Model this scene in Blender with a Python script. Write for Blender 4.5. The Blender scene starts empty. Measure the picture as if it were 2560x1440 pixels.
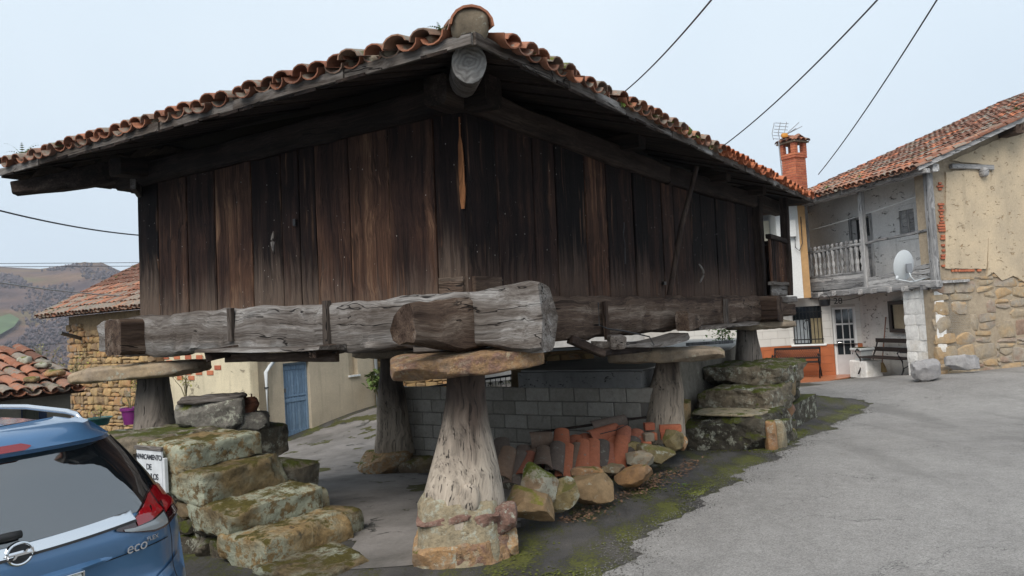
import bpy, math, random
import numpy as np
from mathutils import Vector, Matrix, noise

V = Vector
RAD = math.radians
sc = bpy.context.scene
COL = sc.collection
rng = random.Random(7)

# ------------------------------------------------------------------ camera
FPX = 1904.0                      # focal length in pixels of a 2560 px wide frame
PITCH, ROLL = 0.0374, 0.0598
EYE = V((0, 0, 2.0))
_fw = V((0, math.cos(PITCH), math.sin(PITCH)))
_up0 = V((0, -math.sin(PITCH), math.cos(PITCH)))
_rt = math.cos(ROLL) * V((1, 0, 0)) - math.sin(ROLL) * _up0
_up = math.sin(ROLL) * V((1, 0, 0)) + math.cos(ROLL) * _up0
cam = bpy.data.cameras.new('camera')
camo = bpy.data.objects.new('camera', cam)
COL.objects.link(camo)
m = Matrix((_rt, _up, -_fw)).transposed().to_4x4()
m.translation = EYE
camo.matrix_world = m
cam.sensor_width = 36
cam.lens = FPX / 2560 * 36
cam.clip_start = 0.1
cam.clip_end = 8000
sc.camera = camo

# ------------------------------------------------------------------ overcast sky, soft sun, exposure
SUN_AZ, SUN_EL = RAD(204), RAD(46)      # compass-style azimuth: the sun stands behind the viewer's left shoulder
world = bpy.data.worlds.new('World')
sc.world = world
world.use_nodes = True
wt = world.node_tree
wt.nodes.clear()
w_out = wt.nodes.new('ShaderNodeOutputWorld')
w_bg = wt.nodes.new('ShaderNodeBackground')
w_sky = wt.nodes.new('ShaderNodeTexSky')
w_sky.sky_type = 'NISHITA'
w_sky.sun_disc = False
w_sky.sun_elevation = SUN_EL
w_sky.sun_rotation = SUN_AZ
w_sky.dust_density = 6.0
w_mix = wt.nodes.new('ShaderNodeMix')
w_mix.data_type = 'RGBA'
w_mix.inputs[0].default_value = 0.94
w_tc = wt.nodes.new('ShaderNodeTexCoord')
w_no = wt.nodes.new('ShaderNodeTexNoise')
w_no.inputs['Scale'].default_value = 1.6
w_no.inputs['Detail'].default_value = 3
w_rp = wt.nodes.new('ShaderNodeValToRGB')
w_rp.color_ramp.elements[0].position = 0.3
w_rp.color_ramp.elements[0].color = (0.485, 0.57, 0.645, 1)
w_rp.color_ramp.elements[1].position = 0.7
w_rp.color_ramp.elements[1].color = (0.575, 0.645, 0.70, 1)
w_sc = wt.nodes.new('ShaderNodeVectorMath')
w_sc.operation = 'SCALE'
w_sc.inputs['Scale'].default_value = 6.6
wt.links.new(w_tc.outputs['Generated'], w_no.inputs['Vector'])
wt.links.new(w_no.outputs['Fac'], w_rp.inputs['Fac'])
wt.links.new(w_rp.outputs['Color'], w_sc.inputs[0])
wt.links.new(w_sky.outputs['Color'], w_mix.inputs[6])
wt.links.new(w_sc.outputs['Vector'], w_mix.inputs[7])
wt.links.new(w_mix.outputs[2], w_bg.inputs['Color'])
w_bg.inputs['Strength'].default_value = 0.1
wt.links.new(w_bg.outputs['Background'], w_out.inputs['Surface'])

sun = bpy.data.lights.new('sun', 'SUN')
sun.energy = 1.5
sun.angle = RAD(40)
sun.color = (1.0, 0.93, 0.84)
suno = bpy.data.objects.new('sun', sun)
COL.objects.link(suno)
_sd = V((math.sin(SUN_AZ) * math.cos(SUN_EL), math.cos(SUN_AZ) * math.cos(SUN_EL), math.sin(SUN_EL)))
suno.rotation_euler = _sd.to_track_quat('Z', 'Y').to_euler()
suno.location = (0, 0, 30)

vs = sc.view_settings
vs.view_transform = 'Standard'
vs.look = 'None'
vs.exposure = 1.2
vs.gamma = 1
vs.use_curve_mapping = False
sc.cycles.use_denoising = True
sc.cycles.max_bounces = 8
sc.cycles.transparent_max_bounces = 8

# ------------------------------------------------------------------ placing: rays of the camera to points of the place
def ray(x, y):
    return _fw + _rt * ((x - 1280) / FPX) + _up * ((720 - y) / FPX)
def aty(x, y, Y):
    v = ray(x, y)
    return EYE + v * (Y / v.y)
def atz(x, y, z):
    v = ray(x, y)
    return EYE + v * ((z - EYE.z) / v.z)

YAW = 0.5971
UR = V((math.sin(YAW), math.cos(YAW), 0))       # along the granary's road side, away from the viewer
UL = V((-math.cos(YAW), math.sin(YAW), 0))      # along its yard side, to the left
G0 = V((-0.368, 6.4, 2.0))                      # its near corner, at eye height
def H(x, y, z):                                 # granary plan coordinates, true height
    return V((G0.x, G0.y, 0)) + UR * x + UL * y + V((0, 0, z))

# ------------------------------------------------------------------ mesh helpers
def link(name, me, parent=None):
    o = bpy.data.objects.new(name, me)
    COL.objects.link(o)
    if parent is not None:
        o.parent = parent
    return o
def tag(o, label=None, cat=None, group=None, kind=None):
    if label: o['label'] = label
    if cat: o['category'] = cat
    if group: o['group'] = group
    if kind: o['kind'] = kind
    return o
def empty(name, mat4=None, loc=None, rz=0.0, parent=None):
    o = bpy.data.objects.new(name, None)
    o.empty_display_size = 0.2
    COL.objects.link(o)
    if parent is not None: o.parent = parent
    if mat4 is not None: o.matrix_world = mat4
    if loc is not None:
        o.location = loc
        o.rotation_euler = (0, 0, rz)
    return o
def copy_tree(o, parent=None):
    c = o.copy()
    COL.objects.link(c)
    c.parent = parent
    for ch in o.children:
        copy_tree(ch, c)
    return c

class MB:
    """collects geometry of ONE piece; build() links it as one mesh object"""
    def __init__(s):
        s.v = []; s.f = []; s.m = []; s.mi = 0
    def add(s, vs_, fs):
        o = len(s.v)
        s.v.extend([tuple(p) for p in vs_])
        for f in fs:
            s.f.append([i + o for i in f]); s.m.append(s.mi)
        return s
    def box(s, x0, x1, y0, y1, z0, z1, b=0.0):
        if b <= 0:
            vs_ = [(x, y, z) for x in (x0, x1) for y in (y0, y1) for z in (z0, z1)]
            return s.add(vs_, [(0, 1, 3, 2), (4, 6, 7, 5), (0, 4, 5, 1), (2, 3, 7, 6), (0, 2, 6, 4), (1, 5, 7, 3)])
        b = min(b, (x1 - x0) / 2.2, (y1 - y0) / 2.2, (z1 - z0) / 2.2)
        lo, hi = (x0, y0, z0), (x1, y1, z1)
        vs_, idx = [], {}
        for sx in (0, 1):
            for sy in (0, 1):
                for sz in (0, 1):
                    c = [(hi if t else lo)[i] for i, t in enumerate((sx, sy, sz))]
                    sg = [(-1 if t else 1) for t in (sx, sy, sz)]
                    for a in range(3):
                        p = [c[i] + (0 if i == a else sg[i] * b) for i in range(3)]
                        idx[(sx, sy, sz, a)] = len(vs_); vs_.append(p)
        fs = []
        for a in range(3):
            u, w = (a + 1) % 3, (a + 2) % 3
            for t in (0, 1):
                q = []
                for (i, j) in ((0, 0), (1, 0), (1, 1), (0, 1)):
                    k = [0, 0, 0]; k[a] = t; k[u] = i; k[w] = j
                    q.append(idx[(*k, a)])
                fs.append(q if t else q[::-1])
            for i in (0, 1):
                for j in (0, 1):
                    k0 = [0, 0, 0]; k0[u] = i; k0[w] = j; k0[a] = 0
                    k1 = list(k0); k1[a] = 1
                    q = [idx[(*k0, u)], idx[(*k1, u)], idx[(*k1, w)], idx[(*k0, w)]]
                    fs.append(q if (i + j) % 2 == 0 else q[::-1])
        for sx in (0, 1):
            for sy in (0, 1):
                for sz in (0, 1):
                    q = [idx[(sx, sy, sz, a)] for a in range(3)]
                    fs.append(q if (sx + sy + sz) % 2 else q[::-1])
        return s.add(vs_, fs)
    def loft(s, rings, cap=True, closed=True):
        n = len(rings[0])
        o = [p for r in rings for p in r]
        fs = []
        for i in range(len(rings) - 1):
            for j in range(n if closed else n - 1):
                a, b = i * n + j, i * n + (j + 1) % n
                fs.append((a, b, b + n, a + n))
        if cap and closed:
            fs.append(tuple(range(n))[::-1])
            fs.append(tuple(range((len(rings) - 1) * n, len(rings) * n)))
        return s.add(o, fs)
    def tube(s, path, r, n=8, cap=True):
        path = [V(p) for p in path]
        rings = []
        for i, p in enumerate(path):
            d = (path[min(i + 1, len(path) - 1)] - path[max(i - 1, 0)]).normalized()
            a = d.cross(V((0, 0, 1)))
            if a.length < 1e-3: a = d.cross(V((1, 0, 0)))
            a.normalize(); b = d.cross(a)
            rr = r[i] if isinstance(r, (list, tuple)) else r
            rings.append([p + a * (rr * math.cos(t)) + b * (rr * math.sin(t)) for t in [2 * math.pi * k / n for k in range(n)]])
        return s.loft(rings, cap)
    def lathe(s, prof, n=12, c=(0, 0, 0)):
        rings = [[(c[0] + r * math.cos(2 * math.pi * k / n), c[1] + r * math.sin(2 * math.pi * k / n), c[2] + z) for k in range(n)] for r, z in prof]
        return s.loft(rings)
    def prism(s, poly, d):
        """planar polygon (list of 3-D points) pushed along vector d"""
        n = len(poly); d = V(d)
        vs_ = [V(p) for p in poly] + [V(p) + d for p in poly]
        fs = [tuple(range(n))[::-1], tuple(range(n, 2 * n))] + [(i, (i + 1) % n, (i + 1) % n + n, i + n) for i in range(n)]
        return s.add(vs_, fs)
    def xf(s, mt):
        s.v = [tuple(mt @ V(p)) for p in s.v]
        return s
    def build(s, name, mat, parent=None, smooth=False, fix=False):
        me = bpy.data.meshes.new(name)
        me.from_pydata(s.v, [], s.f)
        for mt in (mat if isinstance(mat, (list, tuple)) else [mat]):
            me.materials.append(mt)
        if any(s.m): me.polygons.foreach_set('material_index', s.m)
        if fix:
            import bmesh
            bm = bmesh.new(); bm.from_mesh(me)
            bmesh.ops.recalc_face_normals(bm, faces=bm.faces)
            bm.to_mesh(me); bm.free()
        if smooth:
            me.polygons.foreach_set('use_smooth', [True] * len(me.polygons))
            if smooth is not True:
                me.set_sharp_from_angle(angle=RAD(smooth))
        me.update()
        return link(name, me, parent)

def nz(p, sc_=1.0, seed=0.0):
    return noise.noise(V(p) * sc_ + V((seed * 13.7, seed * 7.3, seed * 3.1)))

_cube_cache = {}
def cube_grid(n):
    """unit cube surface grid, n quads a side"""
    if n in _cube_cache: return _cube_cache[n]
    idx, vs_, fs = {}, [], []
    def vid(i, j, k):
        key = (i, j, k)
        if key not in idx:
            idx[key] = len(vs_); vs_.append((2 * i / n - 1, 2 * j / n - 1, 2 * k / n - 1))
        return idx[key]
    for a in range(n):
        for b in range(n):
            fs.append((vid(a, b, n), vid(a + 1, b, n), vid(a + 1, b + 1, n), vid(a, b + 1, n)))
            fs.append((vid(a, b, 0), vid(a, b + 1, 0), vid(a + 1, b + 1, 0), vid(a + 1, b, 0)))
            fs.append((vid(n, a, b), vid(n, a + 1, b), vid(n, a + 1, b + 1), vid(n, a, b + 1)))
            fs.append((vid(0, a, b), vid(0, a, b + 1), vid(0, a + 1, b + 1), vid(0, a + 1, b)))
            fs.append((vid(a, n, b), vid(a, n, b + 1), vid(a + 1, n, b + 1), vid(a + 1, n, b)))
            fs.append((vid(a, 0, b), vid(a + 1, 0, b), vid(a + 1, 0, b + 1), vid(a, 0, b + 1)))
    _cube_cache[n] = (vs_, fs)
    return vs_, fs
def stone_geo(sx, sy, sz, n=4, p=6.0, amp=0.08, seed=0.0, freq=1.6, rough=0.0, cuts=0, cutd=(0.80, 1.12)):
    """rounded, uneven block with half sizes sx, sy, sz around the origin"""
    vs_, fs = cube_grid(n)
    out = []
    sm = min(sx, sy, sz)
    cr = random.Random(int(seed * 1000) + 17)
    planes = []
    for k in range(cuts):                       # split faces of broken rock
        nn = V((cr.gauss(0, 1), cr.gauss(0, 1), cr.gauss(0, 1))).normalized()
        planes.append((nn, cr.uniform(*cutd)))
    for v in vs_:
        d = sum(abs(c) ** p for c in v) ** (1 / p)
        q = V((v[0] / d, v[1] / d, v[2] / d))
        for nn, dd in planes:
            e_ = q.dot(nn) - dd
            if e_ > 0: q = q - nn * e_
        q = V((q.x * sx, q.y * sy, q.z * sz))
        w = noise.noise_vector(q * (freq / max(sm, 0.05) * 0.35) + V((seed * 3.3, seed * 5.1, seed * 7.7)))
        q += w * (amp * sm * 2)
        if rough: q += noise.noise_vector(q * 9 + V((seed, 0, 0))) * rough + noise.noise_vector(q * 26 + V((seed, 3, 0))) * (rough * 0.45)
        out.append(q)
    return out, fs

def beam_geo(mb, p0, p1, w, h, seg=12, amp=0.012, seed=0.0, up=(0, 0, 1), b=0.12, wf=None, ends=0.0):
    """hewn timber from p0 to p1: w across, h high, worn corners; wf(t) scales (w, h)"""
    p0, p1 = V(p0), V(p1)
    d = (p1 - p0).normalized()
    a = d.cross(V(up)).normalized()
    u = a.cross(d)
    rings = []
    for i in range(seg + 1):
        t = i / seg
        c = p0.lerp(p1, t)
        kw, kh = wf(t) if wf else (1, 1)
        hw, hh = w / 2 * kw, h / 2 * kh
        q = b * min(w, h)
        pts = []
        for sx, sy in ((-1, -1), (1, -1), (1, 1), (-1, 1)):
            for k in (0, 1):
                first = (sx * sy > 0) != (k == 0)
                x = sx * (hw if not first else hw - q)
                y = sy * (hh - q if not first else hh)
                pts.append((x, y))
            # a point half way along each side, for unevenness
            nx, ny = {(-1, -1): (0, -hh), (1, -1): (hw, 0), (1, 1): (0, hh), (-1, 1): (-hw, 0)}[(sx, sy)]
            pts.append((nx, ny))
        r = []
        for x, y in pts:
            q3 = c + a * x + u * y
            ae = amp * (1 + ends * max(0, 1 - min(t, 1 - t) * (p1 - p0).length / 0.4))
            q3 = q3 + a * (ae * (nz(q3, 2.2, seed) + 0.4 * nz(q3, 7.0, seed))) + u * (ae * (nz(q3, 2.2, seed + 9) + 0.4 * nz(q3, 7.0, seed + 9))) + d * ((ae - amp) * nz(q3, 3.0, seed + 17) * 1.5)
            r.append(q3)
        rings.append(r)
    mb.loft(rings)
    return mb
def beam(name, p0, p1, w, h, mat, parent=None, smooth=False, **k):
    return beam_geo(MB(), p0, p1, w, h, **k).build(name, mat, parent, smooth, fix=True)
# ------------------------------------------------------------------ materials (all procedural)
class NM:
    def __init__(s, name):
        s.mat = bpy.data.materials.new(name)
        s.mat.use_nodes = True
        s.t = s.mat.node_tree
        s.b = s.t.nodes['Principled BSDF']
        s.tc = None
        s.oi = None
    def node(s, ty, **kw):
        n = s.t.nodes.new(ty)
        for k, v in kw.items():
            if k in n.inputs.keys(): s.put(n.inputs[k], v)
            else: setattr(n, k, v)
        return n
    def put(s, sock, v):
        if hasattr(v, 'links') or isinstance(v, bpy.types.NodeSocket): s.t.links.new(v, sock)
        elif isinstance(v, (tuple, list)) and len(v) == 3 and sock.type == 'RGBA': sock.default_value = (*v, 1)
        else: sock.default_value = v
    def rnd(s):
        if s.oi is None: s.oi = s.node('ShaderNodeObjectInfo')
        return s.oi.outputs['Random']
    def co(s, scale=(1, 1, 1), rnd=True, off=0.0):
        if s.tc is None: s.tc = s.node('ShaderNodeTexCoord')
        v = s.tc.outputs['Object']
        if rnd:
            mul = s.math('MULTIPLY', s.rnd(), 61.0 + off)
            v = s.vm('ADD', v, mul)
        return s.vm('MULTIPLY', v, scale)
    def vm(s, op, a, b=None):
        n = s.node('ShaderNodeVectorMath', operation=op)
        s.put(n.inputs[0], a)
        if b is not None: s.put(n.inputs[1], b)
        return n.outputs[0]
    def math(s, op, a, b=0.0, c=None, clamp=False):
        n = s.node('ShaderNodeMath', operation=op, use_clamp=clamp)
        s.put(n.inputs[0], a); s.put(n.inputs[1], b)
        if c is not None: s.put(n.inputs[2], c)
        return n.outputs[0]
    def noise(s, vec, scale=5.0, detail=5.0, rough=0.55, dist=0.0):
        n = s.node('ShaderNodeTexNoise', Scale=scale, Detail=detail, Roughness=rough, Distortion=dist)
        s.put(n.inputs['Vector'], vec)
        return n.outputs['Fac']
    def voro(s, vec, scale=5.0, feature='F1', out='Distance', rand=1.0):
        n = s.node('ShaderNodeTexVoronoi', feature=feature, Scale=scale, Randomness=rand)
        s.put(n.inputs['Vector'], vec)
        return n.outputs[out]
    def ramp(s, fac, stops, interp='LINEAR'):
        n = s.node('ShaderNodeValToRGB')
        cr = n.color_ramp
        cr.interpolation = interp
        while len(cr.elements) < len(stops): cr.elements.new(0.5)
        for e, (p, c) in zip(cr.elements, stops):
            e.position = p
            e.color = (*c, 1) if isinstance(c, (tuple, list)) else (c, c, c, 1)
        s.put(n.inputs['Fac'], fac)
        return n.outputs['Color']
    def step(s, v, lo, hi):
        n = s.node('ShaderNodeMapRange', interpolation_type='SMOOTHSTEP')
        n.inputs['From Min'].default_value = lo; n.inputs['From Max'].default_value = hi
        s.put(n.inputs['Value'], v)
        return n.outputs['Result']
    def mix(s, fac, a, b, bt='MIX'):
        n = s.node('ShaderNodeMix', data_type='RGBA', blend_type=bt)
        s.put(n.inputs[0], fac); s.put(n.inputs[6], a); s.put(n.inputs[7], b)
        return n.outputs[2]
    def nrm_z(s):
        g = s.node('ShaderNodeNewGeometry')
        x = s.node('ShaderNodeSeparateXYZ')
        s.t.links.new(g.outputs['Normal'], x.inputs[0])
        return x.outputs['Z']
    def sep(s, vec):
        x = s.node('ShaderNodeSeparateXYZ')
        s.put(x.inputs[0], vec)
        return x.outputs
    def done(s, color, rough=0.85, bump=None, dist=0.01, strength=0.6, metal=0.0, spec=None, bump2=None, **kw):
        s.put(s.b.inputs['Base Color'], color)
        s.put(s.b.inputs['Roughness'], rough)
        s.put(s.b.inputs['Metallic'], metal)
        if spec is not None: s.put(s.b.inputs['Specular IOR Level'], spec)
        nrm = None
        for bb in (bump2, (bump, dist, strength) if bump is not None else None):
            if bb is None: continue
            n = s.node('ShaderNodeBump', Distance=bb[1], Strength=bb[2])
            s.put(n.inputs['Height'], bb[0])
            if nrm is not None: s.t.links.new(nrm, n.inputs['Normal'])
            nrm = n.outputs['Normal']
        if nrm is not None: s.t.links.new(nrm, s.b.inputs['Normal'])
        for k, v in kw.items(): s.put(s.b.inputs[k.replace('_', ' ')], v)
        return s.mat

def g3(v): return (v, v, v)
def mul3(c, k): return tuple(x * k for x in c)

def wood(name, stops, grain='z', streak=0.5, var=0.35, bleach=None, crack=0.7, rough=0.85, bump=0.006, speck=None, knot=True):
    """weathered timber, grain along an axis of the parent's frame"""
    m = NM(name)
    L, A = 0.6, 15.0
    sc1 = {'x': (L, A, A), 'y': (A, L, A), 'z': (A, A, L)}[grain]
    c1 = m.co(sc1)
    wob = m.noise(m.co((1.3, 1.3, 1.3)), 1.2, 2)
    AC = {'x': (0, 1, 1), 'y': (1, 0, 1), 'z': (1, 1, 0)}[grain]     # sway across the grain only
    c1 = m.vm('ADD', c1, m.vm('MULTIPLY', wob, tuple(2.6 * k for k in AC)))
    broad = m.noise(c1, 0.55, 4, 0.6)
    fine = m.noise(m.vm('MULTIPLY', c1, (3.2, 3.2, 3.2)), 1.4, 6, 0.75)
    slow = m.noise(m.co((0.8, 0.8, 0.8), off=5.0), 1.6, 3)
    fac = m.math('ADD', m.math('ADD', m.math('MULTIPLY', broad, 0.55), m.math('MULTIPLY', slow, 0.25)), m.math('MULTIPLY', fine, 0.20))
    fac = m.math('ADD', fac, m.math('MULTIPLY', m.math('SUBTRACT', m.rnd(), 0.5), var))
    col = m.ramp(fac, stops)
    L4, A4 = 0.5, 30.0                          # pale weathered runs and rust-brown runs between them
    c4 = m.vm('ADD', m.co({'x': (L4, A4, A4), 'y': (A4, L4, A4), 'z': (A4, A4, L4)}[grain], off=29.0), m.vm('MULTIPLY', wob, tuple(4.0 * k for k in AC)))
    r1 = m.noise(c4, 0.62, 3, 0.6)
    gate4 = m.step(m.noise(m.co((1.6, 1.6, 0.9), off=7.0), 1.5, 3), 0.42, 0.66)
    run1 = m.math('MULTIPLY', m.step(r1, 0.58, 0.70), gate4)
    col = m.mix(m.math('MULTIPLY', run1, streak), col, m.mix(1.0, stops[-1][1], (1.1, 1.0, 0.92), 'MULTIPLY'))
    r2 = m.math('SUBTRACT', 1.0, m.step(r1, 0.32, 0.42))
    col = m.mix(m.math('MULTIPLY', r2, 0.6), col, stops[0][1])
    col = m.mix(0.55, col, m.ramp(fine, [(0.3, g3(0.30)), (0.62, g3(1.2))]), 'MULTIPLY')
    L2, A2 = 0.9, 26.0
    c2 = m.co({'x': (L2, A2, A2), 'y': (A2, L2, A2), 'z': (A2, A2, L2)}[grain])
    c2 = m.vm('ADD', c2, m.vm('MULTIPLY', wob, tuple(5.0 * k for k in AC)))
    crk = m.math('SUBTRACT', 1.0, m.step(m.noise(c2, 1.0, 2, 0.5), 0.68, 0.73))
    L3, A3 = 0.22, 3.4                          # a few long shakes that follow the grain
    c3 = m.vm('ADD', m.co({'x': (L3, A3, A3), 'y': (A3, L3, A3), 'z': (A3, A3, L3)}[grain], off=13.0), m.vm('MULTIPLY', wob, tuple(0.6 * k for k in AC)))
    n5 = m.noise(c3, 1.5, 4, 0.5)
    lng = m.math('SUBTRACT', 1.0, m.step(m.math('ABSOLUTE', m.math('SUBTRACT', n5, 0.5)), 0.002, 0.010))
    lng = m.math('MULTIPLY', lng, m.step(m.noise(c3, 0.8, 1), 0.45, 0.55))
    crk = m.math('MULTIPLY', crk, m.math('SUBTRACT', 1.0, lng))
    col = m.mix(m.math('MULTIPLY', m.math('SUBTRACT', 1.0, crk), crack), col, (0.006, 0.005, 0.005))
    if bleach:                                  # rain-washed foot of the boards: (colour, z low, z high)
        z = m.sep(m.tc.outputs['Object'])[2]
        zz = m.math('ADD', z, m.math('ADD', m.math('MULTIPLY', m.math('SUBTRACT', r1, 0.5), 1.1), m.math('MULTIPLY', m.math('SUBTRACT', m.rnd(), 0.5), 0.5)))
        bl = m.math('SUBTRACT', 1.0, m.step(zz, bleach[1], bleach[2]))
        col = m.mix(m.math('MULTIPLY', bl, bleach[3]), col, m.mix(0.6, bleach[0], m.ramp(fine, [(0.3, g3(0.3)), (0.65, g3(1.2))]), 'MULTIPLY'))
    if speck:
        sp = m.voro(m.co((1, 1, 0.7)), 16.0)
        gate = m.step(m.noise(m.co((1, 1, 1)), 2.0, 2), 0.5, 0.62)
        col = m.mix(m.math('MULTIPLY', m.math('SUBTRACT', 1.0, m.step(sp, 0.05, 0.09)), gate), col, speck)
    h = m.math('ADD', m.math('MULTIPLY', fine, 0.8), m.math('MULTIPLY', crk, 0.8))
    return m.done(col, rough, h, bump, 0.9, spec=0.12)

def rockmat(name, palette, lichen=0.3, moss=0.3, mossc=(0.09, 0.105, 0.015), lich=(0.36, 0.37, 0.31), scale=1.0, rough=0.92, dark=0.4, bump=0.02, mossup=True, rand=0.6):
    m = NM(name)
    c = m.co((scale, scale, scale))
    n1 = m.noise(c, 2.2, 6, 0.62)
    n2 = m.noise(c, 11.0, 6, 0.7)
    pv = m.math('ADD', m.math('MULTIPLY', m.rnd(), rand), m.math('MULTIPLY', m.math('SUBTRACT', n1, 0.5 - (1 - rand) * 0.5), 1.1))
    col = m.ramp(pv, palette)
    col = m.mix(0.7, col, m.ramp(n2, [(0.25, g3(1 - dark)), (0.7, g3(1.25))]), 'MULTIPLY')
    n3 = m.noise(c, 4.5, 7, 0.72)
    dk = m.step(n3, 0.30, 0.44)
    col = m.mix(m.math('MULTIPLY', m.math('SUBTRACT', 1.0, dk), dark), col, (0.03, 0.028, 0.024))
    if lichen > 0:
        nl = m.noise(m.vm('ADD', c, (7.7, 1.3, 4.1)), 8.0, 9, 0.78)
        lf = m.step(nl, 0.62 - 0.22 * lichen, 0.69 - 0.2 * lichen)
        lg = m.step(m.noise(m.vm('ADD', c, (2.7, 6.3, 9.1)), 1.3, 3, 0.5), 0.36, 0.60)
        col = m.mix(m.math('MULTIPLY', m.math('MULTIPLY', lf, 0.88), lg), col, lich)
    if moss > 0:
        nm = m.noise(m.vm('ADD', c, (3.1, 9.2, 1.7)), 3.2, 7, 0.7)
        if mossup: nm = m.math('ADD', nm, m.math('MULTIPLY', m.nrm_z(), 0.16))
        mf = m.step(nm, 0.74 - 0.3 * moss, 0.84 - 0.3 * moss)
        col = m.mix(mf, col, m.mix(n2, mul3(mossc, 0.35), mul3(mossc, 1.5)))
    h = m.math('ADD', m.math('MULTIPLY', n3, 0.7), m.math('MULTIPLY', n2, 0.5))
    return m.done(col, rough, h, bump, 1.0, spec=0.2)

def plain(name, color, rough=0.6, var=0.15, scale=6.0, metal=0.0, bump=0.0, spec=None, **kw):
    m = NM(name)
    n = m.noise(m.co(), scale, 5, 0.6)
    col = m.mix(1.0, color, m.ramp(n, [(0.3, g3(1 - var)), (0.7, g3(1 + var))]), 'MULTIPLY')
    return m.done(col, rough, n if bump else None, bump, 0.6, metal, spec, **kw)

def stucco(name, base, stain, patch=None, pscale=1.2, pth=0.6, bump=0.01, grime=0.5, scale=1.0, flake=None):
    m = NM(name)
    c = m.co((scale, scale, scale), rnd=False)
    n1 = m.noise(c, 1.1, 6, 0.62)
    n2 = m.noise(c, 26.0, 4, 0.65)
    col = m.ramp(n1, [(0.3, stain), (0.62, base)])
    col = m.mix(0.5, col, m.ramp(n2, [(0.3, g3(0.78)), (0.7, g3(1.12))]), 'MULTIPLY')
    run = m.noise(m.vm('MULTIPLY', c, (3.0, 3.0, 0.35)), 1.5, 5, 0.6)
    col = m.mix(m.math('MULTIPLY', m.step(run, 0.52, 0.75), grime), col, mul3(stain, 0.45))
    hgt = m.math('MULTIPLY', n2, 0.4)
    if patch:
        n3 = m.noise(m.vm('ADD', c, (4.2, 1.1, 8.3)), pscale, 7, 0.6)
        pf = m.step(n3, pth, pth + 0.02)
        col = m.mix(pf, col, m.mix(0.8, patch, m.ramp(n2, [(0.3, g3(0.6)), (0.7, g3(1.2))]), 'MULTIPLY'))
        hgt = m.math('SUBTRACT', hgt, m.math('MULTIPLY', pf, 1.2))
    if flake:                                   # short dark trowel scars and cracks
        n4 = m.noise(m.vm('MULTIPLY', m.vm('ADD', c, (1.2, 5.1, 2.3)), (0.7, 0.7, 1.5)), flake[1] * 2.2, 4, 0.6, 0.6)
        ln = m.step(n4, 0.60, 0.63)
        gate = m.step(m.noise(m.vm('ADD', c, (9.1, 2.2, 0.4)), flake[1] * 0.8, 3), 0.48, 0.6)
        ln = m.math('MULTIPLY', ln, gate)
        col = m.mix(m.math('MULTIPLY', ln, 0.85), col, flake[0])
        hgt = m.math('SUBTRACT', hgt, ln)
    return m.done(col, 0.92, hgt, bump, 0.9, spec=0.15)

def tilemat(name, palette, lichen=0.4, moss=0.2):
    m = NM(name)
    c = m.co()
    n1 = m.noise(c, 5.0, 6, 0.65)
    n2 = m.noise(c, 30.0, 4, 0.7)
    pv = m.math('ADD', m.rnd(), m.math('MULTIPLY', m.math('SUBTRACT', n1, 0.5), 0.5))
    col = m.ramp(pv, palette)
    col = m.mix(0.6, col, m.ramp(n2, [(0.3, g3(0.65)), (0.7, g3(1.2))]), 'MULTIPLY')
    nl = m.noise(m.vm('ADD', c, (2.2, 7.1, 5.3)), 9.0, 7, 0.75)
    nzv = m.step(m.nrm_z(), 0.05, 0.55)         # lichen settles on the weather side
    lf = m.math('MULTIPLY', m.step(nl, 0.64 - 0.25 * lichen, 0.70 - 0.22 * lichen), nzv)
    col = m.mix(m.math('MULTIPLY', lf, 0.8), col, m.mix(n2, (0.05, 0.05, 0.045), (0.34, 0.33, 0.28)))
    nm = m.noise(m.vm('ADD', c, (8.2, 3.1, 1.3)), 4.0, 6, 0.7)
    mf = m.math('MULTIPLY', m.step(nm, 0.72 - 0.25 * moss, 0.78 - 0.25 * moss), nzv)
    col = m.mix(mf, col, m.mix(n2, (0.03, 0.045, 0.008), (0.14, 0.15, 0.02)))
    return m.done(col, 0.85, m.math('ADD', n1, m.math('MULTIPLY', n2, 0.4)), 0.006, 0.8, spec=0.25)

M = {}
DK = [(0.34, (0.0055, 0.0042, 0.0048)), (0.47, (0.015, 0.0095, 0.0088)), (0.57, (0.032, 0.0175, 0.014)), (0.67, (0.072, 0.038, 0.025)), (0.80, (0.20, 0.12, 0.075))]
M['plank'] = wood('weathered_dark_planks', DK, 'z', var=0.34, bleach=((0.17, 0.125, 0.098), 0.05, 0.75, 0.6), speck=(0.3, 0.29, 0.27))
DK2 = [(0.34, (0.005, 0.004, 0.0045)), (0.46, (0.014, 0.0085, 0.008)), (0.56, (0.034, 0.018, 0.0135)), (0.65, (0.085, 0.042, 0.026)), (0.76, (0.23, 0.135, 0.085))]
M['plank_road'] = wood('weathered_darker_planks', DK2, 'z', var=0.34, bleach=((0.14, 0.092, 0.07), 0.0, 0.6, 0.5), speck=(0.34, 0.33, 0.31))
GR = [(0.32, (0.028, 0.021, 0.018)), (0.44, (0.078, 0.064, 0.055)), (0.54, (0.145, 0.13, 0.12)), (0.70, (0.33, 0.325, 0.32))]
BR = [(0.32, (0.016, 0.010, 0.008)), (0.44, (0.046, 0.030, 0.023)), (0.55, (0.095, 0.066, 0.050)), (0.70, (0.24, 0.195, 0.16))]
SB = [(0.32, (0.008, 0.006, 0.006)), (0.47, (0.022, 0.016, 0.014)), (0.58, (0.042, 0.030, 0.025)), (0.74, (0.11, 0.085, 0.07))]
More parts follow.
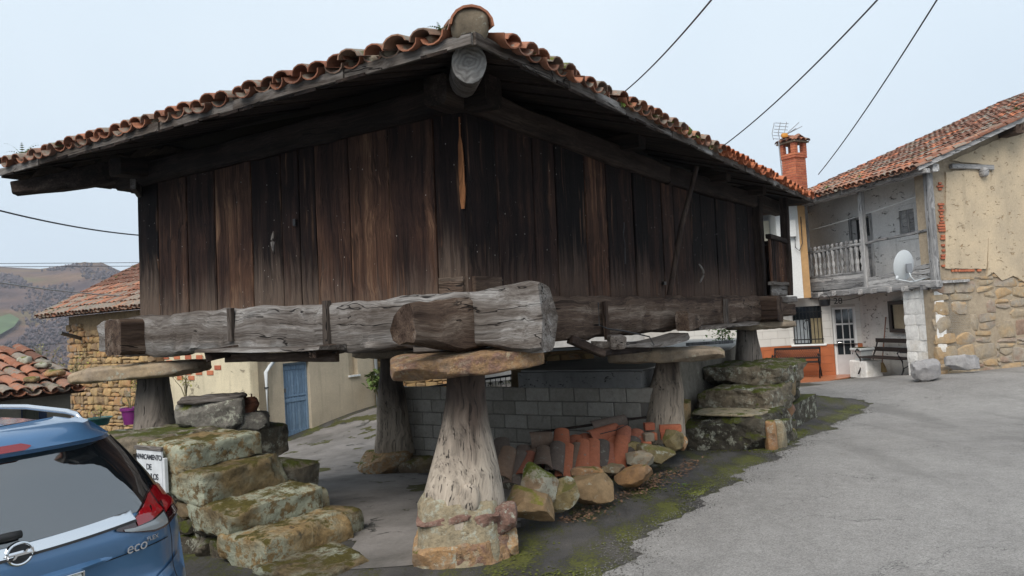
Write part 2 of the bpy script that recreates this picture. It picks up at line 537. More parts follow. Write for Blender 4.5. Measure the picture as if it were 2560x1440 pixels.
for ax in 'xyz':
    M['grey_' + ax] = wood('silvered_timber_' + ax, GR, ax, var=0.1, crack=0.9, bump=0.012)
    M['brown_' + ax] = wood('brown_timber_' + ax, BR, ax, var=0.1, crack=0.9, bump=0.012)
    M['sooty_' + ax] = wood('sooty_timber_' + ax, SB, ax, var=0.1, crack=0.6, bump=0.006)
M['inner'] = plain('dark_interior_boards', (0.012, 0.01, 0.009), 0.95)
M['rawwood'] = wood('split_orange_heartwood', [(0.3, (0.12, 0.045, 0.02)), (0.7, (0.36, 0.16, 0.07))], 'z', var=0.1, crack=0.4)
M['endgrain'] = None
def endgrain():
    m = NM('log_end_grain')
    c = m.co((1, 1, 1), rnd=False)
    r = m.node('ShaderNodeTexWave', wave_type='RINGS', rings_direction='Z', Scale=9.0, Distortion=12.0, Detail=6.0)
    m.put(r.inputs['Vector'], c)
    n = m.noise(c, 8.0, 5, 0.65)
    col = m.ramp(r.outputs['Fac'], [(0.1, (0.19, 0.18, 0.172)), (0.8, (0.26, 0.25, 0.24))])
    col = m.mix(0.8, col, m.ramp(n, [(0.3, g3(0.4)), (0.65, g3(1.25))]), 'MULTIPLY')
    return m.done(col, 0.9, r.outputs['Fac'], 0.006, 0.7)
M['endgrain'] = endgrain()
TP = [(0.0, (0.12, 0.058, 0.04)), (0.25, (0.24, 0.10, 0.06)), (0.5, (0.34, 0.145, 0.085)), (0.7, (0.29, 0.15, 0.105)), (0.85, (0.18, 0.125, 0.095)), (1.0, (0.38, 0.20, 0.125))]
M['tile_old'] = tilemat('old_roof_tile', TP, 1.0, 0.5)
M['tile'] = tilemat('roof_tile', TP, 0.35, 0.2)
TPN = [(0.0, (0.34, 0.10, 0.045)), (0.5, (0.44, 0.15, 0.07)), (1.0, (0.38, 0.12, 0.06))]
M['tile_new'] = tilemat('newer_roof_tile', TPN, 0.1, 0.02)
TPS = [(0.0, (0.10, 0.085, 0.075)), (0.22, (0.15, 0.10, 0.08)), (0.4, (0.26, 0.09, 0.055)), (0.7, (0.36, 0.125, 0.07)), (1.0, (0.28, 0.11, 0.07))]
M['tile_stack'] = tilemat('stacked_roof_tile', TPS, 0.15, 0.0)
M['mortar'] = rockmat('roof_mortar', [(0.2, (0.16, 0.13, 0.095)), (0.8, (0.30, 0.25, 0.19))], 0.2, 0.15)
M['slab'] = rockmat('orange_sandstone', [(0.30, (0.32, 0.27, 0.195)), (0.43, (0.32, 0.215, 0.145)), (0.53, (0.36, 0.225, 0.12)), (0.64, (0.25, 0.15, 0.115)), (0.8, (0.31, 0.26, 0.19))], 0.45, 0.03, rand=0.0, bump=0.06, dark=0.65, scale=2.2, lich=(0.40, 0.35, 0.25))
M['slab_grey'] = rockmat('weathered_slab', [(0.2, (0.17, 0.14, 0.11)), (0.6, (0.30, 0.24, 0.18)), (0.9, (0.36, 0.27, 0.17))], 0.25, 0.05, rand=0.3, dark=0.6)
M['mossy'] = rockmat('lichened_step_stone', [(0.2, (0.13, 0.10, 0.06)), (0.5, (0.25, 0.18, 0.09)), (0.8, (0.32, 0.215, 0.10))], 0.85, 0.42, mossc=(0.085, 0.072, 0.02), lich=(0.35, 0.38, 0.30), dark=0.85, bump=0.05, scale=1.25)
M['mossdark'] = rockmat('dark_mossy_stone', [(0.2, (0.055, 0.05, 0.04)), (0.6, (0.12, 0.105, 0.08)), (0.9, (0.20, 0.165, 0.12))], 0.5, 0.52, mossc=(0.065, 0.075, 0.014), dark=0.95, bump=0.05)
M['boulder'] = rockmat('field_stone', [(0.15, (0.17, 0.13, 0.09)), (0.4, (0.27, 0.20, 0.11)), (0.6, (0.33, 0.19, 0.09)), (0.9, (0.25, 0.15, 0.12))], 0.4, 0.4, mossc=(0.13, 0.12, 0.03), dark=0.55, bump=0.035)
M['rubble'] = rockmat('rubble_stone', [(0.1, (0.22, 0.15, 0.09)), (0.35, (0.34, 0.24, 0.13)), (0.55, (0.40, 0.27, 0.13)), (0.75, (0.34, 0.19, 0.09)), (0.95, (0.27, 0.24, 0.20))], 0.15, 0.0, dark=0.35, scale=2.0, rand=0.8)
M['rubble_joint'] = rockmat('earth_mortar', [(0.2, (0.19, 0.13, 0.075)), (0.8, (0.30, 0.21, 0.12))], 0.0, 0.05, dark=0.4, rand=0.0)
M['concrete'] = stucco('rough_concrete', (0.25, 0.25, 0.25), (0.15, 0.15, 0.15), grime=0.3, flake=((0.03, 0.03, 0.03), 9.0, 0.008))
M['block'] = rockmat('concrete_block', [(0.2, (0.25, 0.23, 0.20)), (0.8, (0.36, 0.335, 0.30))], 0.05, 0.03, dark=0.25, bump=0.006, scale=2.0)
M['blockjoint'] = plain('block_joint', (0.16, 0.145, 0.13), 0.95)
M['brick'] = rockmat('red_brick', [(0.2, (0.33, 0.10, 0.06)), (0.8, (0.45, 0.16, 0.085))], 0.0, 0.0, dark=0.25, bump=0.004, scale=3.0)
M['brickjoint'] = plain('brick_joint', (0.35, 0.24, 0.19), 0.95)
M['iron'] = plain('black_iron', (0.012, 0.012, 0.014), 0.45, 0.2, metal=0.3)
M['rust'] = plain('rusty_iron', (0.09, 0.045, 0.03), 0.8, 0.4, 20.0, metal=0.3)
M['cable'] = plain('black_cable', (0.02, 0.02, 0.022), 0.6)
M['white'] = plain('white_paint', (0.78, 0.80, 0.80), 0.6, 0.05)
M['grass'] = plain('fresh_leaf', (0.10, 0.19, 0.03), 0.6, 0.4, 30.0)
M['fern'] = plain('fern_leaf', (0.085, 0.13, 0.03), 0.6, 0.4, 30.0)
M['drygrass'] = plain('dry_stem', (0.22, 0.19, 0.11), 0.8, 0.3)
M['mosscush'] = plain('moss_cushion', (0.10, 0.115, 0.015), 0.95, 0.5, 40.0, bump=0.01)
# ------------------------------------------------------------------ ground: one sheet, shaped through surveyed heights
_cp = np.array([(0, 0, .22), (-3, 3, -.04), (3, 4.6, .1), (0.5, 5.6, .05), (-.5, 6.2, .0), (1, 8, .02), (2, 9.6, .06), (3.2, 10.4, .0), (4.6, 13, -.08),
                (7, 15, -.12), (9, 13.5, -.02), (10.5, 16.4, .16), (9.0, 16.3, .16), (11.8, 17.2, .17), (8.3, 19.8, -.16), (9.5, 22, -.28), (7, 22, -.28), (13, 17, .2), (20, 20, .2), (-1.1, 6.6, -.02), (-1.8, 8.9, -.06),
                (-2.5, 11.3, -.2), (-2.1, 12.5, -.42), (-3, 15.2, -.5), (-5.2, 18.3, -.62), (-3.7, 20, -.22), (-6, 9, -.35), (-10, 12, -.9), (-8, 5, -.2), (-12, 20, -1.2),
                (-9, 20, -.8), (-3.2, 6.5, -.06), (-2, 4.5, 0.0), (6, 6, .08), (12, 8, .15), (0, -6, .5), (-12, -6, .2), (14, -4, .6), (1.2, 10.5, -.1), (0, 11, -.3), (2, 14, -.1), (0, 18, -.2), (-22, 30, -4), (0, 32, -.5), (16, 32, 0)], float)
def _tps(r2): return np.where(r2 > 1e-9, r2 * np.log(np.maximum(r2, 1e-9)) * 0.5, 0)
_n = len(_cp)
_K = _tps(((_cp[:, None, :2] - _cp[None, :, :2]) ** 2).sum(-1)) + np.eye(_n) * 0.6
_P = np.c_[np.ones(_n), _cp[:, :2]]
_sol = np.linalg.solve(np.block([[_K, _P], [_P.T, np.zeros((3, 3))]]), np.r_[_cp[:, 2], np.zeros(3)])
def gh_np(x, y):
    x, y = np.asarray(x, float), np.asarray(y, float)
    sh = x.shape
    p = np.c_[x.ravel(), y.ravel()]
    cx, cy = np.clip(p[:, 0], -26, 24), np.clip(p[:, 1], -8, 34)
    r2 = (cx[:, None] - _cp[None, :, 0]) ** 2 + (cy[:, None] - _cp[None, :, 1]) ** 2
    z = _tps(r2) @ _sol[:_n] + _sol[_n] + cx * _sol[_n + 1] + cy * _sol[_n + 2]
    # beyond the village the land falls away to the left into the valley
    out = np.maximum(0, np.hypot(p[:, 0] - cx, p[:, 1] - cy))
    z = z - np.minimum(out * 0.16, 30) * np.clip((6 - p[:, 0]) / 20, 0, 1)
    return z.reshape(sh)
def gh(x, y): return float(gh_np(np.array([x]), np.array([y]))[0])

xs = np.unique(np.r_[-420, -300, -200, -140, -100, -70, -50, -38, -30, np.arange(-26, -9, 1.0), np.arange(-9, 12.01, 0.16), np.arange(13, 25, 1.0), 30, 40, 60, 90, 140, 220, 320, 420])
ys = np.unique(np.r_[-60, -30, -15, -8, -4, np.arange(-2, 24.01, 0.16), np.arange(25, 35, 1.0), 40, 50, 65, 90, 130, 190, 260, 340, 420])
XX, YY = np.meshgrid(xs, ys)
ZZ = gh_np(XX, YY)
vv = np.c_[XX.ravel(), YY.ravel(), ZZ.ravel()]
fine = (np.abs(XX) < 12) & (YY < 24)
rel = np.array([noise.noise(V((x * 1.7, y * 1.7, 0))) * 0.012 if f_ else 0 for x, y, f_ in zip(XX.ravel(), YY.ravel(), fine.ravel())])
vv[:, 2] += rel
nx_, ny_ = len(xs), len(ys)
ff = [(j * nx_ + i, j * nx_ + i + 1, (j + 1) * nx_ + i + 1, (j + 1) * nx_ + i) for j in range(ny_ - 1) for i in range(nx_ - 1)]

def ground_mat():
    m = NM('old_mossy_asphalt')
    c = m.co((1, 1, 1), rnd=False)
    grit = m.noise(c, 120.0, 3, 0.75)
    stone = m.voro(c, 75.0)
    n1 = m.noise(c, 0.9, 6, 0.6)
    n2 = m.noise(c, 5.0, 6, 0.68)
    col = m.ramp(n1, [(0.35, (0.045, 0.044, 0.046)), (0.65, (0.095, 0.088, 0.082))])
    col = m.mix(0.75, col, m.ramp(grit, [(0.3, g3(0.45)), (0.68, g3(1.6))]), 'MULTIPLY')
    col = m.mix(m.math('MULTIPLY', m.math('SUBTRACT', 1.0, m.step(stone, 0.10, 0.22)), m.step(n2, 0.5, 0.62)), col, (0.26, 0.25, 0.22))
    # moss runs in bands parallel to the road edge
    mp = m.node('ShaderNodeMapping'); m.put(mp.inputs['Vector'], c)
    mp.inputs['Rotation'].default_value = (0, 0, 0.40)
    mp.inputs['Scale'].default_value = (1.5, 0.42, 1)
    nb = m.noise(mp.outputs['Vector'], 1.5, 7, 0.68)
    nf = m.noise(c, 34.0, 4, 0.8)
    at_ = m.node('ShaderNodeAttribute', attribute_name='moss_band')
    mm = m.math('ADD', nb, m.math('MULTIPLY', m.math('SUBTRACT', nf, 0.5), 0.8))
    mm = m.math('ADD', mm, m.math('MULTIPLY', at_.outputs['Fac'], 0.15))
    mf = m.step(mm, 0.47, 0.66)
    col = m.mix(m.math('MULTIPLY', mf, 0.9), col, m.mix(nf, (0.03, 0.038, 0.008), (0.16, 0.165, 0.03)))
    wet = m.step(m.noise(mp.outputs['Vector'], 1.1, 4, 0.5), 0.52, 0.64)
    rgh = m.math('SUBTRACT', 0.92, m.math('MULTIPLY', wet, 0.4))
    col = m.mix(m.math('MULTIPLY', m.math('MULTIPLY', wet, m.math('SUBTRACT', 1.0, mf)), 0.5), col, (0.02, 0.02, 0.023))
    h = m.math('ADD', m.math('MULTIPLY', grit, 0.6), m.math('ADD', m.math('MULTIPLY', n2, 1.0), m.math('MULTIPLY', mf, 0.8)))
    return m.done(col, rgh, h, 0.014, 0.9, spec=0.3)
M['ground'] = ground_mat()
me = bpy.data.meshes.new('ground')
me.from_pydata(vv.tolist(), [], ff)
me.materials.append(M['ground'])
me.polygons.foreach_set('use_smooth', [True] * len(me.polygons))
ground = link('ground', me)
tag(ground, 'dark mossy strip of old asphalt beside the road, running on to the horizon', None, kind='structure')

def sheet(name, inside, x0, x1, y0, y1, st, lift, mat, label, zfn=None):
    """a flush layer on the ground: cells of a fine grid that lie inside a ragged outline"""
    gx, gy = np.arange(x0, x1 + st, st), np.arange(y0, y1 + st, st)
    A, B_ = np.meshgrid(gx, gy)
    Z = gh_np(A, B_) + lift
    idx = {}; vs_ = []; fs = []
    def vid(j, i):
        if (j, i) not in idx:
            x, y = gx[i], gy[j]
            r = noise.noise(V((x * 1.7, y * 1.7, 0))) * 0.012 if abs(x) < 12 and y < 24 else 0
            idx[(j, i)] = len(vs_); vs_.append((x, y, Z[j, i] + r))
        return idx[(j, i)]
    for j in range(len(gy) - 1):
        for i in range(len(gx) - 1):
            if inside(gx[i] + st / 2, gy[j] + st / 2):
                fs.append((vid(j, i), vid(j, i + 1), vid(j + 1, i + 1), vid(j + 1, i)))
    me = bpy.data.meshes.new(name)
    me.from_pydata(vs_, [], fs)
    me.materials.append(mat)
    me.polygons.foreach_set('use_smooth', [True] * len(me.polygons))
    o = link(name, me)
    tag(o, label, None, kind='structure')
    return o
def inpoly(poly):
    P = [(p[0], p[1]) for p in poly]
    def f(x, y):
        c = False
        for i in range(len(P)):
            (x0, y0), (x1, y1) = P[i], P[i - 1]
            if (y0 > y) != (y1 > y) and x < (x1 - x0) * (y - y0) / (y1 - y0) + x0: c = not c
        return c
    return f

_re0 = [(-1.3, 2.6), (-0.2, 4.2), (0.45, 5.6), (1.12, 6.75), (2.25, 8.3), (3.85, 10.7), (5.4, 12.9), (6.9, 15.0)]
_ma = ground.data.attributes.new('moss_band', 'FLOAT', 'POINT')
_mv = []
for x, y, z in vv:
    k = 0.0
    if 2.6 < y < 15:
        rx0 = float(np.interp(y, [p_[1] for p_ in _re0], [p_[0] for p_ in _re0]))
        dd_ = (rx0 - x) * 0.8
        k = math.exp(-((dd_ - 0.16) / 0.2) ** 2) * (0.75 + 0.6 * noise.noise(V((x * 0.8, y * 0.8, 9)))) - 0.55 * math.exp(-((dd_ - 0.52) / 0.13) ** 2) + 0.45 * math.exp(-((dd_ - 0.85) / 0.2) ** 2)
    _mv.append(k)
_ma.data.foreach_set('value', _mv)

def asphalt():
    m = NM('worn_grey_asphalt')
    c = m.co((1, 1, 1), rnd=False)
    grit = m.noise(c, 60.0, 5, 0.85)
    mid = m.noise(c, 9.0, 6, 0.7)
    v = m.voro(c, 110.0, out='Color')
    vs1 = m.sep(v)[0]
    n1 = m.noise(c, 0.35, 5, 0.6)
    n2 = m.noise(c, 2.3, 6, 0.65)
    col = m.ramp(m.math('ADD', m.math('MULTIPLY', n1, 0.6), m.math('MULTIPLY', n2, 0.4)), [(0.34, (0.20, 0.192, 0.186)), (0.5, (0.255, 0.246, 0.238)), (0.66, (0.30, 0.29, 0.28))])
    col = m.mix(0.8, col, m.ramp(grit, [(0.28, g3(0.55)), (0.5, g3(0.98)), (0.72, g3(1.35))]), 'MULTIPLY')
    col = m.mix(0.55, col, m.ramp(vs1, [(0.0, g3(0.55)), (0.5, g3(1.0)), (1.0, g3(1.4))]), 'MULTIPLY')
    col = m.mix(0.5, col, m.ramp(mid, [(0.3, g3(0.78)), (0.7, g3(1.2))]), 'MULTIPLY')
    # tyre-darkened drifts along the road, a reddish iron bleed by the verge
    mp = m.node('ShaderNodeMapping'); m.put(mp.inputs['Vector'], c)
    mp.inputs['Rotation'].default_value = (0, 0, 0.42)
    mp.inputs['Scale'].default_value = (0.9, 0.14, 1)
    dr = m.noise(mp.outputs['Vector'], 1.2, 5, 0.6)
    col = m.mix(m.math('MULTIPLY', m.step(dr, 0.48, 0.68), 0.5), col, (0.13, 0.125, 0.12))
    crk = m.noise(c, 0.8, 6, 0.6, 0.8)
    ln = m.math('SUBTRACT', 1.0, m.step(m.math('ABSOLUTE', m.math('SUBTRACT', crk, 0.47)), 0.0, 0.004))
    gate = m.step(m.noise(c, 0.5, 2), 0.50, 0.58)
    col = m.mix(m.math('MULTIPLY', m.math('MULTIPLY', ln, gate), 0.7), col, (0.04, 0.04, 0.04))
    h = m.math('ADD', grit, m.math('MULTIPLY', vs1, 0.6))
    return m.done(col, 0.9, h, 0.006, 0.8, spec=0.25)
M['asphalt'] = asphalt()
def edge_noise(x, y): return 0.16 * noise.noise(V((x * 1.1, y * 1.1, 3))) + 0.10 * noise.noise(V((x * 3.7, y * 3.7, 5))) + 0.05 * noise.noise(V((x * 11, y * 11, 7)))
# left edge of the road as read on the ground
_re = [(-1.3, 2.6), (-0.2, 4.2), (0.45, 5.6), (1.12, 6.75), (2.25, 8.3), (3.85, 10.7), (5.4, 12.9), (6.9, 15.0), (6.4, 16.6), (5.6, 17.6), (3.5, 19.2), (1.0, 21.5)]
def road_x(y):
    for (xa, ya), (xb_, yb_) in zip(_re, _re[1:]):
        if ya <= y <= yb_: return xa + (xb_ - xa) * (y - ya) / (yb_ - ya)
    return -2.2 if y < 2.6 else 99
def in_road(x, y):
    return x > road_x(y) + edge_noise(x, y) and y < 20.0 + 0.25 * (x - 8) * (x > 8) + 0.15 * noise.noise(V((x, 0, 0)))
rv, rf = [], []
yr = np.concatenate([np.arange(0.0, 4.0, 0.1), np.arange(4.0, 13.0, 0.022), np.arange(13.0, 21.4, 0.06)])
cu_ = np.concatenate([[0, 0.03, 0.08, 0.16], np.linspace(0.3, 26, 60)])
A_ = []
for y in yr:
    x0 = road_x(y)
    x0 += 1.5 * edge_noise(x0, y) + 0.03 * noise.noise(V((x0 * 30, y * 30, 1)))
    A_.append([(min(x0 + c_, 24.0), y) for c_ in cu_])
A_ = np.array(A_)
Zr = gh_np(A_[..., 0], A_[..., 1]) + 0.006
for j in range(len(yr)):
    for i in range(len(cu_)):
        x, y = A_[j, i]
        r_ = noise.noise(V((x * 1.7, y * 1.7, 0))) * 0.012 if abs(x) < 12 and y < 24 else 0
        rv.append((x, y, Zr[j, i] + r_))
nc = len(cu_)
for j in range(len(yr) - 1):
    for i in range(nc - 1):
        x, y = A_[j, i]
        if A_[j, i + 1, 0] - x < 1e-6: continue
        if y > 20.0 + 0.25 * (x - 8) * (x > 8) - 1.6 * (x < 7.2): continue
        rf.append((j * nc + i, j * nc + i + 1, (j + 1) * nc + i + 1, (j + 1) * nc + i))
me = bpy.data.meshes.new('road'); me.from_pydata(rv, [], rf); me.materials.append(M['asphalt'])
me.polygons.foreach_set('use_smooth', [True] * len(me.polygons))
tag(link('road', me), 'worn grey asphalt road rising past the granary to the houses', None, kind='structure')

M['alley'] = stucco('worn_concrete_lane', (0.23, 0.215, 0.205), (0.115, 0.108, 0.10), patch=(0.075, 0.075, 0.03), pscale=0.9, pth=0.58, grime=0.15, bump=0.02, flake=((0.05, 0.05, 0.045), 1.6, 0.006))
_al = [(-1.5, 6.2), (-0.85, 6.35), (-0.15, 7.2), (0.25, 8.6), (-0.3, 10.2), (-1.6, 11.7), (-1.9, 13.6), (-1.6, 17.0), (-2.8, 20.6), (-3.9, 20.4), (-5.75, 17.9), (-6.2, 17.0), (-4.3, 13.0), (-2.9, 10.0), (-1.9, 8.0), (-1.6, 7.0)]
_ina = inpoly(_al)
sheet('alley', lambda x, y: _ina(x + 0.8 * edge_noise(x, y), y + 0.8 * edge_noise(y, x)), -7.0, 0.0, 6.4, 21.0, 0.05, 0.006, M['alley'], 'worn concrete lane sloping down behind the granary to the blue door')

# ------------------------------------------------------------------ hills across the valley
_rg = [(-1.5, 40), (-0.9, 70), (-0.693, 83), (-0.644, 86.4), (-0.5915, 89), (-0.554, 86), (-0.527, 90), (-0.509, 93), (-0.501, 90.5), (-0.495, 93), (-0.475, 82), (-0.454, 73), (-0.411, 62), (-0.343, 53), (0, 45), (0.5, 30), (0.9, 20)]
def RIDGE(az): return float(np.interp(az, [r_[0] for r_ in _rg], [r_[1] for r_ in _rg]))
def hill_h(az, d):
    """height of the land at azimuth az (0 = straight ahead, radians, left negative) and distance d"""
    pk = RIDGE(az)
    t = max(0, min(1, (d - 330) / 690))
    base = -48 + (pk + 48) * (t * t * (3 - 2 * t)) ** 0.85
    if d > 1020: base = pk - (d - 1020) * 0.12
    x, y = d * math.sin(az), d * math.cos(az)
    rid = noise.fractal(V((x * 0.004, y * 0.004, 1.0)), 1.0, 2.1, 5)
    return base + rid * 20 * min(1, t * 2 + 0.1) * max(0.05, min(1, (960 - d) / 420))
azs = np.arange(-1.5, 0.9, 0.0055)
ds = [260, 300] + list(np.arange(330, 1060, 12)) + [1080, 1120, 1200]
vs_ = [(d * math.sin(a), d * math.cos(a), hill_h(a, d)) for d in ds for a in azs]
na = len(azs)
fs = [(j * na + i, j * na + i + 1, (j + 1) * na + i + 1, (j + 1) * na + i) for j in range(len(ds) - 1) for i in range(na - 1)]
def hill_mat():
    m = NM('winter_hillside')
    c = m.co((1, 1, 1), rnd=False)
    n1 = m.noise(c, 0.012, 6, 0.6)
    n2 = m.noise(c, 0.06, 6, 0.7)
    col = m.ramp(n1, [(0.34, (0.075, 0.056, 0.058)), (0.46, (0.115, 0.083, 0.075)), (0.56, (0.17, 0.11, 0.075)), (0.68, (0.115, 0.12, 0.06))])
    col = m.mix(0.7, col, m.ramp(n2, [(0.3, g3(0.5)), (0.7, g3(1.4))]), 'MULTIPLY')
    z = m.sep(c)[2]
    up = m.step(m.math('ADD', z, m.math('MULTIPLY', m.math('SUBTRACT', n1, 0.5), 120.0)), 58.0, 92.0)
    col = m.mix(m.math('MULTIPLY', up, 0.75), col, m.mix(n2, (0.13, 0.085, 0.06), (0.20, 0.15, 0.09)))
    return m.done(col, 1.0, n2, 3.0, 1.0, spec=0.0)
M['hill'] = hill_mat()
me = bpy.data.meshes.new('hills')
me.from_pydata(vs_, [], fs)
me.materials.append(M['hill'])
me.polygons.foreach_set('use_smooth', [True] * len(me.polygons))
o = link('hills', me)
tag(o, 'wooded brown hillside across the valley under the sky', None, kind='structure')
# a green meadow on the slope
M['meadow'] = plain('meadow_grass', (0.085, 0.125, 0.05), 0.95, 0.3, 0.05)
mv = []
for (da, dd) in [(-0.020, 0), (-0.006, 16), (0.012, 22), (0.022, 10), (0.016, -12), (0.006, -24), (-0.004, -38), (-0.018, -46), (-0.03, -20)]:
    a, d = -0.594 + da * 0.85, 622 + dd * 1.1
    mv.append((a, d))
ca, cd = -0.594, 616
verts = [(cd * math.sin(ca), cd * math.cos(ca), hill_h(ca, cd) + 2.5)]
rings = 6
for k in range(1, rings + 1):
    for a, d in mv:
        aa, dd = ca + (a - ca) * k / rings, cd + (d - cd) * k / rings
        verts.append((dd * math.sin(aa), dd * math.cos(aa), hill_h(aa, dd) + 2.5))
nm = len(mv)
fs = [(0, 1 + i, 1 + (i + 1) % nm) for i in range(nm)]
for k in range(rings - 1):
    for i in range(nm):
        a_, b_ = 1 + k * nm + i, 1 + k * nm + (i + 1) % nm
        fs.append((a_, a_ + nm, b_ + nm, b_))
mb = MB(); mb.add(verts, fs)
o = mb.build('meadow', M['meadow'], None, True)
tag(o, 'small bright green meadow on the far hillside', None, kind='structure')
# bare winter woodland covering the slopes, seen as one mass
wr = random.Random(3)
tv, tf = [], []
ico = [V(p).normalized() for p in ((0, 0, 1), (0.9, 0, 0.3), (0.28, 0.86, 0.3), (-0.73, 0.53, 0.3), (-0.73, -0.53, 0.3), (0.28, -0.86, 0.3), (0, 0, -1))]
icf = [(0, 1, 2), (0, 2, 3), (0, 3, 4), (0, 4, 5), (0, 5, 1), (6, 2, 1), (6, 3, 2), (6, 4, 3), (6, 5, 4), (6, 1, 5)]
for k in range(15000):
    a = wr.uniform(-0.74, -0.36)
    d = 430 + 420 * wr.random() ** 0.7
    if noise.noise(V((a * 24, d * 0.011, 0))) + wr.uniform(-0.25, 0.25) < (d - 620) / 700: continue
    ma, md = a + 0.594, d - 616
    if (ma / 0.026) ** 2 + (md / 52) ** 2 < 1: continue
    s = wr.uniform(0.7, 1.6)
    c = V((d * math.sin(a), d * math.cos(a), hill_h(a, d) + s * 0.8))
    o_ = len(tv)
    for p in ico:
        tv.append(c + V((p.x * s * wr.uniform(0.7, 1.2), p.y * s * wr.uniform(0.7, 1.2), p.z * s * wr.uniform(1.0, 1.7))))
    tf += [(x + o_, y + o_, z + o_) for x, y, z in icf]
M['twigs'] = plain('bare_twig_crowns', (0.10, 0.082, 0.085), 1.0, 0.45, 0.2, spec=0.0)
mb = MB(); mb.add(tv, tf)
o = mb.build('far_woodland', M['twigs'], None)
tag(o, 'bare grey-violet winter woodland on the far hillside', None, kind='stuff')
# ------------------------------------------------------------------ the granary on its stone-capped pillars
_ty, _tx = 0.0187, -0.0023
_tilt = Matrix.Rotation(_ty, 3, 'Y') @ Matrix.Rotation(_tx, 3, 'X')
_gm = Matrix((_tilt @ UR, _tilt @ UL, _tilt @ V((0, 0, 1)))).transposed().to_4x4()
_gm.translation = G0
gran = empty('granary', _gm)
tag(gran, 'old dark wooden raised granary with tiled hip roof, standing on stone-capped pillars', 'granary')
LX, LY = 8.15, 5.0

def plank(axis, a0, a1, z0, z1, mat, off=0.0, th=0.045, seed=0.0, parent=gran, name='wall_plank', zb=0.01, base=0.0):
    """upright board of a wall; axis 'y': the wall x=base, 'x': the wall y=base"""
    n = 7
    rings = []
    g = 0.004 + 0.006 * rng.random()
    for i in range(n + 1):
        t = i / n
        z = z0 + (z1 - z0) * t
        l = a0 + g + 0.006 * nz((a0, z * 1.3, 0), 1.5, seed)
        r = a1 - g + 0.006 * nz((a1, z * 1.3, 0), 1.5, seed + 4)
        d0 = base - off + 0.004 * nz((a0, z, 2), 2.0, seed)
        c = 0.007
        if i == 0:
            zz = [z0 + zb * nz((k * 3.1, a0, 0), 2.0, seed) for k in range(6)]
        else: zz = [z] * 6
        mid = (l + r) / 2
        pts = [(d0 + th, l), (d0 + c, l), (d0, l + c * 1.5), (d0 - 0.002, mid), (d0, r - c * 1.5), (d0 + c, r), (d0 + th, r)]
        zz = zz + [zz[-1]]
        if axis == 'y': rings.append([(d, a, zq) for (d, a), zq in zip(pts, zz)])
        else: rings.append([(a, d, zq) for (d, a), zq in zip(pts, zz)])
    return MB().loft(rings).build(name, mat, parent, fix=True)

yb = [0.0, 0.324, 0.853, 1.379, 1.85, 2.095, 2.356, 2.842, 3.471, 3.994, 4.572, 5.005]
for i in range(len(yb) - 1):
    plank('y', yb[i], yb[i + 1], 0.19, 1.82, M['plank'], off=0.006 * (i % 2) + 0.018 * rng.random(), seed=i)
xb = [0.0, 0.452, 1.07, 1.49, 2.1, 2.59, 2.84, 3.3, 3.675, 4.15, 4.54, 5.165, 5.56, 6.187, 6.704, 7.16, 7.5, 7.8, 8.12]
for i in range(len(xb) - 1):
    ztop = 1.80 - 0.13 * math.sin(math.pi * xb[i] / 9.5)
    plank('x', xb[i], xb[i + 1], 0.17, ztop, M['plank_road'], off=0.006 * (i % 2) + 0.018 * rng.random(), seed=i + 40)
for y0, y1, zt in ((0.02, 0.30, 0.36),):        # patch boards at the foot of the corner
    plank('y', y0, y1, 0.15, zt, M['brown_y'], off=0.05, seed=91, name='patch_board', zb=0.0)
plank('x', 0.02, 0.44, 0.16, 0.36, M['brown_x'], off=0.05, seed=92, name='patch_board', zb=0.0)
# heartwood showing in the split corner board
sp = []
for i in range(11):
    t = i / 10
    z = 0.93 + 0.78 * t
    w = 0.026 * (math.sin(math.pi * min(1, t * 1.15 + 0.08)) ** 0.6) * (1 + 0.4 * nz((z * 9, 0, 0), 1, 3)) + 0.003
    c = -0.012 + 0.012 * nz((z * 5, 1, 0), 1, 5)
    sp.append([(-0.0325, c + 0.02 - w, z), (-0.036, c + 0.02, z), (-0.0325, c + 0.02 + w, z), (-0.02, c + 0.02 + w, z), (-0.02, c + 0.02 - w, z)])
MB().loft(sp).build('split_heartwood', M['rawwood'], gran, fix=True)
# hidden sides and the dark inside
b = MB(); b.box(0.06, LX - 0.02, 0.06, LY - 0.02, 0.05, 1.95)
b.build('inner_wall', M['inner'], gran)

# sill beams: each runs past the corner it is notched into
def wf_l(t):
    y = -0.70 + 6.63 * t
    e = max(0, (-0.05 - y) / 0.65)
    f = max(0, (y - 5.1) / 0.82)
    return 1 - 0.42 * e ** 2 - 0.1 * f, 1 + 0.12 * e ** 1.3 - 0.12 * e ** 7 - 0.30 * f
mb = beam_geo(MB(), (0.07, -0.70, -0.005), (0.07, 5.93, -0.045), 0.36, 0.47, seg=90, amp=0.045, seed=2, b=0.10, wf=wf_l, ends=1.3)
mb.build('sill_beam', M['grey_y'], gran, smooth=50, fix=True)
def wf_r(t):
    x = -0.72 + 9.05 * t
    e = max(0, (-0.15 - x) / 0.57)
    return 1 - 0.35 * e, 1 - 0.42 * e ** 1.6
mb = beam_geo(MB(), (-0.72, 0.06, -0.045), (8.33, 0.06, -0.01), 0.34, 0.44, seg=90, amp=0.04, seed=5, b=0.10, wf=wf_r, ends=1.8)
mb.build('sill_beam', M['brown_x'], gran, smooth=50, fix=True)
beam('sill_beam', (LX - 0.1, -0.4, -0.03), (LX - 0.1, 5.5, -0.03), 0.34, 0.42, M['brown_y'], gran, seg=20, amp=0.03, seed=7)
beam('sill_beam', (-0.4, LY - 0.1, -0.04), (8.6, LY - 0.1, -0.03), 0.34, 0.42, M['brown_x'], gran, seg=20, amp=0.03, seed=8)
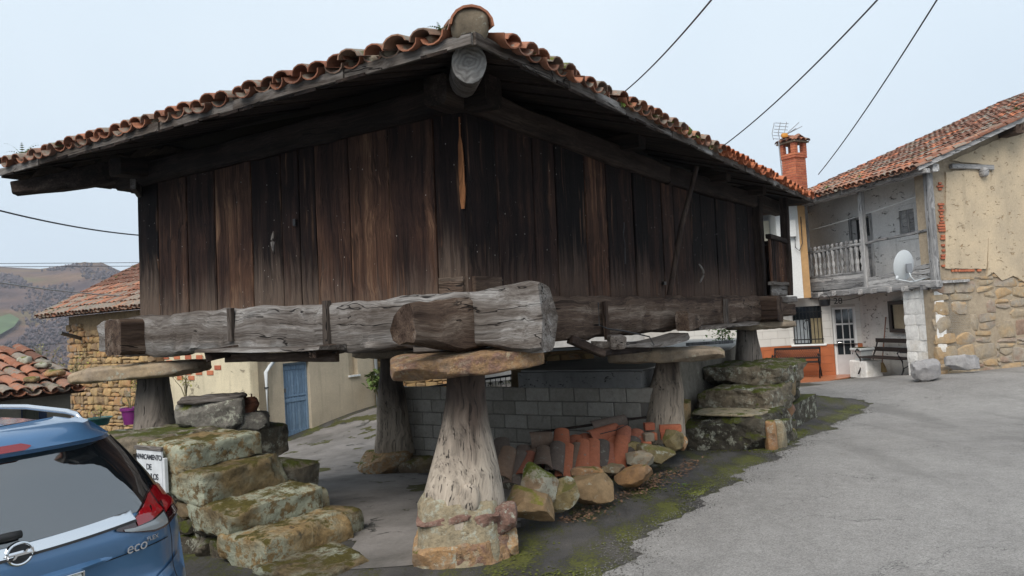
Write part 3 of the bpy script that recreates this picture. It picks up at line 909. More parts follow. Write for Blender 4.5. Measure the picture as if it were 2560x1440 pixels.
# floor boards under the house, seen from below
for i in range(14):
    y0 = 0.26 + i * 0.335
    MB().box(0.25, LX - 0.27, y0, y0 + 0.325, 0.09 + 0.01 * (i % 2), 0.13 + 0.01 * (i % 2)).build('floor_board', M['sooty_x'], gran)
for i in range(6):
    x0 = 1.2 + i * 1.15
    beam('floor_joist', (x0, 0.24, -0.02), (x0, LY - 0.27, -0.02), 0.16, 0.2, M['sooty_y'], gran, seg=8, amp=0.01, seed=i)
# wall plates
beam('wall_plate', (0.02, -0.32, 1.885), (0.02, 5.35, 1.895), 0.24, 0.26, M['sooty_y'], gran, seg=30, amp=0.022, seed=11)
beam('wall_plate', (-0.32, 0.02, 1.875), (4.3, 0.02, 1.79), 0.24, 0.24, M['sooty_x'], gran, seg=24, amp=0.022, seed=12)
beam('wall_plate', (4.3, 0.02, 1.79), (10.0, 0.02, 1.88), 0.24, 0.24, M['sooty_x'], gran, seg=24, amp=0.018, seed=13)
for x in (2.9, 5.9, 7.7):                        # beam ends that ride on the plate
    beam('tie_beam_end', (x, -0.34, 1.95), (x, 1.2, 2.0), 0.2, 0.17, M['sooty_y'], gran, seg=6, amp=0.012, seed=x)
for y in (4.75,):
    beam('tie_beam_end', (-0.42, y, 1.93), (1.2, y, 2.0), 0.26, 0.2, M['sooty_x'], gran, seg=6, amp=0.012, seed=y)
beam('bracket_board', (-0.30, 4.6, 1.72), (-0.02, 4.95, 1.70), 0.06, 0.12, M['grey_y'], gran, seg=6, amp=0.01, seed=4)

# roof frame ------------------------------------------------------
E0, E1, E2, E3 = V((-1.0, -0.885, 1.90)), V((-0.95, 6.33, 2.03)), V((9.95, -0.60, 1.96)), V((9.95, 6.2, 2.0))
R1, R2 = V((2.5, 2.75, 3.02)), V((7.4, 2.75, 3.02))
drop = V((0, 0, -0.035))
def hipmix(a, b_, t): return a.lerp(b_, t)
b = MB()
for q in ((E0, E1, R1), (E0, R1, R2, E2), (E1, E3, R2, R1), (E2, R2, E3)):
    b.add([p + V((0, 0, -0.014)) for p in q], [tuple(range(len(q)))])
b.build('roof_deck', M['inner'], gran)

def soffit(Ea, Eb, Rr_a, Rr_b, mat, wid, seed, deep=1.35):
    """boards from the eave up the slope, cut off at the hips"""
    e = (Eb - Ea); L = e.length; e = e / L
    inw = None
    # inward/up-slope direction in the plane of the slope
    nrm = (Rr_a - Ea).cross(e).normalized()
    s_ = e.cross(nrm).normalized()
    if s_.z < 0: s_ = -s_
    up = V((0, 0, 1))
    rr = random.Random(seed)
    t = 0.0
    while t < L - 0.03:
        w = wid * (0.7 + 0.6 * rr.random())
        w = min(w, L - t)
        tc = t + w / 2
        # length up to the hip from either corner
        lim = deep
        for E, Rr, d in ((Ea, Rr_a, tc), (Eb, Rr_b, L - tc)):
            hv = Rr - E
            al, sl = abs(hv.dot(e)), hv.dot(s_)
            lim = min(lim, d * sl / max(al, 1e-3))
        if lim > 0.12:
            o = Ea + e * t + drop * (0.7 + 0.8 * rr.random()) - s_ * (0.01 + 0.04 * rr.random())
            n_ = s_.cross(e) if s_.cross(e).z > 0 else e.cross(s_)
            g = 0.004
            th = 0.022
            p = [o + e * g, o + e * (w - g), o + e * (w - g) + s_ * lim, o + e * g + s_ * lim]
            q = [x - n_ * th for x in p]
            MB().loft([q, p]).build('soffit_board', mat, gran, fix=True)
        t += w
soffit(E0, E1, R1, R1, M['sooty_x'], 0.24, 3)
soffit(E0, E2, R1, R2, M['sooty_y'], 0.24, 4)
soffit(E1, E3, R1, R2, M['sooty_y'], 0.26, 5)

def fascia(Ea, Eb, cuts, mat, out, seed):
    e = Eb - Ea
    for i in range(len(cuts) - 1):
        a, c = Ea + e * cuts[i], Ea + e * cuts[i + 1]
        j = 0.014 * nz((i, seed, 0), 1.3, seed)
        o = V(out) * (0.012 + 0.012 * (i % 2))
        dz = V((0, 0, -0.015 + j))
        beam('fascia_board', a + o + dz, c + o + dz - e.normalized() * 0.006, 0.026, 0.085, mat, gran, seg=8, amp=0.008, seed=seed + i, b=0.1)
fascia(E0, E1, [0.0, 0.17, 0.36, 0.52, 0.70, 0.86, 1.0], M['grey_y'], (-1, 0, 0), 3)
fascia(E0, E2, [0.0, 0.12, 0.22, 0.33, 0.45, 0.58, 0.72, 0.86, 1.0], M['grey_x'], (0, -1, 0), 8)
# second layer of purlin just inside the eave
#beam('eave_purlin', E0 + V((0.28, 0.5, -0.03)), E1 + V((0.28, -0.3, -0.03)), 0.09, 0.07, M['sooty_y'], gran, seg=16, amp=0.012, seed=21)
#beam('eave_purlin', E0 + V((0.5, 0.28, -0.03)), E2 + V((-0.3, 0.25, -0.03)), 0.09, 0.07, M['sooty_x'], gran, seg=16, amp=0.012, seed=22)

# hip log with its sawn round end
def log(name, p0, p1, r, mat, emat, seed, amp=0.06, n=18, seg=10, ov=1.0):
    p0, p1 = V(p0), V(p1)
    d = (p1 - p0).normalized()
    a = d.cross(V((0, 0, 1))).normalized(); u = a.cross(d)
    mb = MB(); rings = []
    for i in range(seg + 1):
        c = p0.lerp(p1, i / seg)
        rings.append([c + a * (r * k * math.cos(t)) + u * (r * k * ov * math.sin(t)) for t, k in [(2 * math.pi * j / n, 1 + amp * nz((math.cos(2 * math.pi * j / n), math.sin(2 * math.pi * j / n), i * 0.15), 1.4, seed)) for j in range(n)]])
    mb.loft(rings)
    o = mb.build(name, mat, gran, smooth=50, fix=True)
    e = MB()
    c = V((0, 0, 0))
    rg = []
    for k in (1.0, 0.7, 0.35):
        rg.append([p0 + (p - p0) * k * 0.985 - d * (0.006 + 0.012 * (1 - k)) for p in rings[0]])
    pts = [p for q in rg for p in q] + [p0 - d * 0.02]
    fs = []
    for i in range(2):
        for j in range(n): fs.append((i * n + j, i * n + (j + 1) % n, (i + 1) * n + (j + 1) % n, (i + 1) * n + j))
    for j in range(n): fs.append((2 * n + j, 2 * n + (j + 1) % n, 3 * n))
    # own frame, so that the rings centre on the pith
    fm = Matrix((a, u, -d)).transposed().to_4x4(); fm.translation = p0
    inv = fm.inverted()
    e.add([inv @ p for p in pts], fs)
    eo = e.build('end_grain', emat, o, smooth=True, fix=True)
    eo.matrix_local = fm
    return o
log('hip_log', (-0.86, -0.742, 1.79), (1.2, 0.98, 2.30), 0.125, M['grey_x'], M['endgrain'], 3, ov=1.12)
beam('hip_beam', (-0.86, 6.22, 1.80), (0.9, 4.3, 2.22), 0.17, 0.22, M['sooty_y'], gran, seg=10, amp=0.03, seed=33, wf=lambda t: (1, 0.75 + 0.4 * min(1, t * 3)))

# tiles ------------------------------------------------------------
def tile_mesh(name, L=0.46, w0=0.105, w1=0.085, rise=0.068, th=0.011, n=6, flip=False):
    vs_, fs = [], []
    for j, (y, w, h) in enumerate(((0.0, w0, rise), (L, w1, rise * 0.85))):
        for sgn in (0, 1):
            for i in range(n + 1):
                t = math.pi * i / n
                r = 1.0 if sgn == 0 else 1 - th / w
                x, z = -w * r * math.cos(t), (h * math.sin(t)) - (th if sgn else 0) * math.sin(t)
                if flip: z = -z
                vs_.append((x, y, z))
    k = n + 1
    for i in range(n):
        fs.append((i, i + 1, 2 * k + i + 1, 2 * k + i))
        fs.append((k + i + 1, k + i, 3 * k + i, 3 * k + i + 1))
        fs.append((i + 1, i, k + i, k + i + 1))
        fs.append((2 * k + i, 2 * k + i + 1, 3 * k + i + 1, 3 * k + i))
    for i in (0, n):
        q = (i, 2 * k + i, 3 * k + i, k + i)
        fs.append(q if i else q[::-1])
    if flip: fs = [f[::-1] for f in fs]
    return vs_, fs
_tile_me = {}
def tile_data(mat, flip):
    key = (mat.name, flip)
    if key not in _tile_me:
        v, f = tile_mesh('roof_tile', flip=flip)
        me = bpy.data.meshes.new('roof_tile')
        me.from_pydata(v, [], f); me.materials.append(mat)
        me.polygons.foreach_set('use_smooth', [True] * len(me.polygons)); me.set_sharp_from_angle(angle=RAD(40))
        _tile_me[key] = (me, np.array(v), f)
    return _tile_me[key]
def tiled_slope(parent, O, e, s_, n_, ncol, nrow, pitch, step, parts, matfn, seed, keep=lambda c, r, t, q: True, lift=0.05, jit=1.0, stuffmat=None, over=0.06):
    """rows of channel and cover tiles; the first 'parts' of them (row by row) are objects, the rest one mesh"""
    rr = random.Random(seed)
    big = {}
    n_done = 0
    base = Matrix((e, s_, n_)).transposed()
    for r in range(nrow):
        for cover in (0, 1):
            for c in range(ncol):
                tt, qq = (c + 0.5 + 0.5 * cover) * pitch, r * step - over
                if not keep(c, r, tt, qq + 0.2): continue
                mat = matfn(c, r, tt, rr)
                me, arr, f = tile_data(mat, not cover)
                yawj = rr.gauss(0, 0.035) * jit; pj = rr.gauss(0, 0.012) * jit; rj = rr.gauss(0, 0.04) * jit
                loc = O + e * (tt + rr.gauss(0, 0.008) * jit) + s_ * (qq + rr.gauss(0, 0.016) * jit) + n_ * ((lift + 0.028 if cover else lift + 0.035) + 0.006 * (r > 0) + rr.gauss(0, 0.003) * jit)
                # each tile tips up over the head of the one below it
                R = base @ Matrix.Rotation(-0.045 + pj, 3, 'X') @ Matrix.Rotation(rj, 3, 'Y') @ Matrix.Rotation(yawj, 3, 'Z')
                if n_done < parts:
                    o = link('roof_tile', me, parent)
                    mt = R.to_4x4(); mt.translation = loc
                    o.matrix_local = mt
                    n_done += 1
                else:
                    A = np.array(R)
                    vv = arr @ A.T + np.array(loc)
                    key = mat.name
                    lst = big.setdefault(key, ([], [], mat))
                    o_ = sum(len(x) for x in lst[0])
                    lst[0].append(vv)
                    lst[1].extend([[i + o_ for i in q] for q in f])
    for key, (vl, fl, mat) in big.items():
        me = bpy.data.meshes.new('roof_tiles')
        me.from_pydata(np.concatenate(vl).tolist(), [], fl)
        me.materials.append(mat)
        o = link('roof_tile_field', me, parent)
        o['kind'] = 'stuff'
    return n_done
def slope_frame(Ea, Eb, Rr):
    e = (Eb - Ea).normalized()
    n_ = e.cross(Rr - Ea).normalized()
    if n_.z < 0: n_ = -n_
    s_ = n_.cross(e)
    if s_.z < 0: s_ = -s_
    return e, s_, n_
def gran_keep(Ea, Eb, Ra, Rb, e, s_):
    L = (Eb - Ea).length
    ha, hb = Ra - Ea, Rb - Eb
    ka = ha.dot(e) / ha.dot(s_); kb = -hb.dot(e) / hb.dot(s_)
    def keep(c, r, t, q):
        return t > ka * max(q, 0) + 0.10 and (L - t) > kb * max(q, 0) + 0.04
    return keep
def g_mat(c, r, t, rr):
    return M['tile_old'] if rr.random() < 0.62 else M['tile']
def g_mat2(c, r, t, rr):
    return M['tile_new'] if t > 5.0 + rr.random() * 0.6 else (M['tile_old'] if rr.random() < 0.6 else M['tile'])
e, s_, n_ = slope_frame(E0, E1, R1)
tiled_slope(gran, E0, e, s_, n_, 35, 9, 0.2062, 0.36, 130, g_mat, 5, gran_keep(E0, E1, R1, R1, e, s_), jit=1.8)
e, s_, n_ = slope_frame(E0, E2, R1)
tiled_slope(gran, E0, e, s_, n_, 53, 9, 0.2062, 0.36, 160, g_mat2, 6, gran_keep(E0, E2, R1, R2, e, s_), jit=1.6)
e, s_, n_ = slope_frame(E1, E3, R1)
tiled_slope(gran, E1, e, s_, n_, 53, 9, 0.2062, 0.36, 0, g_mat, 7, gran_keep(E1, E3, R1, R2, e, s_))
# mortar bedding that fills the humps at the eave
def bedding(Ea, Eb, n, seed, skip):
    e, s2, n2 = slope_frame(Ea, Eb, R1)
    mb = MB()
    for c in range(n):
        t = (c + 1.0) * 0.2062
        if random.Random(seed + c).random() < skip: continue
        v, f = stone_geo(0.07, 0.06, 0.045, 3, 2.5, 0.2, seed + c)
        o = Ea + e * t + s2 * 0.07 + n2 * 0.05
        mb.add([o + e * p.x + s2 * p.y + n2 * p.z for p in v], f)
    o = mb.build('tile_bedding', M['mortar'], gran, smooth=True)
    o['kind'] = 'stuff'
    return o
bedding(E0, E1, 33, 100, 0.45); bedding(E0, E2, 28, 200, 0.4)
# hip tiles, the lowest one bedded in mortar
hv = (R1 - E0); hl = hv.length; hd = hv.normalized()
ha = hd.cross(V((0, 0, 1))).normalized(); hn = ha.cross(hd)
if hn.z < 0: hn = -hn
v, f = tile_mesh('hip', L=0.5, w0=0.155, w1=0.125, rise=0.135, th=0.016, n=8)
hme = bpy.data.meshes.new('hip_tile'); hme.from_pydata(v, [], f); hme.materials.append(M['tile_old'])
hme.polygons.foreach_set('use_smooth', [True] * len(hme.polygons)); hme.set_sharp_from_angle(angle=RAD(40))
for k in range(9):
    o = link('hip_tile', hme, gran)
    R = Matrix((-ha if ha.cross(hd).z < 0 else ha, hd, hn)).transposed()
    if R.determinant() < 0: R = Matrix((-R.col[0], R.col[1], R.col[2])).transposed()
    mt = (R @ Matrix.Rotation(-0.05, 3, 'X')).to_4x4(); mt.translation = E0 + hd * (0.03 + k * 0.40) + hn * 0.085
    o.matrix_local = mt
v, f = stone_geo(0.125, 0.10, 0.12, 6, 3.5, 0.10, 4.0)
MB().add([E0 + hd * 0.13 + ha * p.x + hd * p.y + hn * (p.z + 0.085) for p in v], f).build('hip_mortar', M['mortar'], gran, smooth=True, fix=True)

# straps, battens, shelves, brace, handles --------------------------
for y, z0, z1 in ((3.06, -0.13, 0.22), (1.6, -0.30, 0.23)):
    beam('beam_batten', (-0.135, y, z0), (-0.135, y, z1), 0.075, 0.05, M['grey_z'], gran, seg=6, amp=0.01, up=(1, 0, 0), seed=y)
beam('beam_batten', (2.2, -0.14, -0.28), (2.2, -0.14, 0.13), 0.075, 0.04, M['brown_z'], gran, seg=6, amp=0.01, up=(0, 1, 0), seed=2)
beam('beam_batten', (6.07, -0.14, -0.25), (6.07, -0.14, 0.15), 0.10, 0.05, M['grey_z'], gran, seg=6, amp=0.01, up=(0, 1, 0), seed=3)
def shelf_board(name, x0, x1, y0, y1, z, th, mat, seed, bow=0.0, along='y'):
    mb = MB(); rings = []
    n = 16
    for i in range(n + 1):
        t = i / n
        if along == 'y':
            y = y0 + (y1 - y0) * t
            xo = x0 + 0.05 * nz((y * 2, 0, 0), 1, seed)
            zz = z + bow * math.sin(math.pi * t) + 0.01 * nz((y, 2, 0), 2, seed)
            rings.append([(xo, y, zz - th * 0.6), (xo + 0.015, y, zz + 0.004), (x1, y, zz + 0.012), (x1, y, zz - th)])
        else:
            x = x0 + (x1 - x0) * t
            yo = y0 + 0.05 * nz((x * 2, 0, 0), 1, seed) + (0.12 * (2 * t - 1) ** 4)
            zz = z + bow * math.sin(math.pi * t) + 0.012 * nz((x, 2, 0), 2, seed)
            rings.append([(x, yo, zz - th * 0.7), (x, yo + 0.02, zz + 0.004), (x, y1, zz + 0.012), (x, y1, zz - th)])
    return mb.loft(rings).build(name, mat, gran, smooth=30, fix=True)
shelf_board('shelf_board', -0.45, -0.10, 1.36, 3.25, -0.195, 0.045, M['grey_y'], 3, -0.012)
beam('shelf_bearer', (-0.40, 3.12, -0.27), (0.0, 2.95, -0.20), 0.07, 0.11, M['sooty_x'], gran, seg=4, amp=0.01, seed=1)
beam('shelf_bearer', (-0.40, 1.5, -0.24), (0.0, 1.55, -0.22), 0.08, 0.10, M['brown_x'], gran, seg=4, amp=0.01, seed=2)
beam('shelf_bearer', (-0.16, 1.45, -0.30), (-0.16, 3.1, -0.30), 0.06, 0.09, M['brown_y'], gran, seg=8, amp=0.01, seed=3)
shelf_board('shelf_board', 1.95, 4.05, -0.46, -0.08, -0.29, 0.075, M['grey_x'], 6, -0.05, 'x')
beam('shelf_prop', (1.45, -0.12, -0.24), (1.80, -0.30, -0.40), 0.09, 0.08, M['sooty_x'], gran, seg=5, amp=0.015, seed=8)
beam('shelf_prop', (1.78, -0.30, -0.39), (2.75, -0.36, -0.40), 0.09, 0.07, M['sooty_x'], gran, seg=6, amp=0.012, seed=9)
beam('shelf_block', (1.9, -0.42, -0.30), (2.25, -0.2, -0.30), 0.16, 0.13, M['grey_x'], gran, seg=6, amp=0.03, seed=12)
beam('shelf_block', (3.95, -0.30, -0.13), (4.75, -0.16, -0.17), 0.16, 0.22, M['brown_x'], gran, seg=8, amp=0.03, seed=13, wf=lambda t: (1, 1.25 - 0.55 * t))
shelf_board('shelf_board', 4.75, 7.35, -0.36, -0.08, -0.23, 0.05, M['grey_x'], 9, 0.0, 'x')
mb = MB(); mb.tube([(4.12, -0.52, 1.80), (4.05, -0.3, 1.05), (3.95, -0.14, 0.20)], [0.028, 0.034, 0.036], 8)
mb.build('brace_pole', M['sooty_z'], gran, smooth=50, fix=True)
def wood_handle(p, ax, h, mat, seed):
    mb = MB(); path = []
    for i in range(9):
        t = i / 8
        bow = math.sin(math.pi * t)
        q = V(p) + V((0, 0, (t - 0.5) * h)) + V(ax) * (0.015 + 0.045 * bow) + V((-ax[1], ax[0], 0)) * (0.035 * bow)
        path.append(q)
    mb.tube(path, [0.010, 0.013, 0.016, 0.019, 0.02, 0.019, 0.016, 0.013, 0.01], 8)
    return mb.build('door_handle', mat, gran, smooth=True, fix=True)
wood_handle((-0.03, 2.44, 0.86), (-1, 0, 0), 0.22, M['grey_z'], 1)
wood_handle((5.30, -0.03, 0.52), (0, -1, 0), 0.26, M['grey_z'], 2)
b = MB(); b.box(-0.045, -0.02, 2.11, 2.15, 1.0, 1.07, 0.004); b.build('keyhole_plate', M['iron'], gran)
b = MB(); b.box(4.02, 4.10, -0.05, -0.02, 0.34, 0.38, 0.004); b.build('hinge', M['iron'], gran)
mb = MB(); mb.tube([V((2.93 + 0.03 * nz((i, 0, 0), 0.9, 2), -0.045, 1.05 - i * 0.06)) for i in range(9)], 0.006, 5)
mb.build('hanging_wire', M['cable'], gran)
mb = MB(); mb.tube([V(p) for p in ((2.02, -0.15, 0.12), (2.0, -0.16, -0.12), (2.15, -0.18, -0.16), (2.42, -0.26, -0.2), (2.62, -0.44, -0.27), (2.6, -0.5, -0.36))], 0.008, 5)
mb.build('hanging_wire', M['cable'], gran)

# gallery at the far end ---------------------------------------------
GY = -0.22
beam('gallery_post', (8.2, -0.06, 0.05), (8.2, -0.06, 1.95), 0.16, 0.16, M['sooty_z'], gran, seg=8, amp=0.012, seed=2, up=(1, 0, 0))
beam('gallery_post', (9.35, GY, 0.2), (9.35, GY, 2.0), 0.15, 0.13, M['sooty_z'], gran, seg=8, amp=0.012, seed=3, up=(1, 0, 0))
beam('gallery_rail', (8.2, GY, 1.22), (9.42, GY, 1.20), 0.09, 0.08, M['sooty_x'], gran, seg=6, amp=0.008, seed=4)
for i in range(9):
    x0 = 8.28 + i * 0.118
    plank('x', x0, x0 + 0.116, 0.42, 1.2, M['plank_road'], seed=i + 77, name='gallery_board', base=GY, th=0.03)
beam('gallery_rail', (8.2, GY, 0.41), (9.45, GY, 0.41), 0.08, 0.06, M['grey_x'], gran, seg=6, amp=0.008, seed=5)
plank('x', 8.28, 9.35, 0.2, 0.4, M['grey_x'], seed=99, name='gallery_panel', base=GY, th=0.03)
beam('gallery_sill', (8.05, GY, 0.13), (9.55, GY, 0.13), 0.2, 0.11, M['grey_x'], gran, seg=8, amp=0.02, seed=6)
beam('gallery_sill', (8.0, GY + 0.05, -0.06), (9.4, GY + 0.05, -0.05), 0.28, 0.22, M['brown_x'], gran, seg=8, amp=0.04, seed=7)
beam('gallery_rail', (9.38, GY, 1.2), (9.38, 4.9, 1.2), 0.08, 0.08, M['sooty_y'], gran, seg=6, amp=0.008, seed=14)
for i in range(10):
    y0 = GY + 0.05 + i * 0.5
    plank('y', y0, y0 + 0.49, 0.2, 1.18, M['plank_road'], seed=i + 57, name='gallery_board', base=9.38, th=0.03)
MB().box(8.1, 9.36, -0.1, 4.9, 0.06, 0.12).build('gallery_floor', M['sooty_x'], gran)

# ------------------------------------------------------------------ pillars and their cap stones
def pillar(name, c, z0, z1, prof, mat, seed, label, n=20, lean=(0, 0), cls='pillar'):
    """hewn, flared timber foot: prof = [(t, rx, ry)]"""
    root = empty(name, loc=(c[0], c[1], z0))
    tag(root, label, cls, 'granary pillars')
    seg = 22
    rings = []
    for i in range(seg + 1):
        t = i / seg
        for k in range(len(prof) - 1):
            if prof[k][0] <= t <= prof[k + 1][0]:
                f = (t - prof[k][0]) / (prof[k + 1][0] - prof[k][0])
                f = f * f * (3 - 2 * f) if len(prof) < 4 else f
                rx = prof[k][1] + (prof[k + 1][1] - prof[k][1]) * f
                ry = prof[k][2] + (prof[k + 1][2] - prof[k][2]) * f
                break
        r = []
        for j in range(n):
            a = 2 * math.pi * j / n
            cx, sy = math.cos(a), math.sin(a)
            p = 3.2
            d = (abs(cx) ** p + abs(sy) ** p) ** (1 / p)
            w = 1 + 0.10 * nz((cx * 1.5, sy * 1.5, t * 1.2), 1.0, seed) + 0.05 * nz((cx * 5, sy * 5, t * 1.5), 1.0, seed + 3)
            r.append((cx / d * rx * w + lean[0] * t, sy / d * ry * w + lean[1] * t, (z1 - z0) * t + (0.03 * nz((cx, sy, 0), 3, seed) if i == 0 else 0)))
        rings.append(r)
    MB().loft(rings).build('shaft', mat, root, smooth=60, fix=True)
    return root
def wood_pillar(name, lo, hi, z0, zs):
    """pillar timber: dark and sheltered above, silvered where rain reaches the foot"""
    m = NM(name)
    c = m.co((10, 10, 0.7), rnd=False)
    wob = m.noise(m.co((1.5, 1.5, 1.5), rnd=False), 1.4, 2)
    c = m.vm('ADD', c, m.vm('MULTIPLY', wob, (3.0, 3.0, 0.0)))
    fine = m.noise(c, 1.7, 6, 0.7)
    broad = m.noise(c, 0.5, 3, 0.55)
    c2 = m.vm('ADD', m.co((46, 46, 0.9), rnd=False), m.vm('MULTIPLY', wob, (9.0, 9.0, 0.0)))
    ck = m.math('SUBTRACT', 1.0, m.step(m.noise(c2, 1.0, 3, 0.55), 0.60, 0.68))
    z = m.sep(m.tc.outputs['Object'])[2]
    zz = m.math('ADD', z, m.math('MULTIPLY', m.math('SUBTRACT', broad, 0.5), 0.9))
    f = m.step(zz, z0, zs)
    cl = m.ramp(fine, [(0.3, mul3(lo, 0.22)), (0.5, mul3(lo, 0.75)), (0.7, lo)])
    ch = m.ramp(fine, [(0.3, mul3(hi, 0.3)), (0.7, hi)])
    col = m.mix(f, cl, ch)
    col = m.mix(m.math('MULTIPLY', m.math('SUBTRACT', 1.0, ck), 0.85), col, (0.015, 0.011, 0.009))
    h = m.math('ADD', m.math('MULTIPLY', fine, 0.7), ck)
    return m.done(col, 0.9, h, 0.022, 1.0)
M['pil_near'] = wood_pillar('pillar_timber_near', (0.46, 0.395, 0.325), (0.095, 0.064, 0.05), 0.70, 1.40)
M['pil_dark'] = wood_pillar('pillar_timber_dark', (0.22, 0.19, 0.165), (0.085, 0.07, 0.062), 0.2, 0.9)
M['pil_mid'] = wood_pillar('pillar_timber_mid', (0.44, 0.36, 0.28), (0.085, 0.06, 0.045), 0.45, 1.2)

PN = V((-0.55, 6.62, 0))
near = pillar('granary_pillar', PN, 0.0, 1.53, [(0.0, 0.36, 0.34), (0.28, 0.35, 0.31), (0.36, 0.33, 0.29), (0.52, 0.275, 0.235), (0.72, 0.20, 0.185), (0.88, 0.165, 0.165), (1.0, 0.16, 0.165)], M['pil_near'], 2, 'flared silver-grey timber pillar on a mortared stone foot, under the granary corner log ends', lean=(0.10, 0.0))
# its stone foot: three rough courses, bigger than the timber they carry
def foot_stone(root, c, s, seed, mat, rz=0.0, n=8, p=5.0, amp=0.09):
    v, f = stone_geo(*s, 12, max(p, 7), amp * 0.6, seed, 1.6, 0.014, 9, (0.88, 1.15))
    R = Matrix.Rotation(rz, 3, 'Z')
    return MB().add([R @ q + V(c) for q in v], f).build('foot_stone', mat, root, smooth=28)
M['foot_a'] = rockmat('foot_stone_buff', [(0.3, (0.24, 0.205, 0.145)), (0.7, (0.36, 0.30, 0.20))], 0.5, 0.15, rand=0.0, dark=0.55, bump=0.045, scale=1.8)
M['foot_b'] = rockmat('foot_stone_maroon', [(0.3, (0.14, 0.083, 0.068)), (0.7, (0.24, 0.145, 0.115))], 0.4, 0.0, rand=0.0, dark=0.55, bump=0.04, scale=2.0)
M['foot_c'] = rockmat('foot_stone_tan', [(0.2, (0.21, 0.17, 0.12)), (0.5, (0.36, 0.22, 0.11)), (0.8, (0.25, 0.20, 0.15))], 0.6, 0.3, rand=0.0, dark=0.55, bump=0.04, scale=1.8)
rings = []
for i in range(15):                              # lime mortar that binds the foot together
    t = i / 14
    z = -0.1 + 0.66 * t
    ring = []
    for j in range(30):
        a = 2 * math.pi * j / 30
        cx, sy = math.cos(a), math.sin(a)
        d = (abs(cx) ** 3.6 + abs(sy) ** 3.6) ** (1 / 3.6)
        w = (0.405 - 0.075 * t - (0.05 * max(0, t - 0.85) / 0.15)) * (1 + 0.09 * nz((cx * 1.3, sy * 1.3, z * 2.5), 1, 3) + 0.05 * nz((cx * 4, sy * 4, z * 8), 1, 7))
        ring.append((cx / d * w - 0.01, sy / d * w * 0.9 - 0.02, z))
    rings.append(ring)
MB().loft(rings).build('foot_mortar', M['foot_a'], near, smooth=45, fix=True)
foot_stone(near, (-0.17, -0.08, 0.06), (0.232, 0.295, 0.17), 3, M['foot_c'])
foot_stone(near, (0.17, -0.10, 0.05), (0.24, 0.285, 0.15), 4, M['slab'])
foot_stone(near, (-0.10, -0.05, 0.36), (0.262, 0.292, 0.055), 7, M['foot_b'])
foot_stone(near, (0.22, -0.08, 0.345), (0.128, 0.262, 0.06), 8, M['foot_b'])
foot_stone(near, (0.33, -0.13, 0.31), (0.14, 0.13, 0.13), 11, M['foot_b'], p=3)
foot_stone(near, (0.36, -0.08, 0.10), (0.12, 0.14, 0.12), 13, M['foot_c'], p=3)
v, f = stone_geo(0.085, 0.05, 0.12, 6, 2.6, 0.12, 4.0)
MB().add([q + V((0.10, -0.29, 0.53)) for q in v], f).build('foot_knot', M['pil_near'], near, smooth=True)

def slab(name, c, s, seed, mat, label, rz=0.0, n=14, p=4.5, amp=0.07, tilt=0.0):
    v, f = stone_geo(*s, 20, 7, amp * 0.8, seed, 1.3, 0.012, 8, (1.02, 1.25))
    R = Matrix.Rotation(rz, 3, 'Z') @ Matrix.Rotation(tilt, 3, 'Y')
    o = MB().add([R @ q for q in v], f).build(name, mat, None, smooth=30)
    o.location = c
    tag(o, label, 'cap stone', 'granary cap stones')
    return o
slab('cap_stone', (PN.x + 0.10, PN.y, 1.64), (0.63, 0.58, 0.10), 3, M['slab'], 'orange and buff sandstone cap stone under the granary corner log ends', rz=0.15, tilt=-0.035)
b = MB()
for x0, x1, z0, z1 in ((-0.30, 0.02, 1.755, 1.80), (0.16, 0.52, 1.76, 1.80)):
    b2 = beam_geo(MB(), (PN.x + x0, PN.y - 0.10, (z0 + z1) / 2), (PN.x + x1, PN.y - 0.13, (z0 + z1) / 2), 0.2, z1 - z0 + 0.02, seg=5, amp=0.008, seed=x0)
    o = b2.build('packing_board', M['grey_x'], None, fix=True)
    tag(o, 'short grey packing board between the orange cap stone and the granary log ends', 'board', 'packing boards on the near cap stone')
o = beam('packing_block', (PN.x + 0.03, PN.y + 0.25, 1.76), (PN.x + 0.16, PN.y - 0.05, 1.76), 0.22, 0.085, M['sooty_x'], None, seg=4, amp=0.008, seed=3)
tag(o, 'dark timber block packed in the middle of the orange cap stone', 'block')

PL = aty(388, 1078, 9.35)
pillar('granary_pillar', (PL.x, PL.y), 0.82, 1.52, [(0.0, 0.24, 0.22), (0.4, 0.20, 0.19), (1.0, 0.165, 0.165)], M['pil_dark'], 5, 'short dark timber pillar standing on the platform of the mossy stone steps, behind the car')
slab('cap_stone', (PL.x - 0.07, PL.y - 0.1, 1.615), (0.74, 0.42, 0.085), 8, M['slab_grey'], 'split grey-brown cap stone under the left overhanging beam end', rz=0.1, tilt=-0.02, amp=0.12)
PB = aty(987, 1135, 12.4)
pb = pillar('granary_pillar', (PB.x, PB.y), -0.08, 1.46, [(0.0, 0.32, 0.29), (0.35, 0.255, 0.235), (1.0, 0.15, 0.16)], M['pil_mid'], 8, 'tall cracked timber pillar on rough brown stones beside the concrete block wall')
slab('cap_stone', (PB.x - 0.05, PB.y, 1.54), (0.5, 0.45, 0.085), 12, M['slab_grey'], 'dark cap stone on the tall pillar beside the concrete block wall')
foot_stone(pb, (-0.12, -0.12, -0.14), (0.42, 0.34, 0.2), 15, M['foot_c'], p=3.0)
foot_stone(pb, (0.40, -0.25, -0.22), (0.30, 0.26, 0.17), 16, M['boulder'], p=3.0)
foot_stone(pb, (0.0, -0.2, -0.40), (0.62, 0.45, 0.09), 17, M['boulder'], p=3.0)
PR = aty(1655, 1060, 10.15)
pillar('granary_pillar', (PR.x, PR.y), 0.25, 1.30, [(0.0, 0.29, 0.27), (0.5, 0.225, 0.21), (1.0, 0.15, 0.16)], M['pil_mid'], 11, 'brown flared timber pillar between the stacked tiles and the dark mossy steps', lean=(0.13, 0.0))
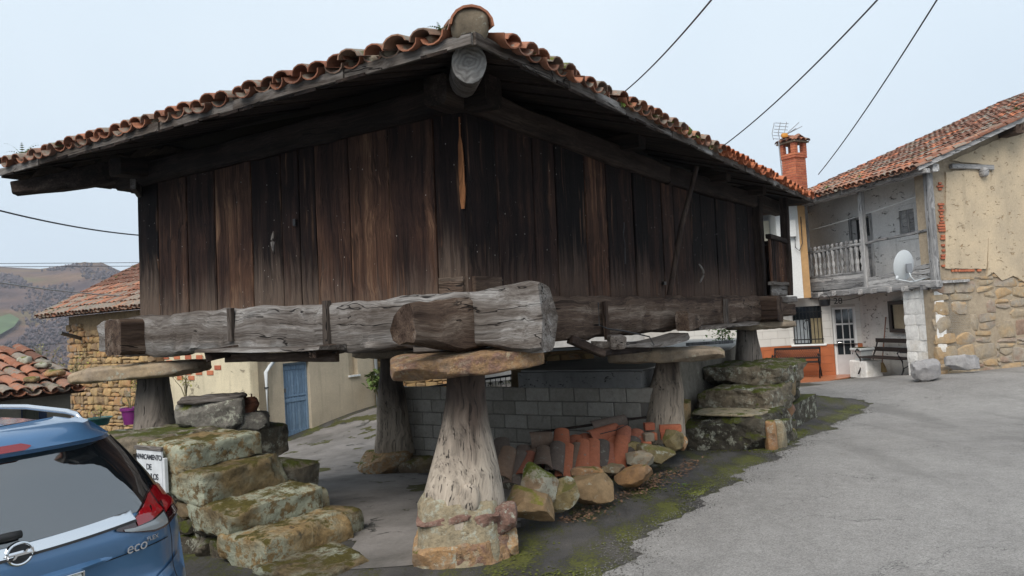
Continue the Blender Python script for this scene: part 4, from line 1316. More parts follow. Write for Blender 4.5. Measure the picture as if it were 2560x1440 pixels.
slab('cap_stone', (PR.x + 0.08, PR.y - 0.05, 1.375), (0.74, 0.40, 0.085), 21, M['slab_grey'], 'long tan weathered cap stone above the flared pillar beside the stacked tiles', rz=-0.1, amp=0.1, tilt=0.02)
PQ = aty(1872, 905, 13.35)
pillar('granary_pillar', (PQ.x, PQ.y), 0.93, 1.53, [(0.0, 0.22, 0.2), (1.0, 0.15, 0.15)], M['pil_dark'], 14, 'short grey split timber pillar on top of the dark mossy steps')
slab('cap_stone', (PQ.x + 0.22, PQ.y - 0.05, 1.60), (0.55, 0.35, 0.075), 25, M['slab_grey'], 'thin tan cap stone on the short pillar above the dark mossy steps', amp=0.1)
# ------------------------------------------------------------------ text as thin solid lettering
def text_mesh(body, size, depth=0.002, shear=0.0, bold=0.0, space=1.0):
    cu = bpy.data.curves.new('lettering', 'FONT')
    cu.body = body; cu.size = size; cu.extrude = depth; cu.shear = shear; cu.offset = bold; cu.space_character = space
    cu.align_x = 'CENTER'; cu.align_y = 'CENTER'
    o = bpy.data.objects.new('lettering', cu)
    COL.objects.link(o)
    dg = bpy.context.evaluated_depsgraph_get()
    me = bpy.data.meshes.new_from_object(o.evaluated_get(dg))
    bpy.data.objects.remove(o); bpy.data.curves.remove(cu)
    return me
def lettering(body, size, mat, parent, mt, name='lettering', **k):
    me = text_mesh(body, size, **k)
    me.materials.clear(); me.materials.append(mat)
    o = link(name, me, parent)
    o.matrix_local = mt
    return o
HF = Matrix((UR, UL, V((0, 0, 1)))).transposed().to_4x4()      # granary plan frame
HF.translation = V((G0.x, G0.y, 0))

# ------------------------------------------------------------------ mossy stone steps on the yard side
st = empty('stone_steps', HF)
tag(st, 'lichen-covered stone steps rising to a platform beside the parked blue car', 'steps')
def hstone(root, x0, x1, y0, y1, z0, z1, mat, seed, n=9, p=7.0, amp=0.10, rz=0.0, name='stone', rx=0.0, ry=0.0, rough=0.010):
    big = n >= 8
    v, f = stone_geo((x1 - x0) / 2, (y1 - y0) / 2, (z1 - z0) / 2, n * 2 if big else n + 1, p + (6 if big else 2), amp * 0.5, seed, 1.3, rough * (1.8 if big else 0.8), 8 if big else 8, (1.02, 1.4) if big else (0.85, 1.15))
    R = Matrix.Rotation(rz, 3, 'Z') @ Matrix.Rotation(rx, 3, 'X') @ Matrix.Rotation(ry, 3, 'Y')
    c = V(((x0 + x1) / 2, (y0 + y1) / 2, (z0 + z1) / 2))
    return MB().add([R @ q + c for q in v], f).build(name, mat, root, smooth=30)
hstone(st, -1.0, -0.16, 0.92, 1.75, -0.25, 0.02, M['mossy'], 1, name='step_stone')
hstone(st, -0.92, 0.12, 1.62, 2.35, -0.12, 0.215, M['mossy'], 2, name='step_stone')
hstone(st, -0.90, 0.18, 2.08, 2.85, 0.16, 0.445, M['mossy'], 3, name='step_stone')
hstone(st, -0.90, 0.14, 2.52, 3.25, 0.40, 0.725, M['mossy'], 4, name='step_stone')
hstone(st, -0.90, 0.02, 2.80, 3.65, 0.68, 0.97, M['mossy'], 5, name='step_stone')
hstone(st, 0.02, 0.38, 1.75, 2.2, -0.25, 0.20, M['mossy'], 6, 6, 4, 0.14)
hstone(st, 0.12, 0.40, 2.25, 2.7, -0.1, 0.36, M['mossy'], 7, 6, 4, 0.14)
hstone(st, 0.05, 0.75, 2.75, 3.6, -0.2, 0.62, M['mossdark'], 8, 6, 6, 0.12)
# platform slabs
hstone(st, -0.88, 0.25, 3.55, 4.45, 0.72, 0.99, M['mossdark'], 11, 9, 8, 0.07, name='platform_stone')
hstone(st, -0.82, 0.35, 4.3, 5.2, 0.66, 0.93, M['mossdark'], 12, 8, 8, 0.08, name='platform_stone')
hstone(st, -0.80, 0.75, 5.0, 6.1, 0.56, 0.83, M['mossdark'], 13, 8, 8, 0.08, name='platform_stone')
hstone(st, 0.2, 0.95, 3.5, 5.1, 0.5, 0.90, M['mossdark'], 14, 8, 8, 0.08, name='platform_stone')
# rubble of the flank, dark and overgrown
rs = random.Random(21)
zc = -0.25
row = 0
while zc < 0.72:
    h = rs.uniform(0.13, 0.24)
    y = 1.80 + max(0, zc + 0.12) * 1.55 + rs.uniform(0, 0.15)
    while y < 6.0:
        w = rs.uniform(0.18, 0.46)
        if zc + h < 0.98:
            hstone(st, -0.83 + rs.uniform(-0.04, 0.03), -0.5, y, y + w * 0.97, zc, zc + h * 0.98, M['boulder'] if rs.random() < 0.09 else M['mossdark'], rs.random() * 99, 4, 4.5, 0.16, name='rubble_stone')
        y += w
    zc += h * 0.96; row += 1
core = MB()
for (y0, z1) in ((1.9, 0.12), (2.4, 0.36), (2.8, 0.6), (3.2, 0.7)):
    core.box(-0.78, 0.05, y0, 6.0, -0.5, z1 - 0.0)
core = MB().loft([[(-0.76, y, -0.5), (0.3, y, -0.5), (0.3, y, z), (-0.76, y, z)] for y, z in ((1.8, 0.0), (2.5, 0.25), (3.2, 0.62), (6.0, 0.62))])
core.build('core', M['mossdark'], st, fix=True)

# broken concrete stump with rotten timber, on the platform
cs = empty('concrete_stump', loc=aty(540, 1072, 8.75))
cs.rotation_euler = (0, 0, 0.25)
tag(cs, 'broken grey concrete stump with rotten timber on top of the mossy steps', 'stump')
v, f = stone_geo(0.36, 0.26, 0.185, 18, 9, 0.06, 31, 1.4, 0.02, 10, (0.98, 1.25))
M['oldblock'] = rockmat('dark_old_concrete', [(0.2, (0.10, 0.095, 0.085)), (0.8, (0.24, 0.225, 0.20))], 0.45, 0.1, dark=0.7, rand=0.0, scale=2.0, bump=0.03)
MB().add([q + V((-0.03, 0, 0.165)) for q in v], f).build('concrete_block', M['oldblock'], cs, smooth=28)
v, f = stone_geo(0.15, 0.16, 0.10, 8, 3, 0.25, 33, 1.6, 0.03)
MB().add([q + V((0.32, 0.05, 0.22)) for q in v], f).build('rotten_timber', wood('rotten_brown_wood', [(0.3, (0.03, 0.012, 0.008)), (0.7, (0.12, 0.05, 0.03))], 'x'), cs, smooth=40)
v, f = stone_geo(0.36, 0.25, 0.03, 8, 5, 0.3, 35, 1.6, 0.02)
MB().add([q + V((-0.02, 0.02, 0.345)) for q in v], f).build('timber_top', M['grey_x'], cs, smooth=40)
v, f = stone_geo(0.18, 0.2, 0.10, 12, 7, 0.08, 37, 1.4, 0.015, 10, (0.9, 1.2))
MB().add([q + V((0.40, 0.0, 0.05)) for q in v], f).build('concrete_block', M['oldblock'], cs, smooth=28)
ir = empty('iron_latch', loc=aty(632, 1062, 8.9))
tag(ir, 'rusty iron latch bar standing at the end of the broken concrete stump', 'latch')
mb = MB(); mb.tube([(0, 0, 0), (0, 0, 0.36)], 0.009, 6); mb.build('upright', M['rust'], ir)
mb = MB(); mb.box(-0.07, 0.02, -0.012, 0.012, 0.29, 0.31); mb.build('cross_bar', M['rust'], ir)
mb = MB(); mb.box(-0.025, 0.025, -0.02, 0.02, 0.17, 0.23, 0.005); mb.build('lock', M['rust'], ir)

# painted parking sign fixed to the flank of the steps
sg = empty('parking_sign', HF @ Matrix.Translation((-0.96, 3.265, 0.74)))
tag(sg, 'white hand-lettered parking sign fixed to the steps behind the car', 'sign')
M['signwhite'] = plain('sign_board', (0.60, 0.63, 0.66), 0.55, 0.12, 9.0)
M['signink'] = plain('sign_ink', (0.035, 0.04, 0.05), 0.7)
b = MB(); b.box(-0.012, 0.012, -0.215, 0.215, -0.185, 0.175, 0.004); b.build('board', M['signwhite'], sg)
b = MB(); b.box(-0.022, 0.012, -0.225, 0.235, 0.178, 0.215, 0.004); b.build('frame_bar', M['grey_y'], sg)
b = MB(); b.box(-0.008, 0.03, -0.255, -0.218, -0.22, 0.11, 0.004); b.build('frame_bar', M['signwhite'], sg)
_sm = Matrix(((0, 0, -1, 0), (-1, 0, 0, 0), (0, 1, 0, 0), (0, 0, 0, 1)))
def sgm(y, z): return Matrix.Translation((-0.0135, y, z)) @ _sm
lettering('APARCAMiENTO', 0.069, M['signink'], sg, sgm(0.0, 0.11), bold=0.002, space=0.82, depth=0.001)
lettering('DE', 0.078, M['signink'], sg, sgm(0.0, 0.015), bold=0.002, space=0.9, depth=0.001)
lettering('VEHiCULOS', 0.078, M['signink'], sg, sgm(0.02, -0.075), bold=0.002, space=0.82, depth=0.001)
lettering('P.R.C.', 0.042, M['signink'], sg, sgm(-0.14, -0.15), bold=0.001, depth=0.001)

# ------------------------------------------------------------------ dark mossy steps on the road side
s2 = empty('stone_steps', HF)
tag(s2, 'dark wet mossy stone steps at the road edge, with the short grey pillar on top', 'steps')
hstone(s2, 5.18, 6.5, -0.86, 0.38, -0.12, 0.455, M['mossdark'], 41, 12, 9, 0.06, name='step_stone', rough=0.02)
hstone(s2, 6.02, 7.3, -0.72, 0.42, 0.40, 0.735, M['mossdark'], 42, 11, 9, 0.06, name='step_stone', rough=0.02)
hstone(s2, 6.68, 8.6, -0.70, 0.55, 0.66, 1.005, M['mossdark'], 43, 12, 9, 0.06, name='step_stone', rough=0.02)
v, f = stone_geo(0.35, 0.5, 0.02, 6, 6, 0.1, 44)
MB().add([q + V((5.65, -0.25, 0.455)) for q in v], f).build('tread_slab', M['foot_a'], s2, smooth=50)
hstone(s2, 5.0, 5.9, 0.3, 0.9, 0.1, 0.62, M['boulder'], 45, 6, 5, 0.1)
hstone(s2, 5.22, 5.42, -0.96, -0.80, -0.12, 0.40, M['boulder'], 46, 5, 5, 0.12, rz=0.2)
hstone(s2, 5.45, 5.75, -1.0, -0.82, -0.12, 0.36, M['foot_a'], 47, 5, 5, 0.14, rz=0.1)
x = 5.75
while x < 9.0:
    w = rs.uniform(0.3, 0.62)
    z = -0.2
    top = 0.30 if x < 6.2 else (0.55 if x < 6.9 else 0.84 - (x - 6.9) * 0.12)
    while z < top - 0.1:
        h = rs.uniform(0.2, 0.36)
        yo_ = -0.98 + 0.20 * max(0, x - 5.9)
        hstone(s2, x, x + w * 0.98, yo_ + rs.uniform(0, 0.08), yo_ + 0.5, z, min(z + h, top + 0.05), M['mossdark'] if rs.random() < 0.75 else M['boulder'], rs.random() * 99, 5, 4.5, 0.14, name='rubble_stone')
        z += h * 0.95
    x += w
b = MB(); b.box(5.4, 9.2, -0.6, 0.45, -0.4, 0.3); b.build('core', M['mossdark'], s2)

# ------------------------------------------------------------------ block wall and terrace behind the pillars
bw = empty('block_wall', HF)
tag(bw, 'low grey concrete block wall under the granary behind the stacked tiles', 'wall')
bme = {}
for k in range(4):
    v, f = stone_geo(0.008, 0.193, 0.094, 4, 14, 0.0, k)
    bm_ = MB().box(-0.07, 0.07, -0.195, 0.195, -0.0955, 0.0955, 0.010)
    bm_.v = [(x + 0.006 * nz((x, y * 3, z * 5), 6, k), y + 0.005 * nz((x, y, z), 9, k + 4), z + 0.004 * nz((x, y, z), 9, k + 8)) for x, y, z in bm_.v]
    o = bm_.build('block', M['block'], None)
    bme[k] = o.data
    bpy.data.objects.remove(o)
XW = 4.27
for r in range(7):
    z = -0.36 + r * 0.203
    y = 0.47 + (0.2 if r % 2 else 0.0)
    while y < 4.75:
        o = link('block', bme[rs.randrange(4)], bw)
        o.location = (XW + rs.gauss(0, 0.004), y, z)
        o.rotation_euler = (0, rs.gauss(0, 0.006), rs.gauss(0, 0.012))
        y += 0.403
b = MB(); b.box(XW - 0.055, XW + 0.06, 0.3, 4.85, -0.6, 0.945); b.build('joint', M['blockjoint'], bw)
for k, z in enumerate((0.80, 0.88)):
    b = MB(); b.box(XW - 0.08, XW + 0.05, 4.93, 5.05, z - 0.035, z + 0.035, 0.005); b.build('brick', M['brick'], bw)
b = MB(); b.loft([[(XW - 0.10 + 0.01 * nz((y, 0, 0), 3), y, 0.955), (XW + 0.3, y, 0.955), (XW + 0.3, y, 1.175 + 0.008 * nz((y, 3, 0), 3)), (XW - 0.10 + 0.01 * nz((y, 5, 0), 3), y, 1.175 + 0.008 * nz((y, 7, 0), 2))] for y in np.arange(0.42, 2.45, 0.07)])
b.build('coping', M['concrete'], bw, fix=True)
M['pave'] = stucco('terrace_screed', (0.42, 0.41, 0.39), (0.30, 0.29, 0.275), grime=0.2)
tr = MB().prism([(XW + 0.02, 2.42, -0.6), (XW + 0.02, 0.44, -0.6), (8.4, 0.62, -0.6), (12.5, 1.6, -0.6), (13.0, 6.0, -0.6), (7.0, 3.4, -0.6)], (0, 0, 1.77))
M['oldconcrete'] = rockmat('old_dark_concrete', [(0.2, (0.10, 0.09, 0.075)), (0.8, (0.20, 0.18, 0.15))], 0.2, 0.25, dark=0.5, rand=0.0)
o = tr.build('terrace', M['oldconcrete'], None, fix=True)
o.matrix_world = HF
tag(o, 'raised concrete terrace behind the block wall with flower pots on it', None, kind='structure')
tp = MB().prism([(XW + 0.03, 2.41, 1.174), (XW + 0.03, 0.45, 1.174), (8.4, 0.63, 1.174), (12.45, 1.61, 1.174), (12.95, 5.95, 1.174), (7.0, 3.37, 1.174)], (0, 0, 0.02)).build('paving', M['pave'], o, fix=True)
# split timber post at the end of the coping
P = aty(1345, 975, 12.6)
o = beam('timber_post', (P.x, P.y, 0.55), (P.x + 0.02, P.y, 1.25), 0.3, 0.22, M['brown_z'], None, seg=8, amp=0.03, seed=61, up=(0, 1, 0))
tag(o, 'thick split timber post standing behind the block wall at the end of the coping', 'post')

# ------------------------------------------------------------------ field stones edging the verge
def field_stone(px, py, w, h, D, seed, mat, label, dz=0.0, rot=(0, 0, 0), p=3.2, amp=0.16, n=8, dep=0.8):
    """px, py: middle of the foot"""
    c = aty(px, py, D)
    k = D / FPX
    sx, sz = w * k / 2, h * k / 2
    v, f = stone_geo(sx * 0.97, sx * dep, sz * 0.95, 13, p + 2, amp * 0.6, seed, 1.2, 0.010, 14, (0.72, 1.05))
    R = Matrix.Rotation(rot[2], 3, 'Z') @ Matrix.Rotation(rot[0], 3, 'X') @ Matrix.Rotation(rot[1], 3, 'Y')
    o = MB().add([R @ q for q in v], f).build('field_stone', mat, None, smooth=26)
    o.location = (c.x, c.y + sx * dep * 0.3, c.z + sz * 0.97 + dz)
    tag(o, label, 'stone', 'stones edging the verge')
    return o
M['b_green'] = rockmat('field_stone_green', [(0.2, (0.16, 0.13, 0.07)), (0.7, (0.26, 0.20, 0.10))], 0.45, 0.5, mossc=(0.115, 0.105, 0.035), dark=0.6)
M['b_orange'] = rockmat('field_stone_orange', [(0.2, (0.26, 0.16, 0.09)), (0.5, (0.40, 0.22, 0.09)), (0.8, (0.30, 0.18, 0.11))], 0.25, 0.2, dark=0.4)
M['b_brown'] = rockmat('field_stone_brown', [(0.2, (0.17, 0.12, 0.07)), (0.8, (0.33, 0.22, 0.12))], 0.2, 0.35, mossc=(0.17, 0.16, 0.03), dark=0.5)
M['b_lich'] = rockmat('field_stone_lichen', [(0.2, (0.13, 0.10, 0.07)), (0.8, (0.30, 0.20, 0.12))], 0.9, 0.35, dark=0.7)
field_stone(1330, 1306, 135, 86, 7.0, 1, M['b_brown'], 'big rounded olive-brown stone against the foot of the silver-grey pillar', rot=(0, 0.35, 0.2))
field_stone(1347, 1258, 98, 84, 7.25, 2, M['b_lich'], 'tilted angular stone with black and white lichen lying on two others', rot=(0.2, 0.6, 0.3), p=5.0, amp=0.1)
field_stone(1408, 1285, 78, 88, 7.35, 3, M['b_green'], 'upright mossy stone between the big olive stone and the square brown one', rot=(0, -0.2, 0.4), p=4)
field_stone(1482, 1260, 124, 74, 7.75, 4, M['b_brown'], 'large square brown stone with a bright moss edge', rot=(0, -0.12, 0.15), p=5, amp=0.1)
field_stone(1470, 1205, 84, 40, 8.1, 5, M['b_orange'], 'low ochre stone behind the large square brown one')
field_stone(1535, 1192, 60, 30, 8.5, 6, M['boulder'], 'flat pale stone in front of the stacked tiles')
field_stone(1592, 1214, 108, 46, 8.3, 7, M['b_orange'], 'wedge-shaped orange stone by the leaf litter', rot=(0, -0.3, -0.2), p=4, amp=0.2)
field_stone(1603, 1168, 68, 44, 8.9, 8, M['b_lich'], 'knobbly lichened stone behind the orange wedge', amp=0.25)
field_stone(1640, 1164, 88, 54, 9.15, 9, M['b_green'], 'green mossy stone with upright ribs next to the knobbly stone', rot=(0, 0.3, 0.2), amp=0.2)
field_stone(1585, 1136, 50, 32, 9.3, 12, M['b_green'], 'small mossy stone tucked behind the knobbly stone', amp=0.2)
field_stone(1680, 1136, 52, 62, 9.4, 10, M['b_green'], 'tall yellow-green stone leaning by the red bricks', rot=(0, 0.25, 0.5), p=4.5)
field_stone(1707, 1128, 28, 48, 9.45, 11, M['b_orange'], 'narrow buff stone standing beside the dark mossy steps', rot=(0, -0.25, 0.2))

# ------------------------------------------------------------------ tiles stacked on end under the granary
M['st_red'] = tilemat('stack_tile_red', [(0.0, (0.30, 0.095, 0.055)), (0.5, (0.38, 0.13, 0.07)), (1.0, (0.27, 0.10, 0.065))], 0.08, 0.0)
M['st_grey'] = tilemat('stack_tile_grey', [(0.0, (0.09, 0.075, 0.065)), (0.6, (0.15, 0.11, 0.09)), (1.0, (0.20, 0.13, 0.09))], 0.25, 0.0)
v, f = tile_mesh('t', L=0.48, w0=0.115, w1=0.092, rise=0.085, th=0.014, n=8)
stme = {}
for k in ('st_red', 'st_grey'):
    me = bpy.data.meshes.new('stacked_tile'); me.from_pydata(v, [], f); me.materials.append(M[k])
    me.polygons.foreach_set('use_smooth', [True] * len(me.polygons)); me.set_sharp_from_angle(angle=RAD(40))
    stme[k] = me
LBL = {'st_red': 'red clay roof tile standing in the stack under the granary', 'st_grey': 'grey-brown clay roof tile standing in the stack under the granary'}
def stacked(bx_, by_, tx_, ty_, D, k, lean=0.35, wsc=1.0, label=None):
    """tile stood on its end: foot and head read at pixels, leaning back"""
    p0 = aty(bx_, by_, D)
    p1 = aty(tx_, ty_, D + lean)
    d = (p1 - p0); L = d.length; d.normalize()
    a = d.cross(V((0, -1, 0.15))).normalized()
    n2 = a.cross(d)
    if n2.y > 0: n2 = -n2; a = -a
    R = Matrix((a, d, a.cross(d))).transposed()
    if (R.col[2]).y > 0: R = Matrix((-a, d, -(a.cross(d)))).transposed()
    o = link('stacked_tile', stme[k])
    mt = R.to_4x4(); mt.translation = p0
    o.matrix_world = mt @ Matrix.Diagonal((wsc, L / 0.48, wsc, 1))
    tag(o, label or LBL[k], 'roof tile', 'stacked roof tiles')
    return o
zx = lambda x: 1200 + x / 4
zy = lambda y: 1000 + y / 4
front = [(215, 800, 290, 500, 'st_grey'), (320, 870, 400, 530, 'st_grey'), (440, 790, 510, 555, 'st_red'), (625, 690, 640, 500, 'st_grey'), (735, 740, 785, 450, 'st_grey'), (840, 800, 868, 460, 'st_red'),
         (945, 790, 990, 460, 'st_grey'), (1020, 720, 1030, 425, 'st_red'), (1120, 710, 1130, 420, 'st_red'), (1208, 710, 1222, 430, 'st_grey'), (1288, 700, 1302, 470, 'st_red'), (1382, 700, 1425, 390, 'st_red'), (1470, 700, 1545, 400, 'st_grey'), (540, 720, 575, 540, 'st_red')]
for i, (x0, y0, x1, y1, k) in enumerate(front):
    stacked(zx(x0), zy(y0), zx(x1), zy(y1), 8.55 + 0.045 * i, k)
back = [(230, 560, 215, 400, 'st_grey'), (420, 600, 440, 480, 'st_grey'), (520, 590, 540, 490, 'st_grey'), (650, 560, 660, 470, 'st_grey'), (815, 450, 818, 310, 'st_red'), (930, 440, 925, 415, 'st_red'), (960, 500, 965, 380, 'st_red'), (1060, 460, 1055, 370, 'st_red'),
        (1308, 500, 1305, 388, 'st_red'), (1435, 400, 1440, 285, 'st_red'), (1590, 520, 1560, 365, 'st_red'), (1560, 420, 1570, 322, 'st_red'), (1180, 440, 1190, 380, 'st_red'), (1640, 480, 1640, 400, 'st_grey')]
for i, (x0, y0, x1, y1, k) in enumerate(back):
    stacked(zx(x0), zy(y0 + 90), zx(x1), zy(y1), 9.05 + 0.03 * i, k, 0.22)
# tiles lying along the top of the stack
stacked(zx(1095), zy(400), zx(1370), zy(300), 9.35, 'st_red', 0.25, 1.0, 'red clay roof tile lying slanted across the top of the stack')
stacked(zx(1115), zy(285), zx(1450), zy(200), 9.55, 'st_grey', 0.2, 0.8, 'grey clay roof tile lying on top of the slanted red tile, its end bright red')
stacked(zx(500), zy(415), zx(720), zy(390), 9.3, 'st_grey', 0.05, 1.0, 'dark grey roof tile lying flat against the block wall')
o = beam('support_bed', aty(1270, 1215, 9.0) + V((0, 0.25, -0.02)), aty(1640, 1150, 9.7) + V((0, 0.2, -0.1)), 0.5, 0.3, M['mossdark'], None, seg=14, amp=0.05, seed=3)
tag(o, 'low dark earth bank under the stacked tiles', 'bank')
mb = MB(); mb.tube([aty(1330, 1083, 9.6), aty(1440, 1068, 9.75), aty(1560, 1050, 9.9), aty(1615, 1043, 10.0)], [0.016, 0.018, 0.018, 0.014], 7)
o = mb.build('wooden_pole', M['sooty_x'], None, True); tag(o, 'long thin dark pole lying over the stacked tiles against the block wall', 'pole')
mb = MB(); mb.tube([aty(1500, 1085, 9.3), aty(1540, 1075, 9.35), aty(1570, 1060, 9.4)], 0.006, 5)
o = mb.build('loose_cable', M['cable'], None); tag(o, 'loose black cable lying across the slanted red tile', 'cable')
def brick(px, py, w, D, h, label, mat, rz):
    c = aty(px, py, D)
    b = MB(); b.box(-w / 2, w / 2, -0.06, 0.06, 0, h, 0.006)
    root = b.build('loose_brick', mat, None)
    root.location = c; root.rotation_euler = (0, 0, rz)
    tag(root, label, 'brick', 'bricks by the flared pillar')
    for k in range(int(w / 0.05)):
        for z in (0.3, 0.7):
            if h > 0.06 and w > 0.15:
                q = MB(); q.box(-w / 2 + 0.02 + k * 0.05, -w / 2 + 0.05 + k * 0.05, -0.0625, -0.058, h * z - 0.012, h * z + 0.012)
    return root
brick(1628, 1100, 0.13, 9.55, 0.09, 'red hollow brick standing on end over the pale block', M['brick'], 0.1)
brick(1672, 1098, 0.20, 9.6, 0.09, 'lower red hollow brick beside the tall yellow-green stone', M['brick'], -0.1)
brick(1676, 1079, 0.27, 9.65, 0.085, 'top red hollow brick lying by the foot of the flared pillar', M['brick'], -0.12)
brick(1623, 1074, 0.125, 9.65, 0.085, 'small red brick next to the top red hollow brick', M['brick'], 0.05)
brick(1622, 1103, 0.12, 9.45, 0.10, 'pale cement-covered brick in front of the red bricks', M['slab_grey'], 0.1)
brick(1615, 1118, 0.11, 9.4, 0.07, 'red brick below the pale cement-covered one', M['brick'], 0.2)

# dry leaves and chips along the stones
lr = random.Random(5)
lv, lf = [], []
M['leaf'] = plain('dead_leaf', (0.15, 0.085, 0.05), 0.9, 0.5, 3.0)
line = [aty(1405, 1290, 7.3), aty(1450, 1275, 7.5), aty(1560, 1225, 8.2), aty(1640, 1185, 8.75), aty(1740, 1118, 9.6)]
for k in range(900):
    t = lr.random() ** 0.8 * (len(line) - 1.001)
    i = int(t); q = line[i].lerp(line[i + 1], t - i)
    x, y = q.x + lr.gauss(0.04, 0.07), q.y + lr.gauss(-0.02, 0.09)
    z = gh(x, y) + 0.012 + 0.02 * lr.random() if k % 4 == 0 else None
    if z is None: z = lz + 0.01 * lr.random(); x, y = lx + lr.gauss(0, 0.05), ly + lr.gauss(0, 0.05)
    lx, ly, lz = x, y, z
    a = lr.uniform(0, 6.3); s = lr.uniform(0.01, 0.028)
    u_, w_ = V((math.cos(a), math.sin(a), lr.uniform(-.4, .4))) * s, V((-math.sin(a), math.cos(a), lr.uniform(-.4, .4))) * s * 0.5
    c = V((x, y, z)); o_ = len(lv)
    lv += [c - u_, c - w_, c + u_, c + w_]
    lf.append((o_, o_ + 1, o_ + 2, o_ + 3))
o = MB().add(lv, lf).build('leaf_litter', M['leaf'], None)
tag(o, 'brown dead leaves drifted against the stones of the verge', None, kind='stuff')
# ------------------------------------------------------------------ blue people carrier parked nose-in beside the steps
M['paint'] = NM('blue_metallic_paint').done((0.075, 0.175, 0.33), 0.34, metal=0.45, Coat_Weight=0.9, Coat_Roughness=0.04)
M['carglass'] = NM('tinted_glass').done((0.006, 0.008, 0.01), 0.03, spec=0.5, IOR=2.7)
M['chrome'] = NM('chrome').done((0.75, 0.76, 0.78), 0.12, metal=1.0)
M['lamp_red'] = NM('red_lamp_lens').done((0.24, 0.006, 0.010), 0.08, spec=0.7, Coat_Weight=0.8, Coat_Roughness=0.03)
M['lamp_dark'] = NM('smoked_lamp_lens').done((0.03, 0.006, 0.007), 0.08, spec=0.7, Coat_Weight=0.8, Coat_Roughness=0.03)
M['lamp_clear'] = NM('clear_lamp_lens').done((0.22, 0.24, 0.25), 0.1, spec=0.7, Coat_Weight=0.8, Coat_Roughness=0.03)
M['rubber'] = plain('black_rubber', (0.013, 0.013, 0.014), 0.6)
M['plate'] = plain('plate_white', (0.62, 0.64, 0.60), 0.45, 0.06)
M['seam'] = plain('panel_gap', (0.004, 0.005, 0.007), 0.8)
# frame: x across (right of the car = +x), y forward, z up; origin under the middle of the tail
_cc = aty(57, 1362, 3.78)
CARZ = -0.03
cm = Matrix((UR, UL, V((0, 0, 1)))).transposed().to_4x4()
cm.translation = V((_cc.x, _cc.y, CARZ)) - UR * 0.02 - UL * 0.03
cm = cm @ Matrix.Diagonal((1.06, 1, 0.975, 1))
car = empty('parked_car', cm)
tag(car, 'metallic blue people carrier seen from the rear, parked beside the mossy steps', 'car')
def sm(t): return t * t * (3 - 2 * t)
def ip(x, tab):
    if x <= tab[0][0]: return tab[0][1]
    for (a, fa), (b_, fb) in zip(tab, tab[1:]):
        if x <= b_: return fa + (fb - fa) * (x - a) / (b_ - a)
    return tab[-1][1]
# tail profile at the middle: y of the surface for a height z (0 = outermost bumper)
TAIL = [(0.22, 0.10), (0.30, 0.02), (0.45, -0.03), (0.62, -0.02), (0.70, 0.03), (0.80, 0.035), (0.92, 0.02), (1.0, 0.025), (1.06, 0.045), (1.10, 0.06), (1.25, 0.125), (1.40, 0.20), (1.50, 0.265), (1.555, 0.27), (1.60, 0.34), (1.635, 0.50)]
HALF = [(0.20, 0.84), (0.35, 0.92), (0.6, 0.95), (0.85, 0.95), (1.0, 0.93), (1.10, 0.90), (1.25, 0.835), (1.40, 0.755), (1.52, 0.685), (1.60, 0.61), (1.635, 0.50)]
def tail_pt(u, z, off=0.0):
    """surface point at fraction u of the half width (-1..1) and height z; wraps forward at the corners"""
    hw = ip(z, HALF)
    au = abs(u)
    wrap = 0.17 * max(0, (au - 0.6) / 0.4) ** 2.6
    y = ip(z, TAIL) + (0.095 if z < 1.08 else 0.13) * au ** 2 + wrap
    x = u * hw * (1 + off / max(hw, .1) * (au > 0.6) * 0.5)
    return V((x, y - off, z))
zs = [0.22, 0.26, 0.30, 0.36, 0.45, 0.55, 0.62, 0.66, 0.70, 0.74, 0.80, 0.88, 0.95, 1.0, 1.04, 1.07, 1.10, 1.16, 1.22, 1.28, 1.34, 1.40, 1.45, 1.50, 1.53, 1.555, 1.58, 1.60, 1.62, 1.635]
us = [-1, -0.985, -0.96, -0.93, -0.89, -0.84, -0.78, -0.7, -0.6, -0.45, -0.3, -0.15, 0, 0.15, 0.3, 0.45, 0.6, 0.7, 0.78, 0.84, 0.89, 0.93, 0.96, 0.985, 1]
def strip_grid(uf, zf, nu, nv, off):
    """patch of the tail surface; uf, zf: functions of (s, t) in 0..1"""
    vs_ = [tail_pt(uf(i / nu, j / nv), zf(i / nu, j / nv), off) for j in range(nv + 1) for i in range(nu + 1)]
    fs = [(j * (nu + 1) + i, j * (nu + 1) + i + 1, (j + 1) * (nu + 1) + i + 1, (j + 1) * (nu + 1) + i) for j in range(nv) for i in range(nu)]
    return vs_, fs
body = MB()
vs_ = [tail_pt(u, z) for z in zs for u in us]
nu = len(us)
body.add(vs_, [(j * nu + i, j * nu + i + 1, (j + 1) * nu + i + 1, (j + 1) * nu + i) for j in range(len(zs) - 1) for i in range(nu - 1)])
# flanks, roof and nose: rings that run forward from the tail rim
def flank(y, roofz, k):
    """half-section (right side) from sill to roof middle at distance y"""
    tab = [(0.22, 0.84), (0.35, 0.92), (0.6, 0.95), (0.85, 0.95), (1.0, 0.93)]
    top = [(0.10, 0.885), (0.45, 0.80), (0.75, 0.70), (0.9, 0.60), (0.97, 0.48), (1.0, 0.0)]
    pts = [(w * k, z) for z, w in tab]
    for f_, w in top: pts.append((w * k, 1.0 + (roofz - 1.0) * f_))
    return pts
secs = [(0.62, 1.628, 1.0), (1.2, 1.635, 1.0), (2.0, 1.63, 1.0), (2.6, 1.57, 1.0), (3.1, 1.42, 0.99), (3.55, 1.13, 0.98), (4.0, 1.06, 0.95), (4.4, 1.0, 0.88), (4.62, 0.93, 0.72)]
rings = []
for y, rz_, k in secs:
    h_ = flank(y, max(rz_, 1.002), k)
    r_ = [(x, y, z) for x, z in h_]
    rings.append([(-x, y_, z) for x, y_, z in r_] + [(x, y_, z) for x, y_, z in r_[:-1][::-1]])
first = []
